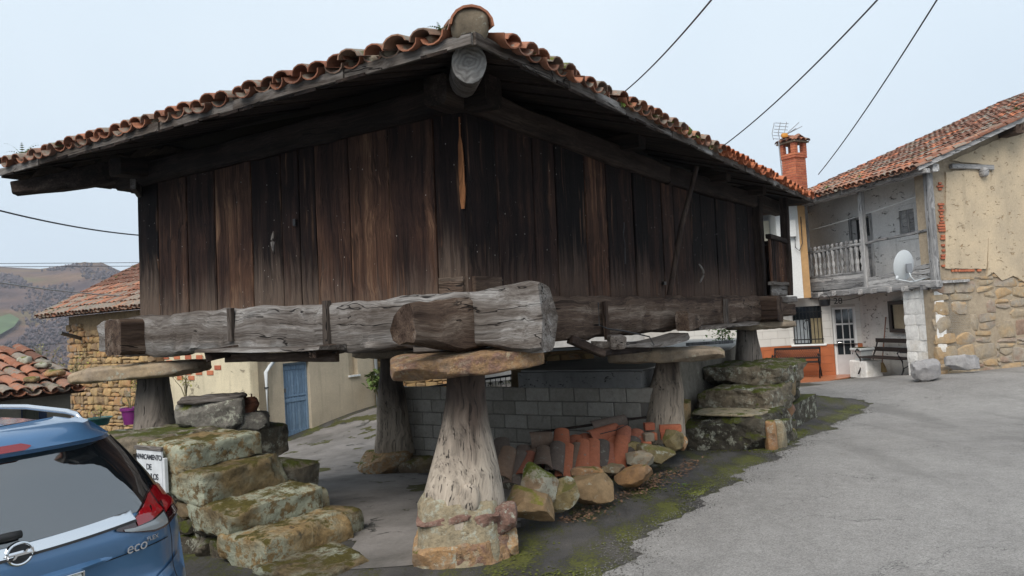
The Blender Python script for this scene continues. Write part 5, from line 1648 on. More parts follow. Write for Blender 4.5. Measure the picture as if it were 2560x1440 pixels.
n_side = len(flank(0.62, 1.628, 1.0))
tz = [z for x, z in flank(0.62, 1.628, 1.0)]
rim = []
for z, (x, zz) in zip(tz, flank(0.62, 1.628, 1.0)):
    zq = min(z, 1.635)
    p_ = tail_pt(-1, zq) if x > 0.55 else tail_pt(-x / ip(1.635, HALF), 1.635)
    rim.append(p_)
ring0 = [tuple(p) for p in rim] + [(-p.x, p.y, p.z) for p in rim[:-1][::-1]]
body.loft([ring0] + rings, cap=True)
bo = body.build('body', M['paint'], car, smooth=35, fix=True)
# wheels: tyre and rim
def wheel(x, y):
    w = empty('wheel', parent=car); w.location = (x, y, 0.32)
    mb = MB(); n = 28
    mb.loft([[(xx, r * math.cos(2 * math.pi * k / n), r * math.sin(2 * math.pi * k / n)) for k in range(n)] for xx, r in ((-0.1, 0.24), (-0.1, 0.30), (-0.07, 0.32), (0.07, 0.32), (0.1, 0.30), (0.1, 0.24))])
    mb.build('tyre', M['rubber'], w, smooth=40, fix=True)
    mb = MB(); mb.loft([[(xx, r * math.cos(2 * math.pi * k / n), r * math.sin(2 * math.pi * k / n)) for k in range(n)] for xx, r in ((-0.102, 0.235), (-0.08, 0.2), (-0.085, 0.06), (0.085, 0.06), (0.08, 0.2), (0.102, 0.235))])
    mb.build('rim', M['chrome'], w, smooth=40, fix=True)
for sx in (-1, 1):
    wheel(sx * 0.83, 0.95); wheel(sx * 0.83, 3.7)
# rear window with its wrap-round dark corners
v, f = strip_grid(lambda s, t: -0.985 + 1.97 * s, lambda s, t: 1.085 + 0.415 * t, 40, 8, 0.010)
MB().add(v, f).build('rear_window', M['carglass'], car, smooth=True)
# roof spoiler lip, brake lamp, rails
def lip(t):
    u = -0.9 + 1.8 * t
    return u
rg = []
for i in range(31):
    u = -0.93 + 1.86 * i / 30
    e_ = 1 - abs(u) ** 8 * 0.8
    p_ = tail_pt(u, 1.60); q_ = tail_pt(u, 1.515)
    rg.append([p_ + V((0, 0.12, 0.028)), p_ + V((0, -0.06 * e_, 0.012)), p_ + V((0, -0.115 * e_, -0.03)), q_ + V((0, -0.055 * e_, 0.012)), q_ + V((0, 0.02, -0.005)), p_ + V((0, 0.12, -0.03))])
MB().loft(rg).build('roof_spoiler', M['paint'], car, smooth=40, fix=True)
rg = []
for i in range(17):
    u = -0.22 + 0.44 * i / 16
    p_ = tail_pt(u, 1.60); q_ = tail_pt(u, 1.515)
    a_, b2 = p_ + V((0, -0.118, -0.03)), q_ + V((0, -0.060, 0.012))
    k = 0.15 + 0.7 * min(1, 8 * min(i, 16 - i) / 16)
    m_ = (a_ + b2) / 2
    rg.append([m_ + (a_ - m_) * k + V((0, -0.006, 0)), m_ + (b2 - m_) * k + V((0, -0.006, 0)), m_ + (b2 - m_) * k + V((0, 0.01, 0)), m_ + (a_ - m_) * k + V((0, 0.01, 0))])
MB().loft(rg).build('brake_lamp', M['lamp_red'], car, fix=True)
for sx in (-1, 1):
    mb = MB(); mb.tube([(sx * 0.60, 0.68, 1.605), (sx * 0.605, 0.74, 1.632), (sx * 0.61, 0.86, 1.645), (sx * 0.61, 1.4, 1.665), (sx * 0.61, 2.1, 1.655), (sx * 0.60, 2.4, 1.60)], [0.012, 0.017, 0.018, 0.018, 0.018, 0.01], 8)
    mb.build('roof_rail', M['chrome'], car, True)
# chrome strip across the tailgate, running into the lamps
v, f = strip_grid(lambda s, t: -0.62 + 1.24 * s, lambda s, t: 1.035 + 0.05 * t + 0.022 * (abs(2 * s - 1) ** 2), 36, 2, 0.022)
MB().add(v, f).build('chrome_strip', M['chrome'], car, smooth=True)
v, f = strip_grid(lambda s, t: -0.62 + 1.24 * s, lambda s, t: 1.022 + 0.013 * t + 0.022 * (abs(2 * s - 1) ** 2), 36, 1, 0.024)
MB().add(v, f).build('strip_shade', M['rubber'], car, smooth=True)
# tail lamps
def lamp(side):
    L_ = empty('tail_lamp', parent=car)
    def uf(a, b_): return lambda s, t: side * (a + (b_ - a) * s + 0.0 * t)
    def zlow(u): return ip(u, [(0.50, 1.02), (0.60, 0.985), (0.72, 0.955), (0.80, 0.955), (0.9, 0.98), (1.0, 1.0)])
    def zhigh(u): return ip(u, [(0.50, 1.03), (0.60, 1.055), (0.70, 1.105), (0.80, 1.165), (0.9, 1.19), (1.0, 1.175)])
    def patch(a, b_, t0, t1, mat, off, name):
        def z_(s, t):
            u = a + (b_ - a) * s
            tt = t0 + (t1 - t0) * t
            return zlow(u) + (zhigh(u) - zlow(u)) * tt
        v, f = strip_grid(lambda s, t: side * (a + (b_ - a) * s), z_, 14, 6, off)
        if side < 0: f = [q[::-1] for q in f]
        MB().add(v, f).build(name, mat, L_, smooth=True)
    patch(0.50, 1.0, 0.0, 1.0, M['lamp_dark'], 0.014, 'housing')
    patch(0.62, 0.825, 0.45, 0.97, M['lamp_red'], 0.020, 'red_lens')
    patch(0.835, 0.99, 0.34, 0.97, M['lamp_red'], 0.020, 'red_lens')
    patch(0.54, 0.825, 0.08, 0.40, M['lamp_clear'], 0.020, 'clear_lens')
    patch(0.835, 0.975, 0.08, 0.30, M['lamp_dark'], 0.020, 'smoked_lens')
lamp(1); lamp(-1)
# panel gaps
for side in (-1, 1):
    v, f = strip_grid(lambda s, t: side * (0.826 + 0.008 * s + 0.035 * max(0, (0.95 - (0.3 + 0.9 * t))) ), lambda s, t: 0.30 + 0.90 * t, 1, 24, 0.021)
    if side < 0: f = [q[::-1] for q in f]
    MB().add(v, f).build('panel_gap', M['seam'], car, smooth=True)
v, f = strip_grid(lambda s, t: 0.42 + 0.405 * s, lambda s, t: 0.872 + 0.006 * t + 0.015 * s, 10, 1, 0.004)
MB().add(v, f).build('panel_gap', M['seam'], car, smooth=True)
# number-plate recess with its overhanging lip
rg = []
for i in range(25):
    u = -0.46 + 0.92 * i / 24
    p_ = tail_pt(u, 0.892)
    k = min(1, 6 * min(i, 24 - i) / 24)
    rg.append([p_ + V((0, 0.01, 0.02)), p_ + V((0, -0.028 * k, -0.004)), p_ + V((0, -0.024 * k, -0.016)), p_ + V((0, 0.03, -0.02))])
MB().loft(rg).build('plate_lip', M['paint'], car, smooth=40, fix=True)
pl = empty('number_plate', parent=car)
pl.location = (0, 0.005, 0.812); pl.rotation_euler = (0.06, 0, 0)
b = MB(); b.box(-0.26, 0.26, -0.012, 0.012, -0.055, 0.055, 0.004); b.build('plate', M['plate'], pl)
for nm_, bx4 in (('frame', (-0.268, 0.268, 0.057, 0.066)), ('frame', (-0.268, 0.268, -0.066, -0.057)), ('frame', (-0.272, -0.262, -0.066, 0.066)), ('frame', (0.262, 0.272, -0.066, 0.066))):
    b = MB(); b.box(bx4[0], bx4[1], -0.018, 0.012, bx4[2], bx4[3], 0.002); b.build('frame', M['chrome'], pl)
lettering('YY', 0.105, M['rubber'], pl, Matrix.Translation((0.165, -0.0135, 0)) @ Matrix.Rotation(math.pi / 2, 4, 'X'), depth=0.001, bold=0.002, space=1.05)
# emblem: ring and bolt
em = empty('emblem', parent=car)
em.location = tail_pt(0, 1.045) + V((0, -0.012, 0)); em.rotation_euler = (0.0, 0, 0)
mb = MB(); n = 32
mb.loft([[(r * math.cos(2 * math.pi * k / n), y, r * math.sin(2 * math.pi * k / n)) for k in range(n)] for r, y in ((0.048, 0.0), (0.048, -0.014), (0.054, -0.018), (0.060, -0.015), (0.062, 0.0))], cap=False)
mb.build('ring', M['chrome'], em, smooth=50, fix=True)
mb = MB(); mb.loft([[(0.049 * math.cos(2 * math.pi * k / n), y, 0.049 * math.sin(2 * math.pi * k / n)) for k in range(n)] for y in (0.0, -0.006)])
mb.build('disc', plain('emblem_disc', (0.02, 0.021, 0.025), 0.35), em, fix=True)
z_ = [(p_[0] * 0.82, p_[1] * 0.82) for p_ in [(-0.078, 0.006), (0.018, 0.006), (0.030, 0.022), (0.042, 0.022), (0.028, 0.002), (0.078, -0.004), (0.078, -0.008), (-0.016, -0.008), (-0.030, -0.026), (-0.044, -0.026), (-0.028, -0.002), (-0.078, 0.002)]]
MB().prism([(x, -0.024, z) for x, z in z_], (0, 0.012, 0)).build('bolt', M['chrome'], em, fix=True)
# badge, wiper, bumper crease
lettering('eco', 0.085, M['chrome'], car, Matrix.Translation(tail_pt(0.60, 0.905) + V((0, -0.008, 0))) @ Matrix.Rotation(0.16, 4, 'Z') @ Matrix.Rotation(math.pi / 2, 4, 'X'), name='badge', depth=0.003, shear=0.15)
lettering('FLEX', 0.036, M['chrome'], car, Matrix.Translation(tail_pt(0.705, 0.925) + V((0, -0.008, 0))) @ Matrix.Rotation(0.26, 4, 'Z') @ Matrix.Rotation(math.pi / 2, 4, 'X'), name='badge', depth=0.003)
mb = MB(); mb.tube([tail_pt(0.02 - 0.55 * t, 1.135 + 0.012 * t, 0.035) for t in [k / 10 for k in range(11)]], [0.020, 0.022, 0.02, 0.018, 0.014, 0.012, 0.011, 0.010, 0.010, 0.009, 0.008], 8)
mb.build('wiper', M['rubber'], car, True)
v, f = strip_grid(lambda s, t: 0.50 + 0.44 * s, lambda s, t: 0.60 + 0.10 * s + (0.02 + 0.05 * s) * t, 12, 2, 0.012)
MB().add(v, f).build('bumper_crease', M['paint'], car, smooth=True)
# ------------------------------------------------------------------ houses
class Frame:
    """local x: left to right along the front, y: into the house, z: up"""
    def __init__(s, p0, dx, z=0.0):
        dx = V((dx[0], dx[1], 0)).normalized()
        s.m = Matrix((dx, V((-dx.y, dx.x, 0)), V((0, 0, 1)))).transposed().to_4x4()
        s.m.translation = V((p0[0], p0[1], z))
        s.i = s.m.inverted()
    def hit(s, px, py, ax, val):
        o = s.i @ EYE
        d = s.i.to_3x3() @ ray(px, py)
        t = (val - o[ax]) / d[ax]
        return o + d * t
    def rect(s, xl, xr, yt, yb_, val=0.0):
        """rectangle on the plane y=val from pixel extents -> x0, x1, z0, z1"""
        xm, ym = (xl + xr) / 2, (yt + yb_) / 2
        return s.hit(xl, ym, 1, val).x, s.hit(xr, ym, 1, val).x, s.hit(xm, yb_, 1, val).z, s.hit(xm, yt, 1, val).z
    def root(s, name): return empty(name, s.m)
def pbox(name, mat, parent, x0, x1, y0, y1, z0, z1, b=0.0):
    return MB().box(min(x0, x1), max(x0, x1), min(y0, y1), max(y0, y1), min(z0, z1), max(z0, z1), b).build(name, mat, parent)
def wall_with_holes(name, mat, parent, x0, x1, z0, z1, y, th, holes, top=None, axis='x'):
    """wall slab along x at y..y+th with rectangular openings (x0, x1, z0, z1); reveals included"""
    xs_ = sorted(set([x0, x1] + [h[0] for h in holes] + [h[1] for h in holes]))
    zs_ = sorted(set([z0, z1] + [h[2] for h in holes] + [h[3] for h in holes]))
    mb = MB()
    for i in range(len(xs_) - 1):
        z_run = None
        for j in range(len(zs_) - 1):
            cx, cz = (xs_[i] + xs_[i + 1]) / 2, (zs_[j] + zs_[j + 1]) / 2
            if any(h[0] < cx < h[1] and h[2] < cz < h[3] for h in holes): continue
            a, c, d, e = xs_[i], xs_[i + 1], zs_[j], zs_[j + 1]
            for yy, fl in ((y, 0), (y + th, 1)):
                q = [(a, yy, d), (c, yy, d), (c, yy, e), (a, yy, e)]
                mb.add(q, [(0, 1, 2, 3)])
    for h in holes:
        a, c, d, e = h
        mb.add([(a, y, d), (a, y + th, d), (a, y + th, e), (a, y, e), (c, y, d), (c, y + th, d), (c, y + th, e), (c, y, e)], [(0, 1, 2, 3), (4, 7, 6, 5), (0, 4, 5, 1), (3, 2, 6, 7)])
    for (a, c) in ((x0, x0), (x1, x1)):
        mb.add([(a, y, z0), (a, y + th, z0), (a, y + th, z1), (a, y, z1)], [(0, 1, 2, 3)])
    mb.add([(x0, y, z1), (x1, y, z1), (x1, y + th, z1), (x0, y + th, z1)], [(0, 1, 2, 3)])
    o = mb.build(name, mat, parent)
    if axis == 'y':
        pass
    return o
def rubble_face(root, x0, x1, z0, z1, y, mat, seed, hmin, hmax, wmin, wmax, keep=lambda x, z: True, limit=300, gap=0.012, depth=0.07, mt=None, name='stone', quoin=None, proud=0.022):
    """coursed rubble: every stone its own piece, set a little proud of the joint"""
    rr = random.Random(seed)
    z = z0; n = 0
    while z < z1 - 0.03:
        h = min(rr.uniform(hmin, hmax), z1 - z)
        x = x0 - rr.random() * 0.05
        while x < x1 - 0.02:
            w = rr.uniform(wmin, wmax)
            if x + w > x1: w = x1 - x
            if w > 0.05 and keep(x + w / 2, z + h / 2) and n < limit:
                # some places hold two thin stones instead of one
                subs = [(z, h)] if rr.random() < 0.72 or h < 0.14 else [(z, h * 0.48), (z + h * 0.5, h * 0.5)]
                for zz, hh in subs:
                    v, f = stone_geo(max(w - gap, 0.04) / 2, depth, max(hh - gap, 0.03) / 2, 4, 12, 0.06, rr.random() * 99, 1.8, 0.006, 8, (0.84, 1.2))
                    a = rr.gauss(0, 0.05)
                    c = V((x + w / 2, y + depth - proud * rr.uniform(0.3, 1.1), zz + hh / 2))
                    R = Matrix.Rotation(a, 3, 'Y')
                    pts = [R @ q + c for q in v]
                    if mt is not None: pts = [mt @ q for q in pts]
                    MB().add(pts, f).build(name, mat, root, smooth=18)
                    n += 1
            x += w
        z += h
    return n
M['glass'] = NM('window_glass').done((0.02, 0.025, 0.03), 0.05, spec=0.8)
M['dark'] = plain('dark_room', (0.01, 0.01, 0.011), 0.9)
GRW = [(0.28, (0.10, 0.10, 0.105)), (0.43, (0.24, 0.24, 0.245)), (0.56, (0.42, 0.415, 0.415)), (0.75, (0.62, 0.615, 0.61))]
for ax in 'xyz':
    M['pale_' + ax] = wood('bleached_paintless_wood_' + ax, GRW, ax, var=0.2, crack=0.8, bump=0.01)

# ---- old house with the wooden balcony --------------------------------------------------
Q = aty(2347, 915, 17.2)
F1 = Frame((Q.x, Q.y), (0.2, -0.98))
oh = F1.root('balcony_house')
tag(oh, 'old stone house with sagging grey wooden balcony and peeling ochre plaster gable', 'house')
M['limewash'] = stucco('old_limewash', (0.68, 0.67, 0.65), (0.50, 0.49, 0.47), patch=(0.24, 0.20, 0.15), pscale=1.3, pth=0.66, flake=((0.12, 0.11, 0.10), 5.0, 0.012), grime=0.3, bump=0.03)
M['limewash_up'] = stucco('grey_limewash', (0.82, 0.81, 0.80), (0.68, 0.675, 0.67), flake=((0.14, 0.13, 0.125), 3.0, 0.012), grime=0.3, bump=0.03)
M['ochre'] = stucco('ochre_plaster', (0.54, 0.44, 0.31), (0.40, 0.335, 0.25), patch=(0.36, 0.31, 0.25), pscale=0.9, pth=0.66, grime=0.2, bump=0.02, flake=((0.30, 0.21, 0.12), 6.0, 0.02))
M['whitestone'] = rockmat('whitewashed_stone', [(0.2, (0.62, 0.61, 0.59)), (0.6, (0.74, 0.73, 0.71)), (0.9, (0.50, 0.45, 0.38))], 0.1, 0.0, dark=0.25, rand=0.4)
M['stone_big'] = rockmat('gable_stone', [(0.05, (0.30, 0.26, 0.21)), (0.3, (0.34, 0.27, 0.185)), (0.5, (0.38, 0.26, 0.145)), (0.7, (0.30, 0.265, 0.22)), (0.9, (0.26, 0.18, 0.135))], 0.2, 0.02, dark=0.35, scale=1.2, rand=0.8)
XF = -4.75                                       # far end of the front
FL = 2.2                                          # balcony floor height
# recessed ground-floor wall with the notice case, upper wall with door and shutter
gw = wall_with_holes('ground_floor_wall', M['limewash'], oh, XF - 1.5, -0.05, -0.6, FL, 0.92, 0.3, [])
dx0, dx1, dz0, dz1 = F1.rect(2133, 2180, 545, 703, 0.9)
sx0, sx1, sz0, sz1 = F1.rect(2250, 2288, 524, 590, 0.9)
dz0 = FL + 0.02
wall_with_holes('upper_wall', M['limewash_up'], oh, XF - 1.5, -0.02, FL + 0.0, 5.1, 0.9, 0.25, [(dx0, dx1, dz0, dz1), (sx0, sx1, sz0, sz1)])
d = empty('balcony_door', parent=oh)
pbox('door_leaf', M['pale_z'], d, dx0 + 0.32, dx1 - 0.03, 0.98, 1.03, dz0, dz1 - 0.03)
pbox('dark_gap', M['dark'], d, dx0, dx1, 1.06, 1.08, dz0, dz1)
for k in range(3):
    pbox('panel', M['glass'] if k == 2 else M['pale_x'], d, dx0 + 0.40, dx1 - 0.12, 0.965, 0.985, dz0 + 0.15 + k * 0.62, dz0 + 0.62 + k * 0.62, 0.01)
for a, c, e, g in ((dx0 - 0.09, dx0, dz0, dz1 + 0.08), (dx1, dx1 + 0.09, dz0, dz1 + 0.08), (dx0, dx1, dz1, dz1 + 0.08)):
    pbox('frame', M['pale_z'], d, a, c, 0.865, 0.93, e, g, 0.008)
d = empty('shutter', parent=oh)
pbox('shutter_leaf', M['pale_z'], d, sx0 + 0.01, (sx0 + sx1) / 2 - 0.005, 0.94, 0.98, sz0, sz1)
pbox('shutter_leaf', M['pale_z'], d, (sx0 + sx1) / 2 + 0.005, sx1 - 0.01, 0.94, 0.98, sz0, sz1)
for k in (0, 1):
    a = sx0 + 0.05 + k * (sx1 - sx0) / 2
    pbox('panel', M['pale_x'], d, a, a + (sx1 - sx0) / 2 - 0.1, 0.925, 0.94, sz0 + 0.08, sz1 - 0.08, 0.006)
for a, c, e, g in ((sx0 - 0.10, sx0, sz0 - 0.1, sz1 + 0.12), (sx1, sx1 + 0.1, sz0 - 0.1, sz1 + 0.12), (sx0, sx1, sz1, sz1 + 0.12), (sx0, sx1, sz0 - 0.1, sz0)):
    pbox('frame', M['limewash_up'], d, a, c, 0.875, 0.93, e, g, 0.006)
# notice case
nx0, nx1, nz0, nz1 = F1.rect(2229, 2291, 751, 831, 0.9)
nb = empty('notice_case', F1.m)
tag(nb, 'dark framed glass notice case with a paper, on the flaking white wall', 'notice case')
pbox('back_board', plain('notice_cork', (0.42, 0.34, 0.22), 0.8), nb, nx0 + 0.05, nx1 - 0.05, 0.87, 0.915, nz0 + 0.05, nz1 - 0.05)
pbox('paper', plain('paper', (0.62, 0.64, 0.70), 0.7), nb, (nx0 * 0.42 + nx1 * 0.58), nx1 - 0.13, 0.862, 0.868, nz1 - 0.5, nz1 - 0.13)
for a, c, e, g in ((nx0, nx0 + 0.11, nz0, nz1), (nx1 - 0.11, nx1, nz0, nz1), (nx0 + 0.11, nx1 - 0.11, nz1 - 0.10, nz1), (nx0 + 0.11, nx1 - 0.11, nz0, nz0 + 0.10)):
    pbox('frame', plain('dark_brown_frame', (0.022, 0.016, 0.014), 0.5), nb, a, c, 0.80, 0.92, e, g, 0.006)
_pg = NM('case_glass').done((1, 1, 1), 0.02, spec=0.5, Transmission_Weight=1.0, IOR=1.1)
pbox('pane', _pg, nb, nx0 + 0.11, nx1 - 0.11, 0.835, 0.839, nz0 + 0.1, nz1 - 0.1)
# corner pier: whitewashed stones turning to bare stone
pr = random.Random(8)
pbox('pier_core', M['limewash'], oh, -1.0, 0.0, 0.03, 0.92, -0.6, FL)
z = -0.5
while z < FL - 0.05:
    h = pr.uniform(0.22, 0.42)
    h = min(h, FL - z)
    x = -1.02
    while x < -0.05:
        w = min(pr.uniform(0.35, 0.65), 0.02 - x)
        v, f = stone_geo(w / 2 - 0.002, 0.125, h / 2 - 0.002, 4, 14, 0.045, pr.random() * 99, 1.8, 0.012)
        MB().add([q + V((x + w / 2, 0.14, z + h / 2)) for q in v], f).build('stone', M['whitestone'] if (z > 0.55 or x < -0.6) else M['stone_big'], oh, smooth=30)
        x += w
    z += h
# gable: plaster above, bare stone below and along the right
GYE = 7.5
pitch = 0.375
EZ = 4.72
def roofz(y): return EZ + pitch * (y + 0.5)
gb = MB()
poly = [(0, 0.0, -0.6), (0, GYE, -0.6), (0, GYE, roofz(GYE) - 0.12), (0, 0.0, roofz(0) - 0.12)]
gb.prism(poly, (-0.3, 0, 0))
M['gable_joint'] = rockmat('gable_mortar', [(0.2, (0.26, 0.21, 0.155)), (0.8, (0.37, 0.305, 0.225))], 0.1, 0.0, dark=0.3, rand=0.0)
gb.build('gable_wall', M['gable_joint'], oh, fix=True)
# plaster skins with ragged lower edges (read on the wall)
def gpt(px, py, off=0.0):
    p_ = F1.hit(px, py, 0, off)
    return p_
def skin(name, pts, off, mat, sub=4, rag=0.03, seed=0):
    P3 = [gpt(x, y) for x, y in pts]
    out = []
    for i in range(len(P3)):
        a, c = P3[i], P3[(i + 1) % len(P3)]
        k = max(1, int((c - a).length / 0.12))
        for j in range(k):
            q = a.lerp(c, j / k)
            out.append(V((off, q.y + rag * nz((q.y, q.z, 0), 6, seed), q.z + rag * nz((q.y, q.z, 5), 6, seed))))
    return MB().prism(out, (-off - 0.02, 0, 0)).build(name, mat, oh, fix=True)
skin('plaster', [(2362, 432), (2474, 415), (2470, 560), (2462, 672), (2360, 672)], 0.044, M['ochre'], seed=1, rag=0.02)
skin('plaster', [(2375, 402), (2560, 318), (2700, 250), (2700, 720), (2560, 705), (2530, 690), (2500, 700), (2480, 680), (2466, 690), (2468, 560), (2476, 420), (2440, 410)], 0.042, M['ochre'], seed=2)
# brick showing in the gaps
br_ = random.Random(4)
def brick_strip(pxa, pya, pxb, pyb, wide, n):
    for i in range(n):
        t = (i + 0.5) / n
        p_ = gpt(pxa + (pxb - pxa) * t, pya + (pyb - pya) * t)
        if br_.random() < 0.35: continue
        w = wide * br_.uniform(0.35, 1.15)
        v, f = stone_geo(0.02, w / 2, 0.026, 2, 8, 0.1, br_.random() * 50)
        MB().add([q + V((0.022, p_.y, p_.z)) for q in v], f).build('brick', M['brick'], oh)
brick_strip(2347, 440, 2353, 560, 0.16, 16)
brick_strip(2352, 560, 2357, 600, 0.28, 6)
brick_strip(2356, 610, 2358, 668, 0.14, 9)
for r_ in range(3): brick_strip(2375, 677 - r_ * 0, 2450, 676, 0.11, 9)
brick_strip(2457, 640, 2452, 670, 0.12, 5); brick_strip(2455, 590, 2460, 625, 0.1, 5); brick_strip(2430, 438, 2436, 448, 0.14, 2)
# stones of the gable foot, large and squared
zt_l = gpt(2350, 690).z
mtg = Matrix(((0, -1, 0, 0), (1, 0, 0, 0), (0, 0, 1, 0), (0, 0, 0, 1)))    # wall-plane x -> local y, depth -> -x
rubble_face(oh, 0.0, 1.62, -0.5, 2.28, -0.018, M['stone_big'], 12, 0.16, 0.42, 0.22, 0.66, lambda x, z: nz((x, z, 0), 1.6, 4) < 0.42, 120, 0.012, 0.06, mtg)
rubble_face(oh, 1.62, GYE - 2.2, -0.5, 2.32, -0.018, M['stone_big'], 15, 0.2, 0.5, 0.25, 0.66, lambda x, z: nz((x, z, 0), 1.6, 4) < 0.42, 120, 0.012, 0.06, mtg)
# timbers set in the gable
p_, q_ = gpt(2372, 417), gpt(2476, 420)
beam('gable_timber', (0.06, p_.y, p_.z), (0.06, q_.y, q_.z), 0.1, 0.11, M['pale_y'], oh, seg=6, amp=0.012, seed=2)
q_ = gpt(2450, 432)
v, f = stone_geo(0.1, 0.09, 0.11, 4, 3, 0.1, 4)
MB().add([q + V((0.1, q_.y, q_.z)) for q in v], f).build('timber_stub', M['pale_x'], oh, smooth=60)
# balcony ---------------------------------------------------------
pbox('balcony_floor', M['pale_x'], oh, XF, 0.1, 0.02, 0.9, FL - 0.03, FL + 0.03)
beam('balcony_beam', (XF - 0.1, -0.02, FL - 0.13), (0.25, -0.02, FL - 0.02), 0.16, 0.17, M['pale_x'], oh, seg=24, amp=0.03, seed=4)
for k in range(9):
    x = XF + 0.2 + k * 0.55
    beam('balcony_joist', (x, -0.16 - 0.05 * (k % 2), FL - 0.10), (x, 0.92, FL - 0.10), 0.1, 0.12, M['pale_y'], oh, seg=4, amp=0.012, seed=k)
XM = F1.hit(2160, 600, 1, 0).x
XR = 0.12
for nm_, x, w in (('balcony_post', XF + 0.05, 0.11), ('balcony_post', XM, 0.13), ('balcony_post', XR, 0.16)):
    beam(nm_, (x, 0, FL - 0.15), (x, 0, 4.68), w, w, M['pale_z'], oh, seg=8, amp=0.01, seed=x, up=(0, 1, 0))
RZ = 3.3
beam('hand_rail', (XF, 0, RZ), (XM, 0, RZ + 0.02), 0.09, 0.07, M['pale_x'], oh, seg=10, amp=0.008, seed=5)
beam('hand_rail', (XM, 0, RZ + 0.02), (XR, 0, RZ + 0.10), 0.07, 0.06, M['pale_x'], oh, seg=10, amp=0.012, seed=6)
beam('foot_rail', (XF, 0, FL + 0.40), (XM, 0, FL + 0.40), 0.10, 0.06, M['pale_x'], oh, seg=10, amp=0.008, seed=7)
bal = MB().lathe([(0.035, 0), (0.05, 0.03), (0.035, 0.10), (0.028, 0.13), (0.055, 0.20), (0.05, 0.26), (0.025, 0.33), (0.04, 0.36), (0.025, 0.39), (0.05, 0.46), (0.055, 0.52), (0.03, 0.60), (0.035, 0.63), (0.05, 0.66), (0.035, 0.70)], 8)
bo_ = bal.build('baluster', M['pale_z'], oh, True)
nbal = 12
for k in range(nbal):
    o = bo_ if k == 0 else bo_.copy()
    if k: COL.objects.link(o)
    o.parent = oh
    o.location = (XF + 0.2 + k * (XM - XF - 0.32) / (nbal - 1), 0, FL + 0.42)
    o.scale = (1, 1, 0.83 / 0.70)
for k in range(3):                               # apron boards under the balusters, slipping to the right
    beam('apron_board', (XF, -0.02, FL + 0.07 + k * 0.125), (XM - 0.05, -0.02, FL + 0.07 + k * 0.125), 0.03, 0.118, M['pale_x'], oh, seg=8, amp=0.008, seed=k)
    beam('apron_board', (XM + 0.08, -0.02, FL - 0.02 + k * 0.10), (XR, -0.02, FL + 0.16 + k * 0.12), 0.03, 0.10, M['pale_x'], oh, seg=8, amp=0.012, seed=k + 9)
beam('eave_plate', (XF - 0.2, 0.0, 4.72), (0.4, 0.0, 4.74), 0.16, 0.16, M['pale_x'], oh, seg=14, amp=0.02, seed=9)
beam('eave_plate', (XF - 0.3, -0.34, 4.66), (0.55, -0.34, 4.66), 0.10, 0.10, M['pale_x'], oh, seg=14, amp=0.02, seed=10)
for k in range(9):
    x = XF + 0.1 + k * 0.58
    beam('rafter', (x, -0.46, roofz(-0.46) - 0.06), (x, 1.4, roofz(1.4) - 0.06), 0.09, 0.10, M['pale_y'], oh, seg=4, amp=0.01, seed=k)
dk = MB().prism([(XF - 1.0, -0.5, roofz(-0.5)), (0.45, -0.5, roofz(-0.5)), (0.45, 9.0, roofz(9.0)), (XF - 1.0, 9.0, roofz(9.0))], (0, 0, -0.03))
dk.build('roof_boarding', M['pale_x'], oh, fix=True)
beam('verge_board', (0.47, -0.52, roofz(-0.52) + 0.0), (0.47, 6.5, roofz(6.5) + 0.0), 0.04, 0.10, M['pale_y'], oh, seg=14, amp=0.008, seed=12)
beam('purlin_end', (0.5, 2.2, roofz(2.2) - 0.17), (-0.5, 2.2, roofz(2.2) - 0.17), 0.24, 0.2, M['brown_x'], oh, seg=5, amp=0.02, seed=12)
sl = V((0, 1, pitch)).normalized()
RM = [M['tile'], M['tile_old'], M['tile_new']]
tiled_slope(oh, V((XF - 1.0, -0.56, EZ - 0.02)), V((1, 0, 0)), sl, V((1, 0, 0)).cross(sl), 31, 25, 0.2, 0.37, 290, lambda c, r, t, rr: RM[0] if rr.random() < 0.6 else (RM[1] if rr.random() < 0.75 else RM[2]), 17, lift=0.03)
for k in range(9):                                # verge tiles laid along the rake
    o = link('verge_tile', tile_data(M['tile'], False)[0], oh)
    R = Matrix((V((1, 0, 0)), sl, V((1, 0, 0)).cross(sl))).transposed()
    mt_ = R.to_4x4(); mt_.translation = V((0.40, -0.5 + k * 0.38, roofz(-0.5 + k * 0.38) + 0.09)); o.matrix_local = mt_
# hidden back of the house
pbox('back_wall', M['ochre'], oh, XF - 1.5, XF - 1.25, 1.22, 7.0, -0.6, 5.2)

# ---- tiled house number 28 --------------------------------------------------------------
P28 = (9.55, 21.22)
F2 = Frame(P28, (0.894, -0.447))
th = F2.root('tiled_house')
tag(th, 'house fronted with white and terracotta tiles, with white overhanging upper storey and brick chimney', 'house')
def tilewall(name, c1, c2, bw, bh):
    m = NM(name)
    br = m.node('ShaderNodeTexBrick', Scale=1.0)
    br.inputs['Color1'].default_value = (*c1, 1); br.inputs['Color2'].default_value = (*mul3(c1, 0.93), 1)
    br.inputs['Mortar'].default_value = (*c2, 1)
    br.inputs['Brick Width'].default_value = bw; br.inputs['Row Height'].default_value = bh; br.inputs['Mortar Size'].default_value = 0.006
    c = m.co((1, 1, 1), rnd=False)
    s_ = m.sep(c)
    cb = m.node('ShaderNodeCombineXYZ'); m.put(cb.inputs[0], s_[0]); m.put(cb.inputs[1], s_[2])
    m.put(br.inputs['Vector'], cb.outputs[0])
    n = m.noise(c, 3.0, 4)
    col = m.mix(1.0, br.outputs['Color'], m.ramp(n, [(0.3, g3(0.88)), (0.7, g3(1.08))]), 'MULTIPLY')
    return m.done(col, 0.35, br.outputs['Fac'], -0.004, 0.5, spec=0.4)
M['wtile_bed'] = plain('tile_grout', (0.46, 0.44, 0.41), 0.9)
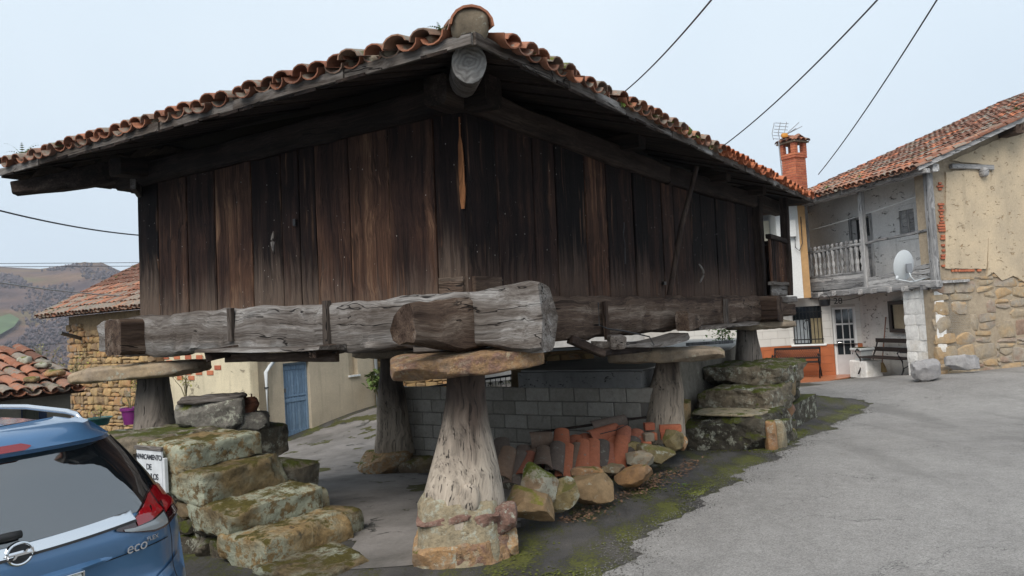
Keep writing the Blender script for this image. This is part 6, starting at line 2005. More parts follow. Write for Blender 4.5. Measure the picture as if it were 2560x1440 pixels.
M['wtile'] = plain('white_wall_tile', (0.62, 0.61, 0.58), 0.35, 0.06, 2.0, spec=0.4)
M['ttile_bed'] = plain('terracotta_grout', (0.46, 0.22, 0.13), 0.9)
M['ttile'] = plain('terracotta_wall_tile', (0.42, 0.135, 0.055), 0.35, 0.1, 2.0, spec=0.4)
def tile_grid(root, x0, x1, z0, z1, y, holes, w, h, mat):
    z = z0; r_ = 0
    while z < z1 - 0.03:
        zt_ = min(z + h, z1)
        cuts = [(x0, x1)]
        for a, c, e, g in holes:
            if e < zt_ - 0.01 and g > z + 0.01:
                cuts = [q for (p_, q_) in cuts for q in ([(p_, min(q_, a)), (max(p_, c), q_)])]
                cuts = [q for q in cuts if q[1] - q[0] > 0.03]
        for p_, q_ in cuts:
            x = x0 - (w / 2 if r_ % 2 else 0)
            while x < q_:
                a, c = max(x, p_), min(x + w, q_)
                if c - a > 0.03: pbox('wall_tile', mat, root, a + 0.003, c - 0.003, y - 0.012, y - 0.002, z + 0.003, zt_ - 0.003, 0.003)
                x += w
        z += h; r_ += 1
M['alu'] = plain('pale_metal_door', (0.55, 0.55, 0.56), 0.45, 0.05)
zb = F2.hit(2030, 862, 1, 0).z                    # where terracotta turns to white
hx0, hx1, hz0, hz1 = F2.rect(1977, 2056, 766, 862, 0)
ex0, ex1, ez0, ez1 = F2.rect(2084, 2144, 767, 940, 0)
ez0 = -0.30
xw0 = F2.hit(1975, 860, 1, 0).x
hx0 = xw0 + 0.12
holes = [(hx0, hx1, hz0, hz1), (ex0, ex1, ez0, ez1)]
tile_grid(th, xw0, 0.10, zb, 2.1, 0.0, [(hx0, hx1, zb, hz1), (ex0, ex1, zb - 1, ez1)], 0.44, 0.22, M['wtile'])
tile_grid(th, xw0, 0.10, -0.3, zb - 0.003, -0.012, [(ex0, ex1, -1, zb)], 0.44, 0.22, M['ttile'])
wall_with_holes('wall', M['wtile_bed'], th, xw0, 0.12, zb, 2.35, 0.0, 0.25, [(hx0, hx1, max(hz0, zb), hz1), (ex0, ex1, zb - 1, ez1)] if False else [(hx0, hx1, zb + 0.02, hz1), (ex0, ex1, zb, ez1)])
wall_with_holes('dado', M['ttile_bed'], th, xw0, 0.12, -0.6, zb - 0.003, -0.012, 0.25, [(ex0, ex1, ez0, zb - 0.003)])
def chained(name, mat, parent, pts, z0, z1, th_):
    for a, c in zip(pts, pts[1:]): pass
F3 = Frame((F2.m @ V((xw0, 0, 0))).to_2d()[:], (1.0, 0.03))
# wall turning away to the left
sw = empty('side_wing', parent=th)
sw.matrix_local = F2.i @ F3.m
tile_grid(sw, -3.2, 0.0, zb, 2.1, 0.0, [], 0.44, 0.22, M['wtile'])
tile_grid(sw, -3.2, 0.0, -0.3, zb - 0.003, -0.012, [], 0.44, 0.22, M['ttile'])
wall_with_holes('wall', M['wtile_bed'], sw, -4.2, 0.0, zb, 2.35, 0.0, 0.25, [])
wall_with_holes('dado', M['ttile_bed'], sw, -4.2, 0.0, -0.6, zb - 0.003, -0.012, 0.25, [])
# door: frame, leaf and grid of panes
dr = empty('front_door', parent=th)
for a, c, e, g in ((ex0, ex0 + 0.06, ez0, ez1), (ex1 - 0.06, ex1, ez0, ez1), (ex0 + 0.06, ex1 - 0.06, ez1 - 0.06, ez1)):
    pbox('frame', M['white'], dr, a, c, 0.07, 0.14, e, g, 0.005)
pbox('leaf', M['alu'], dr, ex0 + 0.06, ex1 - 0.06, 0.10, 0.14, ez0, ez1 - 0.06)
lw = (ex1 - ex0 - 0.12)
for r_ in range(3):
    for c_, (fa, fb) in enumerate(((0.06, 0.36), (0.42, 0.72), (0.78, 0.94))):
        za = ez0 + 0.68 + r_ * 0.44 + (0.0 if c_ != 1 else 0.0)
        pbox('pane', M['glass'], dr, ex0 + 0.06 + lw * fa, ex0 + 0.06 + lw * fb, 0.09, 0.105, za, za + 0.39)
hd_ = MB(); hd_.tube([(ex0 + 0.12, 0.06, ez0 + 1.02), (ex0 + 0.22, 0.06, ez0 + 1.02)], 0.012, 6); hd_.build('handle', M['chrome'], dr)
pbox('threshold', M['white'], dr, ex0 - 0.05, ex1 + 0.05, -0.10, 0.1, ez0 - 0.1, ez0 + 0.02)
# window with iron grille
wd = empty('window', parent=th)
pbox('room', M['dark'], wd, hx0, hx1, 0.20, 0.22, hz0, hz1)
pbox('pane', M['glass'], wd, hx0, hx1, 0.15, 0.16, zb + 0.02, hz1)
pbox('curtain', plain('curtain', (0.30, 0.25, 0.15), 0.8), wd, hx0 + 0.45, hx0 + 0.85, 0.140, 0.148, zb + 0.02, zb + 0.75)
pbox('blind', plain('pale_blind', (0.36, 0.40, 0.43), 0.7), wd, hx0 + 0.02, hx0 + 0.40, 0.140, 0.148, zb + 0.05, zb + 0.72)
pbox('sill', M['white'], wd, hx0 - 0.08, hx1 + 0.08, -0.06, 0.12, zb - 0.03, zb + 0.02, 0.008)
gr = empty('window_grille', parent=th)
ng = 8
for k in range(ng):
    x = hx0 + 0.10 + k * (hx1 - hx0 - 0.12) / (ng - 1)
    mb = MB(); mb.tube([(x, -0.07, zb + 0.06), (x, -0.07, hz1 + 0.0)], 0.012, 6); mb.build('bar', M['iron'], gr)
for z in (zb + 0.16, hz1 - 0.16):
    mb = MB(); mb.box(hx0 - 0.02, hx1 + 0.02, -0.085, -0.06, z - 0.015, z + 0.015); mb.build('cross_bar', M['iron'], gr)
for sgn in (-1, 1):
    cx, cz = (hx0 + hx1) / 2, (zb + hz1) / 2 + 0.05
    mb = MB(); mb.tube([(cx + sgn * 0.09 * math.sin(t) * (0.4 + t / 7), -0.075, cz + 0.14 - 0.09 * math.cos(t) * (0.4 + t / 7) - t * 0.035) for t in [k * 0.45 for k in range(14)]], 0.008, 5)
    mb.build('scroll', M['iron'], gr)
# house number and the little hanging pot
_t = F2.hit(2095, 753, 1, 0)
lettering('28', 0.24, M['iron'], th, Matrix.Translation((_t.x, -0.012, _t.z)) @ Matrix.Rotation(math.pi / 2, 4, 'X'), name='house_number', depth=0.006)
# white upper storey that overhangs
_yu = 21.25
ua, ub = aty(1880, 745, _yu).x, aty(2024, 745, _yu).x
up_ = empty('upper_storey', parent=th)
up_.matrix_local = F2.i @ Matrix.Translation((0, _yu, 0))
M['render_white'] = stucco('smooth_white_render', (0.74, 0.76, 0.76), (0.66, 0.68, 0.69), grime=0.1, bump=0.003)
M['render_cream'] = stucco('cream_render', (0.60, 0.57, 0.47), (0.52, 0.49, 0.40), grime=0.1, bump=0.003)
pbox('wall', M['render_white'], up_, aty(1950, 700, _yu).x, ub - 0.16, 0.0, 3.2, 2.03, 4.62)
pbox('wall', M['render_cream'], up_, 4.4, aty(1949, 700, _yu).x - 0.006, 0.5, 3.2, 2.03, 4.30)
pbox('corner_board', plain('ochre_corner_render', (0.46, 0.28, 0.13), 0.85), up_, ub - 0.157, ub + 0.04, -0.012, 3.2, 2.03, 4.62)
pbox('soffit', M['brown_x'], up_, 4.4, ub + 0.1, -0.5, 3.3, 4.63, 4.70)
beam('eave_beam', (4.6, 0.1, 4.44), (aty(1948, 560, _yu).x, 0.1, 4.52), 0.14, 0.18, M['brown_x'], up_, seg=8, amp=0.01, seed=3)
pbox('meter_box', M['render_white'], up_, ub - 0.52, ub - 0.28, -0.14, -0.001, 3.75, 4.22, 0.01)
mb = MB(); mb.tube([(ub - 0.3, -0.05, 3.76), (ub - 0.32, -0.08, 3.45), (ub - 0.22, -0.08, 3.35), (ub - 0.12, -0.08, 3.55), (ub - 0.1, -0.06, 4.3)], 0.012, 5); mb.build('loop_cable', M['cable'], up_)
# its roof, mostly hidden behind the granary eave
rf = MB().prism([(4.2, -0.7, 4.72), (ub + 0.3, -0.7, 4.72), (ub + 0.3, 4.5, 6.3), (4.2, 4.5, 6.3)], (0, 0, -0.06))
rf.build('roof', M['tile'], up_, fix=True)
# chimney
ch = empty('chimney', parent=th)
_cy = 23.2
c0 = aty(1988, 455, _cy)
ch.matrix_local = F2.i @ Matrix.Translation((c0.x, _cy, 0)) @ Matrix.Rotation(0.55, 4, 'Z')
hw = 0.25
zt = aty(1988, 398, _cy).z
zb2 = 4.6
pbox('core', M['brickjoint'], ch, -hw + 0.012, hw - 0.012, -hw + 0.012, hw - 0.012, zb2, zt - 0.01)
bk = {}
def bricks_course(z, h, hw_, shift, name='brick'):
    for side in range(4):
        R = Matrix.Rotation(side * math.pi / 2, 3, 'Z')
        x = -hw_ + (0.0 if shift else 0.0)
        segs = [0.25, 0.25] if shift else [0.125, 0.25, 0.125]
        tot = sum(segs); k = 2 * hw_ / tot
        for s_ in segs:
            w = s_ * k
            mb = MB(); mb.box(x + 0.004, x + w - 0.004, -hw_, -hw_ + 0.06, z + 0.004, z + h - 0.004, 0.004)
            mb.v = [tuple(R @ V(p)) for p in mb.v]
            mb.build(name, M['brick'], ch)
            x += w
z = max(zb2, zt - 1.05); i = 0
while z < zt - 0.01:
    bricks_course(z, 0.075, hw, i % 2); z += 0.077; i += 1
bricks_course(zt, 0.075, hw + 0.035, 0); bricks_course(zt + 0.077, 0.075, hw + 0.035, 1)
z3 = zt + 0.155
for sx in (-1, 1):
    for sy in (-1, 1):
        for k in range(4):
            pbox('pier_brick', M['brick'], ch, sx * 0.21 - 0.075, sx * 0.21 + 0.075, sy * 0.21 - 0.075, sy * 0.21 + 0.075, z3 + k * 0.077, z3 + k * 0.077 + 0.071, 0.005)
z4 = z3 + 0.31
pbox('cap_slab', M['mortar'], ch, -0.34, 0.34, -0.34, 0.34, z4, z4 + 0.05)
for side in range(4):
    R = Matrix.Rotation(side * math.pi / 2, 3, 'Z')
    for k in range(3):
        o = link('cap_tile', tile_data(M['tile'], False)[0], ch)
        sl_ = R @ V((0, 1, 0.42)).normalized(); e_ = R @ V((1, 0, 0))
        mt_ = Matrix((e_, sl_, e_.cross(sl_))).transposed().to_4x4(); mt_.translation = R @ V(((k - 1) * 0.22, -0.40, z4 + 0.05)); o.matrix_local = mt_
# antenna beside the chimney
ant = empty('tv_antenna', Matrix.Translation((aty(1953, 440, _cy - 0.3).x, _cy - 0.3, 0)))
tag(ant, 'thin television antenna mast with grid reflector beside the red brick chimney', 'antenna')
az0, az1 = 4.9, aty(1950, 352, _cy - 0.3).z
M['galv'] = plain('galvanised_metal', (0.25, 0.26, 0.28), 0.5, 0.1, metal=0.6)
mb = MB(); mb.tube([(0.05, 0, az0), (0, 0, az1)], 0.018, 6); mb.build('mast', M['galv'], ant)
KA = 1.7
for k in range(3):
    x = (-0.09 + k * 0.11) * KA
    mb = MB(); mb.tube([(x, 0, az1 + 0.04), (x - 0.03, 0, az1 + 0.14 * KA), (x + 0.06, 0, az1 + 0.33 * KA)], 0.012, 5); mb.build('reflector_bar', M['galv'], ant)
for k in range(6):
    z = az1 + (0.04 + k * 0.056) * KA
    mb = MB(); mb.tube([((-0.10 + 0.012 * k) * KA, 0, z + 0.01), ((0.14 + 0.012 * k) * KA, 0, z - 0.04)], 0.009, 5); mb.build('reflector_bar', M['galv'], ant)
mb = MB(); v, f = stone_geo(0.10, 0.06, 0.07, 3, 4, 0.0, 1); mb.add([q + V((0.18, -0.02, az1 + 0.15)) for q in v], f); mb.build('feed_box', plain('orange_plastic', (0.5, 0.22, 0.03), 0.5), ant)
for dz_, dx_ in ((0.30, 0.42), (0.16, 0.32), (0.20, 0.50)):
    mb = MB(); mb.tube([(0.2, -0.02, az1 + 0.16), (0.2 + dx_ * 1.0, -0.1, az1 + 0.13 + dz_ * 1.25)], 0.011, 5); mb.build('boom', M['galv'], ant)

# patio of terracotta tiles in front
M['patio'] = tilewall('terracotta_floor', (0.44, 0.17, 0.085), (0.30, 0.15, 0.09), 0.3, 0.3)
pp = [aty(1915, 948, 20.6), aty(1960, 958, 19.9), aty(2075, 950, 20.2), aty(2135, 944, 20.9)]
poly = [F2.i @ V((p_.x, p_.y, 0)) for p_ in pp]
poly = [(p_.x, p_.y, -0.27) for p_ in poly] + [(0.0, 0.1, -0.27), (xw0, 0.1, -0.27), (xw0 - 1.6, 0.6, -0.27)]
pt = MB().prism(poly[::-1], (0, 0, 0.09)).build('patio', M['patio'], None, fix=True)
pt.matrix_world = F2.m
tag(pt, 'small terracotta tiled patio in front of the tiled house', None, kind='structure')

# ---- cream house with the blue door ------------------------------------------------------
C0 = aty(652, 1087, 18.0)
F4 = Frame((C0.x, C0.y), (UR.x, UR.y))
ch2 = F4.root('cream_house')
tag(ch2, 'cream rendered house with a faded blue plank door and grey downpipes', 'house')
M['cream'] = stucco('cream_render_wall', (0.62, 0.53, 0.40), (0.48, 0.41, 0.31), grime=0.35, bump=0.012, patch=(0.62, 0.62, 0.60), pscale=0.5, pth=0.69)
M['cream2'] = stucco('pale_cream_wall', (0.62, 0.55, 0.40), (0.48, 0.43, 0.32), grime=0.25, bump=0.012, flake=((0.22, 0.19, 0.14), 2.2, 0.006))
bx0, bx1, bz0, bz1 = F4.rect(711, 777, 905, 1092, 0)
wx0, wx1, wz0, wz1 = F4.rect(871, 893, 860, 937, 0)
CZ = 2.7
wall_with_holes('wall', M['cream'], ch2, 0.0, 3.82, -1.4, CZ, 0.0, 0.3, [(bx0, bx1, bz0, bz1), (wx0, wx1, wz0, wz1)])
lw_ = MB().prism([(0, 0, -1.4), (0, 0, CZ), (0, 5.0, CZ), (0, 5.0, -1.4)], (0.28, 0, 0))
lw_.build('side_wall', M['cream2'], ch2, fix=True)
pbox('back', M['cream2'], ch2, 3.5, 3.8, 0.3, 5.0, -1.4, CZ)
bd = empty('blue_door', parent=ch2)
M['bluepaint'] = wood('faded_blue_paint', [(0.2, (0.13, 0.20, 0.30)), (0.5, (0.22, 0.33, 0.47)), (0.8, (0.34, 0.45, 0.58))], 'z', var=0.08, crack=0.25, bump=0.003)
lw = bx1 - bx0
for k in range(8):
    a = bx0 + 0.06 + k * (lw - 0.12) / 8
    pbox('plank', M['bluepaint'], bd, a + 0.004, a + (lw - 0.12) / 8 - 0.004, 0.13, 0.16, bz0 + 0.02, bz1 - 0.06)
for z, h in ((bz0 + 0.02, 0.14), ((bz0 + bz1) / 2 - 0.06, 0.09), (bz1 - 0.18, 0.11), ((bz0 + bz1) / 2 + 0.07, 0.04)):
    pbox('rail', M['bluepaint'], bd, bx0 + 0.06, bx1 - 0.06, 0.112, 0.128, z, z + h, 0.004)
for a, c in ((bx0, bx0 + 0.058), (bx1 - 0.058, bx1)): pbox('frame', M['bluepaint'], bd, a, c, 0.10, 0.18, bz0, bz1)
pbox('frame', M['bluepaint'], bd, bx0 + 0.058, bx1 - 0.058, 0.10, 0.18, bz1 - 0.058, bz1)
mb = MB(); mb.box(bx0 + 0.07, bx0 + 0.13, 0.07, 0.11, (bz0 + bz1) / 2 + 0.2, (bz0 + bz1) / 2 + 0.3, 0.008); mb.build('lock', M['galv'], bd)
pbox('door_step', M['concrete'], ch2, bx0 - 0.06, bx1 + 0.06, -0.12, 0.12, bz0 - 0.25, bz0 + 0.0)
sw_ = empty('walled_window', parent=ch2)
pbox('infill', M['cream'], sw_, wx0 + 0.003, wx1 - 0.003, 0.16, 0.2, wz0, wz1)
pbox('sill', M['white'], sw_, wx0 - 0.04, wx1 + 0.04, -0.06, 0.15, wz0 - 0.05, wz0 - 0.003)
def downpipe(root, x, y, z0, z1, neck, mat):
    mb = MB(); mb.tube([(x, y, z0), (x, y, z1 - 0.12), (x + neck * 0.4, y, z1), (x + neck, y, z1 + 0.14), (x + neck, y, z1 + 0.3)], 0.045, 10)
    o = mb.build('downpipe', mat, root, True)
    for z in (z0 + 0.7, z1 - 0.5):
        m2 = MB(); m2.tube([(x, y, z), (x, y, z + 0.03)], 0.052, 10); m2.build('clip', M['iron'], o)
M['pvc'] = plain('grey_pvc', (0.50, 0.54, 0.57), 0.4, 0.05)
downpipe(ch2, 0.17, -0.07, -0.72, 1.15, 0.28, M['pvc'])
downpipe(ch2, 3.82, -0.08, -0.3, 2.4, 0.0, M['pvc'])
# orange hollow brick laid bare at the top of the side wall
for r_ in range(5):
    for k in range(5 - r_ % 2):
        p_ = (Frame((C0.x, C0.y), (-UL.x, -UL.y))).hit(415 + k * 28 + r_ * 9, 893 + r_ * 13, 1, 0)
        if 3 < r_ and k > 1: continue
        pbox('bare_brick', M['brick'], ch2, -0.02, 0.01, -p_.x - 0.13, -p_.x + 0.13, p_.z - 0.055, p_.z + 0.055, 0.006)
rfm = MB().prism([(-0.3, -0.4, CZ + 0.0), (4.2, -0.4, CZ + 0.0), (4.2, 4.2, CZ + 0.5), (-0.3, 4.2, CZ + 0.5)], (0, 0, 0.1))
rfm.build('roof', M['tile'], ch2, fix=True)

# ---- stone house behind on the left --------------------------------------------------------
F5 = Frame((C0.x, C0.y), (-UL.x, -UL.y))           # front runs parallel to the granary's yard side
sh = F5.root('stone_house')
tag(sh, 'rubble stone house with orange tiled roof in front of the hills', 'house')
HX0, HX1, HY = -8.42, -3.85, -0.25
EZ2 = 2.83
mt5 = None
pbox('wall_core', M['rubble_joint'], sh, HX0, HX1, HY + 0.05, HY + 6.0, -1.6, EZ2 - 0.05)
rubble_face(sh, HX0, HX1, -0.55, EZ2 - 0.06, HY - 0.02, M['rubble'], 33, 0.11, 0.26, 0.14, 0.46, lambda x, z: True, 296, 0.016, 0.07)
pit2 = 0.50
sl2 = V((0, 1, pit2)).normalized()
rb = MB().prism([(HX0 - 0.72, HY - 0.45, EZ2 - 0.02), (HX1 + 0.2, HY - 0.45, EZ2 - 0.02), (HX1 + 0.2, HY + 4.5, EZ2 - 0.02 + 4.95 * pit2), (HX0 - 0.72, HY + 4.5, EZ2 - 0.02 + 4.95 * pit2)], (0, 0, -0.05))
rb.build('roof_boarding', M['brown_x'], sh, fix=True)
tiled_slope(sh, V((HX0 - 0.78, HY - 0.52, EZ2 - 0.02)), V((1, 0, 0)), sl2, V((1, 0, 0)).cross(sl2), 29, 14, 0.2, 0.37, 295, lambda c, r, t, rr: (M['tile_old'] if rr.random() < 0.85 - 0.22 * r else M['tile']), 27, lift=0.03)
mb = MB(); _p = F5.hit(193, 852, 1, HY); _q = F5.hit(150, 832, 1, HY - 0.9)
mb.tube([V((_p.x, HY + 0.3, _p.z)), V((_q.x, HY - 0.9, _q.z))], 0.055, 10)
mb.build('flue_pipe', plain('dark_grey_pipe', (0.05, 0.055, 0.065), 0.5), sh, fix=True)

# ---- small shed at the left edge -------------------------------------------------------------
S0 = aty(201, 965, 12.0)
F6 = Frame((S0.x, S0.y), (UR.x, UR.y))
sd = F6.root('tiled_shed')
tag(sd, 'small rendered shed with a sagging clay tile roof weighted with stones', 'shed')
M['shedwall'] = stucco('grey_shed_render', (0.34, 0.31, 0.26), (0.20, 0.185, 0.16), grime=0.6)
ax0, ax1, az_0, az_1 = F6.rect(53, 119, 1017, 1075, 0.12)
wall_with_holes('wall', M['shedwall'], sd, -2.6, -0.10, -1.6, 1.22, 0.12, 0.25, [(ax0, ax1, az_0, az_1)])
pbox('side_wall', M['shedwall'], sd, -0.34, -0.10, 0.37, 2.6, -1.6, 1.2)
wn = empty('window', parent=sd)
M['bluewin'] = plain('dark_blue_paint', (0.03, 0.05, 0.11), 0.6, 0.2)
for a, c, e, g in ((ax0, ax0 + 0.03, az_0, az_1), (ax1 - 0.09, ax1, az_0, az_1), (ax0 + 0.03, ax1 - 0.09, az_1 - 0.03, az_1)):
    pbox('frame', M['bluewin'], wn, a, c, 0.14, 0.20, e, g)
for k in range(4):
    a = ax0 + 0.03 + k * (ax1 - ax0 - 0.12) / 4
    pbox('board', plain('grey_green_board', (0.10, 0.105, 0.085), 0.85) if k == 0 else bpy.data.materials['grey_green_board'], wn, a + 0.003, a + (ax1 - ax0 - 0.12) / 4 - 0.003, 0.20, 0.22, az_0, az_1 - 0.03)
pit3 = 0.30
sl3 = V((0, 1, pit3)).normalized()
MB().prism([(-2.7, -0.1, 1.27), (0.0, -0.1, 1.27), (0.0, 2.2, 1.27 + 2.3 * pit3), (-2.7, 2.2, 1.27 + 2.3 * pit3)], (0, 0, -0.05)).build('roof_boarding', M['brown_x'], sd, fix=True)
tiled_slope(sd, V((-2.75, -0.12, 1.29)), V((1, 0, 0)), sl3, V((1, 0, 0)).cross(sl3), 13, 6, 0.21, 0.37, 200, lambda c, r, t, rr: M['tile'] if rr.random() < 0.65 else M['tile_old'], 37, lift=0.02, jit=1.6)
for i, (px, py, s_, lab) in enumerate(((62, 897, 0.09, 'dark mossy round stone weighting the ridge of the shed roof'), (108, 910, 0.11, 'flat mossy grey stone lying across the shed roof tiles'), (80, 945, 0.11, 'pale angular stone weighting the middle of the shed roof'), (138, 930, 0.14, 'long flat tan stone near the free edge of the shed roof'))):
    q_ = None
    for yy in np.arange(0.0, 2.3, 0.03):
        h_ = F6.hit(px, py + 8, 1, yy)
        if h_.z < 1.40 + yy * pit3 + 0.05: q_ = h_; break
    if q_ is None: q_ = F6.hit(px, py, 1, 1.0)
    v, f = stone_geo(s_, s_ * 0.8, s_ * (0.75 if i == 0 else 0.38), 6, 3.5, 0.16, 50 + i)
    o = MB().add(v, f).build('roof_stone', M['boulder'] if i > 1 else M['b_lich'], None, smooth=50)
    o.location = F6.m @ (q_ + V((0, 0, s_ * 0.25)))
    tag(o, lab, 'stone', 'stones on the shed roof')

# ---- stone barn and low wall glimpsed under the granary ----------------------------------------
bx = aty(940, 1000, 22.0)
F7 = Frame((bx.x - 0.2, 22.2), (1.0, 0.06))
ba = F7.root('stone_barn')
tag(ba, 'stone barn with squared corner stones glimpsed under the granary', 'barn')
BW = 3.0
pbox('wall_core', M['rubble_joint'], ba, 0, BW, 0.06, 4, -1.2, 4.0)
rubble_face(ba, 0, BW - 0.5, -0.9, 2.3, 0.0, M['rubble'], 63, 0.12, 0.24, 0.14, 0.4, lambda x, z: True, 200, 0.016, 0.06)
z = -0.9; k = 0
while z < 2.3:
    w = 0.5 if k % 2 else 0.42
    v, f = stone_geo(w / 2 - 0.006, 0.10, 0.17, 3, 8, 0.04, k)
    MB().add([q + V((BW - w / 2, 0.08, z + 0.175)) for q in v], f).build('quoin', M['slab_grey'], ba, smooth=50)
    z += 0.352; k += 1
lwf = aty(1350, 930, 13.2); rwf = aty(1488, 925, 13.2)
F8 = Frame((lwf.x - 0.5, 13.2), (1.0, 0.0))
lwl = F8.root('garden_wall')
tag(lwl, 'low tan stone garden wall with a pale coping behind the terrace', 'wall')
LW = rwf.x - lwf.x + 0.5
ztop = aty(1420, 876, 13.2).z
pbox('wall_core', M['rubble_joint'], lwl, 0, LW, 0.06, 0.4, 0.6, ztop)
rubble_face(lwl, 0, LW, 1.12, ztop, 0.0, M['rubble'], 71, 0.14, 0.24, 0.2, 0.45, lambda x, z: True, 80, 0.02, 0.06)
pbox('coping', plain('pale_coping', (0.42, 0.44, 0.45), 0.7), lwl, -0.03, LW + 0.03, -0.06, 0.44, ztop + 0.003, ztop + 0.04)
hb = empty('white_outbuilding', Matrix.Translation((1.0, 27.5, 0)))
tag(hb, 'pale outbuilding with brown shutters seen in the gap under the granary beam', 'building')
pbox('wall', plain('grey_render', (0.42, 0.42, 0.42), 0.9), hb, -2.5, 5.0, 0, 3, -1, 3.4)
for k in range(3): pbox('shutter', M['brown_z'], hb, -1.6 + k * 1.9, -0.9 + k * 1.9, -0.05, -0.003, 1.2, 2.4)
pbox('roof', M['tile'], hb, -2.9, 5.4, -0.4, 3.4, 3.41, 3.6)
# ------------------------------------------------------------------ benches
def scroll_end(root, x, mat, h=0.82, d=0.52):
    """cast iron bench end in the plane x: legs, arm and a curled hand rest"""
    mb = MB()
    mb.tube([(x, -d * 0.95, 0), (x, -d * 0.78, 0.18), (x, -d * 0.80, 0.40), (x, -d * 0.95, 0.52), (x, -d * 1.02, 0.60), (x, -d * 0.92, 0.66), (x, -d * 0.82, 0.61)], 0.02, 6)
    mb.build('front_leg', mat, root, True)
    mb = MB(); mb.tube([(x, 0.10, 0), (x, -0.06, 0.20), (x, -0.06, 0.42), (x, 0.04, 0.62), (x, 0.12, h)], 0.02, 6); mb.build('back_leg', mat, root, True)
    mb = MB(); mb.tube([(x, -d * 0.9, 0.62), (x, -d * 0.5, 0.60), (x, 0.0, 0.64)], 0.018, 6); mb.build('arm_rest', mat, root, True)
    mb = MB(); mb.tube([(x, -d * 0.78, 0.22), (x, -d * 0.4, 0.30), (x, -0.06, 0.22)], 0.014, 6); mb.build('stretcher', mat, root, True)
M['slat_dark'] = wood('dark_bench_slat', [(0.3, (0.018, 0.014, 0.013)), (0.7, (0.05, 0.038, 0.034))], 'x', var=0.1, crack=0.3, rough=0.6)
c = F2.hit(2006, 938, 2, -0.18)
b1 = empty('garden_bench', F2.m @ Matrix.Translation((c.x - 0.05, min(c.y, -0.42), -0.18)))
tag(b1, 'black cast iron bench with lattice back against the terracotta tiled wall', 'bench')
W = 0.60
for sx in (-1, 1): scroll_end(b1, sx * W, M['iron'])
for k in range(5): pbox('seat_slat', M['slat_dark'], b1, -W, W, -0.46 + k * 0.095, -0.46 + k * 0.095 + 0.075, 0.42, 0.445, 0.005)
pbox('back_rail', M['slat_dark'], b1, -W, W, 0.07, 0.10, 0.76, 0.83, 0.005)
pbox('back_rail', M['slat_dark'], b1, -W, W, 0.02, 0.05, 0.50, 0.55, 0.005)
for k in range(24):
    x = -W + 0.05 + k * (2 * W - 0.1) / 23
    for sgn in (-1, 1):
        mb = MB(); mb.tube([(x - 0.06 * sgn, 0.04, 0.55), (x + 0.06 * sgn, 0.075, 0.76)], 0.006, 4); mb.build('lattice_bar', M['iron'], b1)
c = F1.hit(2232, 930, 1, 0.62)
b2 = empty('slatted_bench', F1.m @ Matrix.Translation((c.x + 0.1, 0.66, -0.06)))
tag(b2, 'dark slatted bench with curled iron ends below the notice case', 'bench')
W = 0.80
for sx in (-1, 1): scroll_end(b2, sx * W, M['iron'], 0.86, 0.56)
for k in range(4): pbox('seat_slat', M['slat_dark'], b2, -W, W, -0.50 + k * 0.125, -0.50 + k * 0.125 + 0.10, 0.43, 0.465, 0.006)
for z, y in ((0.58, 0.02), (0.80, 0.10)): pbox('back_slat', M['slat_dark'], b2, -W, W, y - 0.05, y - 0.01, z, z + 0.11, 0.006)
# low whitewashed block with its planter
pw = F1.hit(2158, 940, 1, 0.35)
lb = pbox('low_white_block', M['whitestone'], None, -0.36, 0.36, -0.25, 0.25, 0, 0.48, 0.03)
lb.matrix_world = F1.m @ Matrix.Translation((pw.x, 0.45, -0.2))
tag(lb, 'low whitewashed stone block beside the door, carrying the pale planter', 'block')
pl = empty('planter', F1.m @ Matrix.Translation((pw.x - 0.05, 0.42, 0.283)))
tag(pl, 'pale grey square planter standing on the low whitewashed block', 'planter')
M['planter'] = plain('pale_grey_pot', (0.50, 0.53, 0.54), 0.5, 0.08)
MB().loft([[(sx * w, sy * w, z) for sx, sy in ((-1, -1), (1, -1), (1, 1), (-1, 1))] for w, z in ((0.13, 0), (0.19, 0.26))]).build('pot', M['planter'], pl, fix=True)
pbox('rim', M['planter'], pl, -0.225, 0.225, -0.225, 0.225, 0.262, 0.33, 0.012)
pbox('soil', M['mossdark'], pl, -0.19, 0.19, -0.19, 0.19, 0.331, 0.336)
# broom
bp = F1.hit(2216, 915, 1, 0.8)
bm2 = empty('broom', F1.m @ Matrix.Translation((bp.x, 0.8, -0.05)))
tag(bm2, 'broom with thin reddish handle leaning on the white wall behind the slatted bench', 'broom')
mb = MB(); mb.tube([(0, -0.12, 0.25), (0.02, 0.08, 1.45)], 0.014, 6); mb.build('handle', plain('reddish_handle', (0.22, 0.09, 0.05), 0.6), bm2)
mb = MB(); mb.loft([[(sx * w, -0.14 + sy * d_, z) for sx, sy in ((-1, -1), (1, -1), (1, 1), (-1, 1))] for w, d_, z in ((0.16, 0.035, 0.02), (0.13, 0.03, 0.14), (0.05, 0.025, 0.27))]); mb.build('bristles', plain('straw', (0.28, 0.20, 0.09), 0.9), bm2, fix=True)
def rock_at(px, py, w, h, D, seed, mat, label, name='boulder', dep=0.8, p=3.4, amp=0.14, rz=0.0):
    c = aty(px, py, D); k = D / FPX
    v, f = stone_geo(w * k / 2, w * k / 2 * dep, h * k / 2, 12, p + 3, amp * 0.7, seed, 1.2, 0.02, 12, (0.78, 1.08))
    o = MB().add(v, f).build(name, mat, None, smooth=24)
    o.location = (c.x, c.y, c.z + h * k / 2 * 0.9); o.rotation_euler = (0, 0, rz)
    tag(o, label, 'stone')
    return o
M['greyrock'] = rockmat('grey_rock', [(0.2, (0.17, 0.17, 0.18)), (0.8, (0.34, 0.33, 0.33))], 0.25, 0.0, dark=0.35)
rock_at(2316, 952, 60, 56, 16.2, 3, M['greyrock'], 'grey-white boulder at the foot of the whitewashed corner pier', p=4)
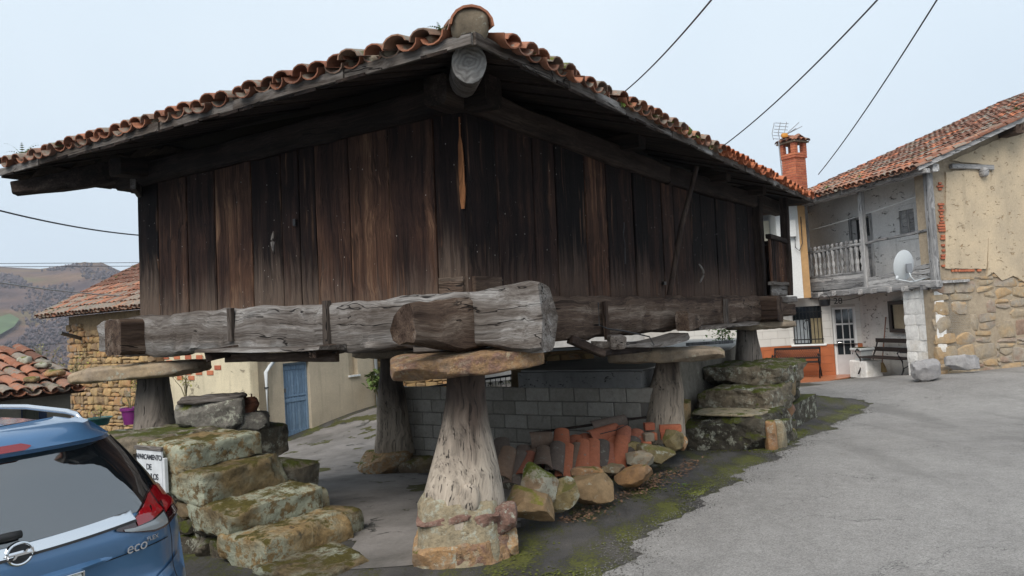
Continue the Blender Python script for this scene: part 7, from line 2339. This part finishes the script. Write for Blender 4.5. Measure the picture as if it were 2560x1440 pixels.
rock_at(2408, 922, 92, 36, 16.9, 4, M['greyrock'], 'flat dark grey slab leaning on the foot of the stone gable', 'stone_slab', 0.3, 5)

# ------------------------------------------------------------------ satellite dish on the balcony
dc = aty(2264, 664, 16.75)
ds_ = empty('satellite_dish', Matrix.Translation(dc))
tag(ds_, 'pale grey satellite dish on a bent arm at the balcony edge', 'satellite dish')
M['dish'] = plain('dish_grey', (0.48, 0.51, 0.53), 0.45, 0.04)
R = (Matrix.Rotation(RAD(-28), 4, 'Z') @ Matrix.Rotation(RAD(62), 4, 'X'))
mb = MB(); n = 28
rings = [[(0.0001 if k == 0 else r * 0.30 * math.cos(t), r * 0.345 * math.sin(t), 0.06 * r * r) for t in [2 * math.pi * j / n for j in range(n)]] for k, r in enumerate((0.02, 0.3, 0.6, 0.85, 1.0))]
rings += [[(q[0], q[1], q[2] - 0.012) for q in rr] for rr in rings[::-1]]
mb.loft(rings, cap=True)
o = mb.build('reflector', M['dish'], ds_, smooth=60, fix=True); o.matrix_local = Matrix.Rotation(RAD(22), 4, 'Z') @ Matrix.Rotation(RAD(-82), 4, 'X')
mb = MB(); mb.tube([(0.0, -0.06, -0.05), (0.03, -0.12, -0.25), (0.12, -0.10, -0.36), (0.45, 0.1, -0.30)], 0.016, 7); mb.build('arm', M['dish'], ds_, True)
mb = MB(); mb.tube([(-0.3, -0.2, -0.30), (0.0, -0.12, -0.36), (0.12, -0.10, -0.36)], 0.014, 7); mb.build('feed_arm', M['dish'], ds_, True)
mb = MB(); mb.tube([(-0.33, -0.21, -0.31), (-0.30, -0.2, -0.22)], 0.03, 8); mb.build('feed_horn', M['dish'], ds_, True)
mb = MB(); mb.box(-0.03, 0.09, -0.11, -0.05, -0.17, 0.04, 0.01); mb.build('bracket', M['galv'], ds_)
# hanging pot
hp = empty('hanging_pot', Matrix.Translation(aty(2062, 766, 20.3)))
tag(hp, 'small black pot hanging by its bail under the balcony corner', 'pot')
mb = MB(); mb.lathe([(0.08, 0), (0.13, 0.02), (0.15, 0.16), (0.155, 0.18), (0.13, 0.18), (0.12, 0.04)], 14); mb.build('pot', M['iron'], hp, smooth=50)
mb = MB(); mb.tube([(0.15 * math.cos(t), 0, 0.17 + 0.16 * math.sin(t)) for t in [math.pi * k / 10 for k in range(11)]], 0.008, 5); mb.build('bail', M['iron'], hp)
_h = F1.hit(2062, 745, 1, 0)
mb = MB(); mb.tube([(0, 0, 0.33), (0.0, 0, 0.5)], 0.006, 5); mb.build('hook', M['iron'], hp)

# ------------------------------------------------------------------ overhead wires
def wire(a, b_, sag, r, label, mat=None):
    a, b_ = V(a), V(b_)
    pts = [a.lerp(b_, t) - V((0, 0, sag * 4 * t * (1 - t))) for t in [k / 24 for k in range(25)]]
    o = MB().tube(pts, r, 6).build('overhead_wire', mat or M['cable'], None, True)
    tag(o, label, 'wire', 'overhead wires')
wire(aty(1538, 247, 16), aty(1815, -45, 8.5), 0.10, 0.012, 'black overhead wire rising from behind the middle of the granary roof')
wire(aty(1775, 388, 18), aty(2232, -42, 9.5), 0.15, 0.012, 'black overhead wire rising from behind the far end of the granary roof')
wire(aty(2046, 436, 20.2), aty(2372, -48, 9.5), 0.10, 0.012, 'black overhead wire running from the balcony house roof to the sky')
wire(aty(-90, 503, 10), aty(420, 592, 14.5), 0.10, 0.012, 'thick black wire meeting the granary wall below its eave')
wire(aty(-200, 660, 70), aty(600, 655, 70), 0.0, 0.028, 'upper of two thin level wires above the far hills')
wire(aty(-200, 668, 70), aty(600, 664, 70), 0.0, 0.028, 'lower of two thin level wires above the far hills')
wire(aty(-90, 692, 13), aty(305, 740, 20.6), 0.05, 0.014, 'pale twisted wire running to the stone house roof', M['galv'])
wire(aty(-100, 872, 34), aty(260, 846, 30), 0.1, 0.014, 'thin dark wire crossing in front of the hillside woods')
wire(F1.m @ V((XF + 0.1, 0.05, 3.95)), F1.m @ V((XR, 0.05, 4.25)), 0.04, 0.006, 'thin washing line strung across the balcony', M['white'])
wire(F1.m @ V((XF + 0.5, 0.2, 1.95)), F1.m @ V((-3.2, 0.85, 2.12)), 0.12, 0.008, 'slack black cable hanging under the balcony by the house number')

# ------------------------------------------------------------------ iron railing behind the block wall
rl = empty('iron_railing', Matrix.Translation(aty(1008, 985, 14.2)))
tag(rl, 'black wrought iron railing with scrolls behind the block wall', 'railing')
a0, a1 = V((0, 0, 0)), aty(1290, 945, 14.2) - aty(1008, 985, 14.2)
dirv = a1.normalized()
for z in (0.06, -0.16):
    beam('rail', a0 + V((0, 0, z)), a1 + V((0, 0, z)), 0.03, 0.04 if z > 0 else 0.03, M['iron'], rl, seg=2, amp=0.0)
for t in (0.0, 0.46, 1.0):
    q_ = a0.lerp(a1, t); pbox('post', M['iron'], rl, q_.x - 0.07, q_.x + 0.07, q_.y - 0.07, q_.y + 0.07, -0.7 + q_.z, q_.z + 0.14, 0.01)
L_ = (a1 - a0).length; nb_ = 22
for k in range(1, nb_):
    q_ = a0.lerp(a1, k / nb_)
    mb = MB(); mb.tube([q_ + V((0, 0, -0.6)), q_ + V((0, 0, 0.05))], 0.008, 5); mb.build('bar', M['iron'], rl)
for k in range(0, nb_ - 1, 2):
    q_ = a0.lerp(a1, (k + 1) / nb_)
    for sgn in (-1, 1):
        mb = MB(); mb.tube([q_ + V((sgn * 0.045 * math.sin(t) * t / 5, 0, -0.05 - 0.045 * math.cos(t) * t / 5)) for t in [j * 0.5 for j in range(12)]], 0.007, 4); mb.build('scroll', M['iron'], rl)

# ------------------------------------------------------------------ pots and plants
def leaf_quads(rr, pts, size, n, droop=0.3, aspect=0.5):
    lv, lf = [], []
    for k in range(n):
        c = pts(rr)
        a = rr.uniform(0, 6.283); el = rr.uniform(-0.5, 0.9)
        d = V((math.cos(a) * math.cos(el), math.sin(a) * math.cos(el), math.sin(el)))
        s_ = size * rr.uniform(0.6, 1.25)
        w = d.cross(V((0, 0, 1))).normalized() * s_ * aspect
        o_ = len(lv)
        tip = c + d * s_ - V((0, 0, s_ * droop))
        lv += [c, c + d * s_ * 0.5 + w * 0.5, tip, c + d * s_ * 0.5 - w * 0.5]
        lf.append((o_, o_ + 1, o_ + 2, o_ + 3))
    return lv, lf
def pot(root, r, h, mat, name='pot'):
    mb = MB(); mb.lathe([(r * 0.72, 0), (r * 0.95, h * 0.82), (r * 1.08, h * 0.84), (r * 1.1, h), (r * 0.95, h), (r * 0.9, h * 0.86)], 18); mb.build(name, mat, root, smooth=40)
    mb = MB(); mb.lathe([(0.0005, h * 0.88), (r * 0.9, h * 0.88), (r * 0.9, h * 0.86), (0.0005, h * 0.86)], 14); mb.build('soil', M['mossdark'], root)
M['purple'] = plain('purple_plastic', (0.22, 0.03, 0.20), 0.45, 0.08)
M['terracotta'] = plain('terracotta_pot', (0.38, 0.11, 0.06), 0.7, 0.1)
M['greenpot'] = plain('teal_plastic', (0.03, 0.15, 0.15), 0.45, 0.08)
M['bluepot'] = plain('dark_blue_plastic', (0.02, 0.03, 0.045), 0.45, 0.08)
M['yleaf'] = plain('yellow_green_leaf', (0.28, 0.27, 0.04), 0.6, 0.35, 30.0)
pr_ = random.Random(12)
def potted(name, px, py, D, r, h, mat, label, leaf, size, n, spread, height, z=None):
    c = aty(px, py, D)
    root = empty(name, loc=c)
    tag(root, label, 'potted plant')
    pot(root, r, h, mat)
    lv, lf = leaf_quads(pr_, lambda q: V((q.gauss(0, spread), q.gauss(0, spread), h + abs(q.gauss(height * 0.5, height * 0.3)))), size, n)
    MB().add(lv, lf).build('leaves', leaf, root)
    for k in range(5):
        mb = MB(); mb.tube([(0, 0, h * 0.85), (pr_.gauss(0, spread * 0.6), pr_.gauss(0, spread * 0.6), h + height * 0.8)], 0.005, 4); mb.build('stem', M['drygrass'], root)
    return root
potted('potted_plant', 328, 1060, 12.6, 0.15, 0.27, M['purple'], 'purple plastic pot with a small yellow-green plant beside the dark pillar', M['yleaf'], 0.05, 60, 0.10, 0.35)
potted('potted_plant', 250, 1062, 14.5, 0.2, 0.14, M['greenpot'], 'low teal pot with yellowish weeds behind the car roof', M['yleaf'], 0.05, 70, 0.10, 0.22)
potted('potted_plant', 1812, 912, 16.5, 0.22, 0.32, M['bluepot'], 'dark blue pot with a tall leafy green camellia by the tiled wall', M['grass'], 0.09, 420, 0.16, 0.85)
for px, py, D, r in ((1622, 905, 15.2, 0.13), (1636, 906, 15.0, 0.12), (1649, 906, 14.9, 0.12)):
    root = empty('flower_pot', loc=aty(px, py, D)); tag(root, 'small terracotta pot in the row on the terrace behind the flared pillar', 'flower pot', 'terracotta pots on the terrace'); pot(root, r, 0.19, M['terracotta'])
root = empty('flower_pot', loc=aty(1709, 912, 14.5)); tag(root, 'large terracotta pot with a white scrawl to the right of the flared pillar', 'flower pot', 'terracotta pots on the terrace'); pot(root, 0.155, 0.21, M['terracotta'])
o = pbox('weathered_board', M['pale_z'], None, -0.45, 0.5, -0.03, 0.03, 0, 0.52)
o.location = aty(1775, 918, 15.5); tag(o, 'short weathered grey board fence piece beside the blue pot on the terrace', 'board')
rock_at(1750, 915, 60, 40, 15.8, 9, M['boulder'], 'rough tan stone block on the terrace between the pots', p=6)

def shrub(px, py, D, h, w, nst, label, leaf, size, nl, seed, name='shrub'):
    rr = random.Random(seed)
    c = aty(px, py, D)
    root = empty(name, loc=c); tag(root, label, 'shrub')
    tips = []
    mb = MB()
    for k in range(nst):
        a = rr.uniform(0, 6.28); sp_ = w * rr.uniform(0.3, 1.0)
        tip = V((math.cos(a) * sp_, math.sin(a) * sp_, h * rr.uniform(0.6, 1.0)))
        mid = V((tip.x * 0.35, tip.y * 0.35, tip.z * 0.55))
        mb.tube([(0, 0, 0), mid, tip], [0.012, 0.008, 0.003], 5)
        tips += [tip, mid.lerp(tip, 0.6)]
        for j in range(3):
            b0 = mid.lerp(tip, rr.random()); b1_ = b0 + V((rr.gauss(0, w * 0.25), rr.gauss(0, w * 0.25), h * 0.18))
            mb.tube([b0, b1_], [0.005, 0.002], 4); tips.append(b1_)
    mb.build('stems', M['drygrass'], root)
    lv, lf = leaf_quads(rr, lambda q: q.choice(tips) + V((q.gauss(0, .03), q.gauss(0, .03), q.gauss(0, .03))), size, nl)
    MB().add(lv, lf).build('leaves', leaf, root)
shrub(465, 1000, 15.5, 0.55, 0.25, 7, 'sparse yellow-leaved shrub in front of the cream side wall', M['yleaf'], 0.07, 60, 3)
shrub(165, 1010, 13.5, 1.0, 0.45, 10, 'thin bare sapling with a few yellow leaves between the shed and the stone house', M['yleaf'], 0.06, 70, 5)
shrub(110, 960, 15.0, 0.8, 0.35, 6, 'bare twiggy sapling with pale buds behind the shed roof', M['yleaf'], 0.05, 30, 6)
shrub(350, 1010, 12.0, 0.5, 0.2, 6, 'leggy yellow-green plant climbing beside the dark pillar', M['yleaf'], 0.06, 50, 9)
shrub(948, 1010, 20.5, 0.9, 0.4, 12, 'dark green spiky shrub at the corner of the cream house', M['fern'], 0.22, 160, 10)

def fern(loc, n, size, seed, label, mat=None, up=0.8, group='ferns and weeds on the roofs'):
    rr = random.Random(seed)
    mb = MB(); lv, lf = [], []
    for k in range(n):
        a = rr.uniform(0, 6.283); L = size * rr.uniform(0.6, 1.1)
        u_ = up * rr.uniform(0.6, 1.3)
        sp_ = []
        for i in range(9):
            t = i / 8
            sp_.append(V((math.cos(a) * L * t * 0.8, math.sin(a) * L * t * 0.8, L * (u_ * t - 0.75 * t * t))))
        for i in range(8):
            d = (sp_[i + 1] - sp_[i]); s_ = d.cross(V((0, 0, 1))).normalized() * L * 0.16 * (1 - (i / 8) ** 1.5)
            for sg in (-1, 1):
                o_ = len(lv)
                lv += [sp_[i], sp_[i] + d * 0.5 + s_ * sg, sp_[i] + d * 0.75]
                lf.append((o_, o_ + 1, o_ + 2))
    o = MB().add(lv, lf).build('fern', mat or M['fern'], None)
    o.location = loc
    tag(o, label, 'fern', group)
    return o
def gp(l): return gran.matrix_world @ V(l)
bpy.context.view_layer.update()
fern(gp(E0 + V((0.02, 0.30, 0.13))), 9, 0.14, 1, 'bright green fern tuft growing beside the hip tile at the granary corner', M['grass'])
fern(gp(E0 + V((0.10, 0.20, 0.16))), 6, 0.12, 2, 'thin grassy wisp beside the hip tile at the granary corner', M['drygrass'], 1.4)
fern(gp(E1 + V((0.05, -0.42, 0.12))), 8, 0.26, 3, 'dark fern sprouting from the far left eave of the granary', None, 1.3)
fern(gp(E1 + V((0.03, -0.12, 0.10))), 10, 0.16, 4, 'mossy weed tuft on the leftmost tiles of the granary', M['grass'], 0.9)
for i, (x, dz_) in enumerate(((2.05, 0.02), (2.75, 0.0), (3.3, 0.02), (3.85, 0.0), (1.35, 0.0))):
    t = (x + 1.0) / 10.95
    q_ = E0.lerp(E2, t)
    o = fern(gp(q_ + V((0, -0.03, 0.03 + dz_))), 22, 0.15, 20 + i, 'small green weed clump hanging from the road-side eave of the granary', M['grass'], 0.5)
def moss_cushion(loc, s_, seed, label, group):
    v, f = stone_geo(s_, s_ * 0.8, s_ * 0.55, 6, 2.3, 0.25, seed, 2.0, 0.012)
    o = MB().add(v, f).build('moss_cushion', M['mosscush'], None, True); o.location = loc; tag(o, label, 'moss', group)
for i, x in enumerate((1.9, 2.55, 3.1, 3.55, 4.2)):
    q_ = E0.lerp(E2, (x + 1.0) / 10.95)
    moss_cushion(gp(q_ + V((0, 0.02, 0.10))), 0.075 + 0.014 * (i % 3), 70 + i, 'yellow-green moss cushion on the road-side eave tiles of the granary', 'moss cushions on the granary eave')
for i, y in enumerate((5.9, 6.15)):
    q_ = E0.lerp(E1, (y + 0.885) / 7.2)
    moss_cushion(gp(q_ + V((0.05, 0, 0.10))), 0.07, 80 + i, 'moss cushion on the far left eave tiles of the granary', 'moss cushions on the granary left eave')
def on_roof(px, py):
    for yy in np.arange(-0.5, 8.0, 0.05):
        h_ = F1.hit(px, py, 1, yy)
        if h_.z < roofz(yy) + 0.10: return F1.m @ h_
    return F1.m @ F1.hit(px, py, 1, 1.0)
for i, (px, py, s_, lab) in enumerate(((2072, 470, 0.30, 'large green fern on the balcony house eave near the chimney'), (2152, 443, 0.24, 'green fern in the middle of the balcony house eave'), (2308, 378, 0.22, 'green fern on the balcony house roof near its free corner'), (2285, 398, 0.16, 'low weed beside the corner fern of the balcony house roof'),
                                       (2410, 330, 0.2, 'small fern high on the balcony house roof slope'), (2500, 300, 0.2, 'grassy weed near the upper verge of the balcony house roof'), (2545, 275, 0.3, 'tall grey weed at the ridge of the balcony house roof'))):
    fern(on_roof(px, py), 16, s_, 40 + i, lab, M['grass'] if i < 4 else M['fern'])
c = F5.hit(140, 785, 1, HY - 0.4)
fern(F5.m @ c, 22, 0.34, 60, 'thick green fern on the corner of the stone house roof', M['grass'], 1.0)
for i, (px, py) in enumerate(((230, 735), (290, 695), (335, 668))):
    c = F5.hit(px, py, 1, HY + 0.6 + i * 0.8)
    fern(F5.m @ c, 8, 0.18, 62 + i, ['small weed on the lower verge of the stone house roof', 'small weed half way up the verge of the stone house roof', 'small weed near the top of the stone house roof verge'][i], M['fern'], 1.0)
fern(aty(1305, 1130, 8.2), 1, 0.02, 99, 'tiny weed between the stacked tiles', M['grass'])
q_ = atz(1712, 1219, 0.03)
fern((q_.x, q_.y, gh(q_.x, q_.y) + 0.01), 8, 0.07, 90, 'small bright weed growing from the wet verge', M['grass'], 0.5, 'weeds on the ground')
fern(cs.location + V((-0.28, -0.28, -0.02)), 10, 0.12, 91, 'bright grass tuft at the foot of the concrete stump', M['grass'], 1.2, 'weeds on the ground')

# ------------------------------------------------------------------ moss and grit raised on the verge
vr = random.Random(44)
tv, tf = [], []
for k in range(16000):
    y = 4.2 + 8.5 * vr.random() ** 1.5
    rx_ = road_x(y)
    x = rx_ - 0.12 - abs(vr.gauss(0, 0.28)) if vr.random() < 0.75 else rx_ - vr.uniform(0.1, 1.1)
    dens = noise.noise(V((x * 0.9, y * 0.5, 2))) + 0.35 * noise.noise(V((x * 3, y * 3, 4)))
    if dens < 0.02 + vr.uniform(-0.12, 0.2): continue
    hx = (V((x - G0.x, y - G0.y, 0))).dot(UL)
    if hx > -0.12: continue
    s_ = vr.uniform(0.004, 0.014)
    c = V((x, y, 0)); o_ = len(tv)
    tv += [c + V((p_.x * s_ * vr.uniform(.7, 1.4), p_.y * s_ * vr.uniform(.7, 1.4), p_.z * s_ * 0.55)) for p_ in ico]
    tf += [(a + o_, b_ + o_, d_ + o_) for a, b_, d_ in icf]
tv = np.array([tuple(p_) for p_ in tv])
tv[:, 2] += gh_np(tv[:, 0], tv[:, 1]) + 0.006
M['mosstuft'] = plain('verge_moss', (0.075, 0.085, 0.014), 0.95, 0.7, 6.0)
o = MB().add(tv.tolist(), tf).build('verge_moss', M['mosstuft'], None)
tag(o, 'low yellow-green moss tufts along the wet edge of the road', None, kind='stuff')

# loose grit shed along the broken road edge
gv, gf = [], []
for k in range(5200):
    y = 4.0 + 10.5 * vr.random() ** 1.35
    x = road_x(y) + 1.5 * edge_noise(road_x(y), y) + vr.gauss(-0.05, 0.14)
    s_ = vr.uniform(0.0025, 0.008)
    c = V((x, y, 0)); o_ = len(gv)
    gv += [c + V((p_.x * s_ * vr.uniform(.7, 1.4), p_.y * s_ * vr.uniform(.7, 1.4), p_.z * s_ * 0.7)) for p_ in ico]
    gf += [(a + o_, b_ + o_, d_ + o_) for a, b_, d_ in icf]
gv = np.array([tuple(p_) for p_ in gv])
gv[:, 2] += gh_np(gv[:, 0], gv[:, 1]) + 0.010
o = MB().add(gv.tolist(), gf).build('road_grit', plain('road_grit', (0.13, 0.125, 0.115), 0.9, 0.6, 30.0), None)
tag(o, 'loose grey grit along the broken edge of the road', None, kind='stuff')

# ------------------------------------------------------------------ haze over the valley
hz = MB(); hz.box(-1350, 1350, -70, 1300, -75, 190)
hm = bpy.data.materials.new('haze'); hm.use_nodes = True
ht = hm.node_tree; ht.nodes.clear()
ho = ht.nodes.new('ShaderNodeOutputMaterial'); hv_ = ht.nodes.new('ShaderNodeVolumePrincipled')
hv_.inputs['Color'].default_value = (0.80, 0.87, 1.0, 1); hv_.inputs['Density'].default_value = 0.00034; hv_.inputs['Anisotropy'].default_value = 0.2
ht.links.new(hv_.outputs[0], ho.inputs['Volume'])
o = hz.build('haze', hm, None)
tag(o, 'thin pale blue winter haze over the valley', None, kind='stuff')
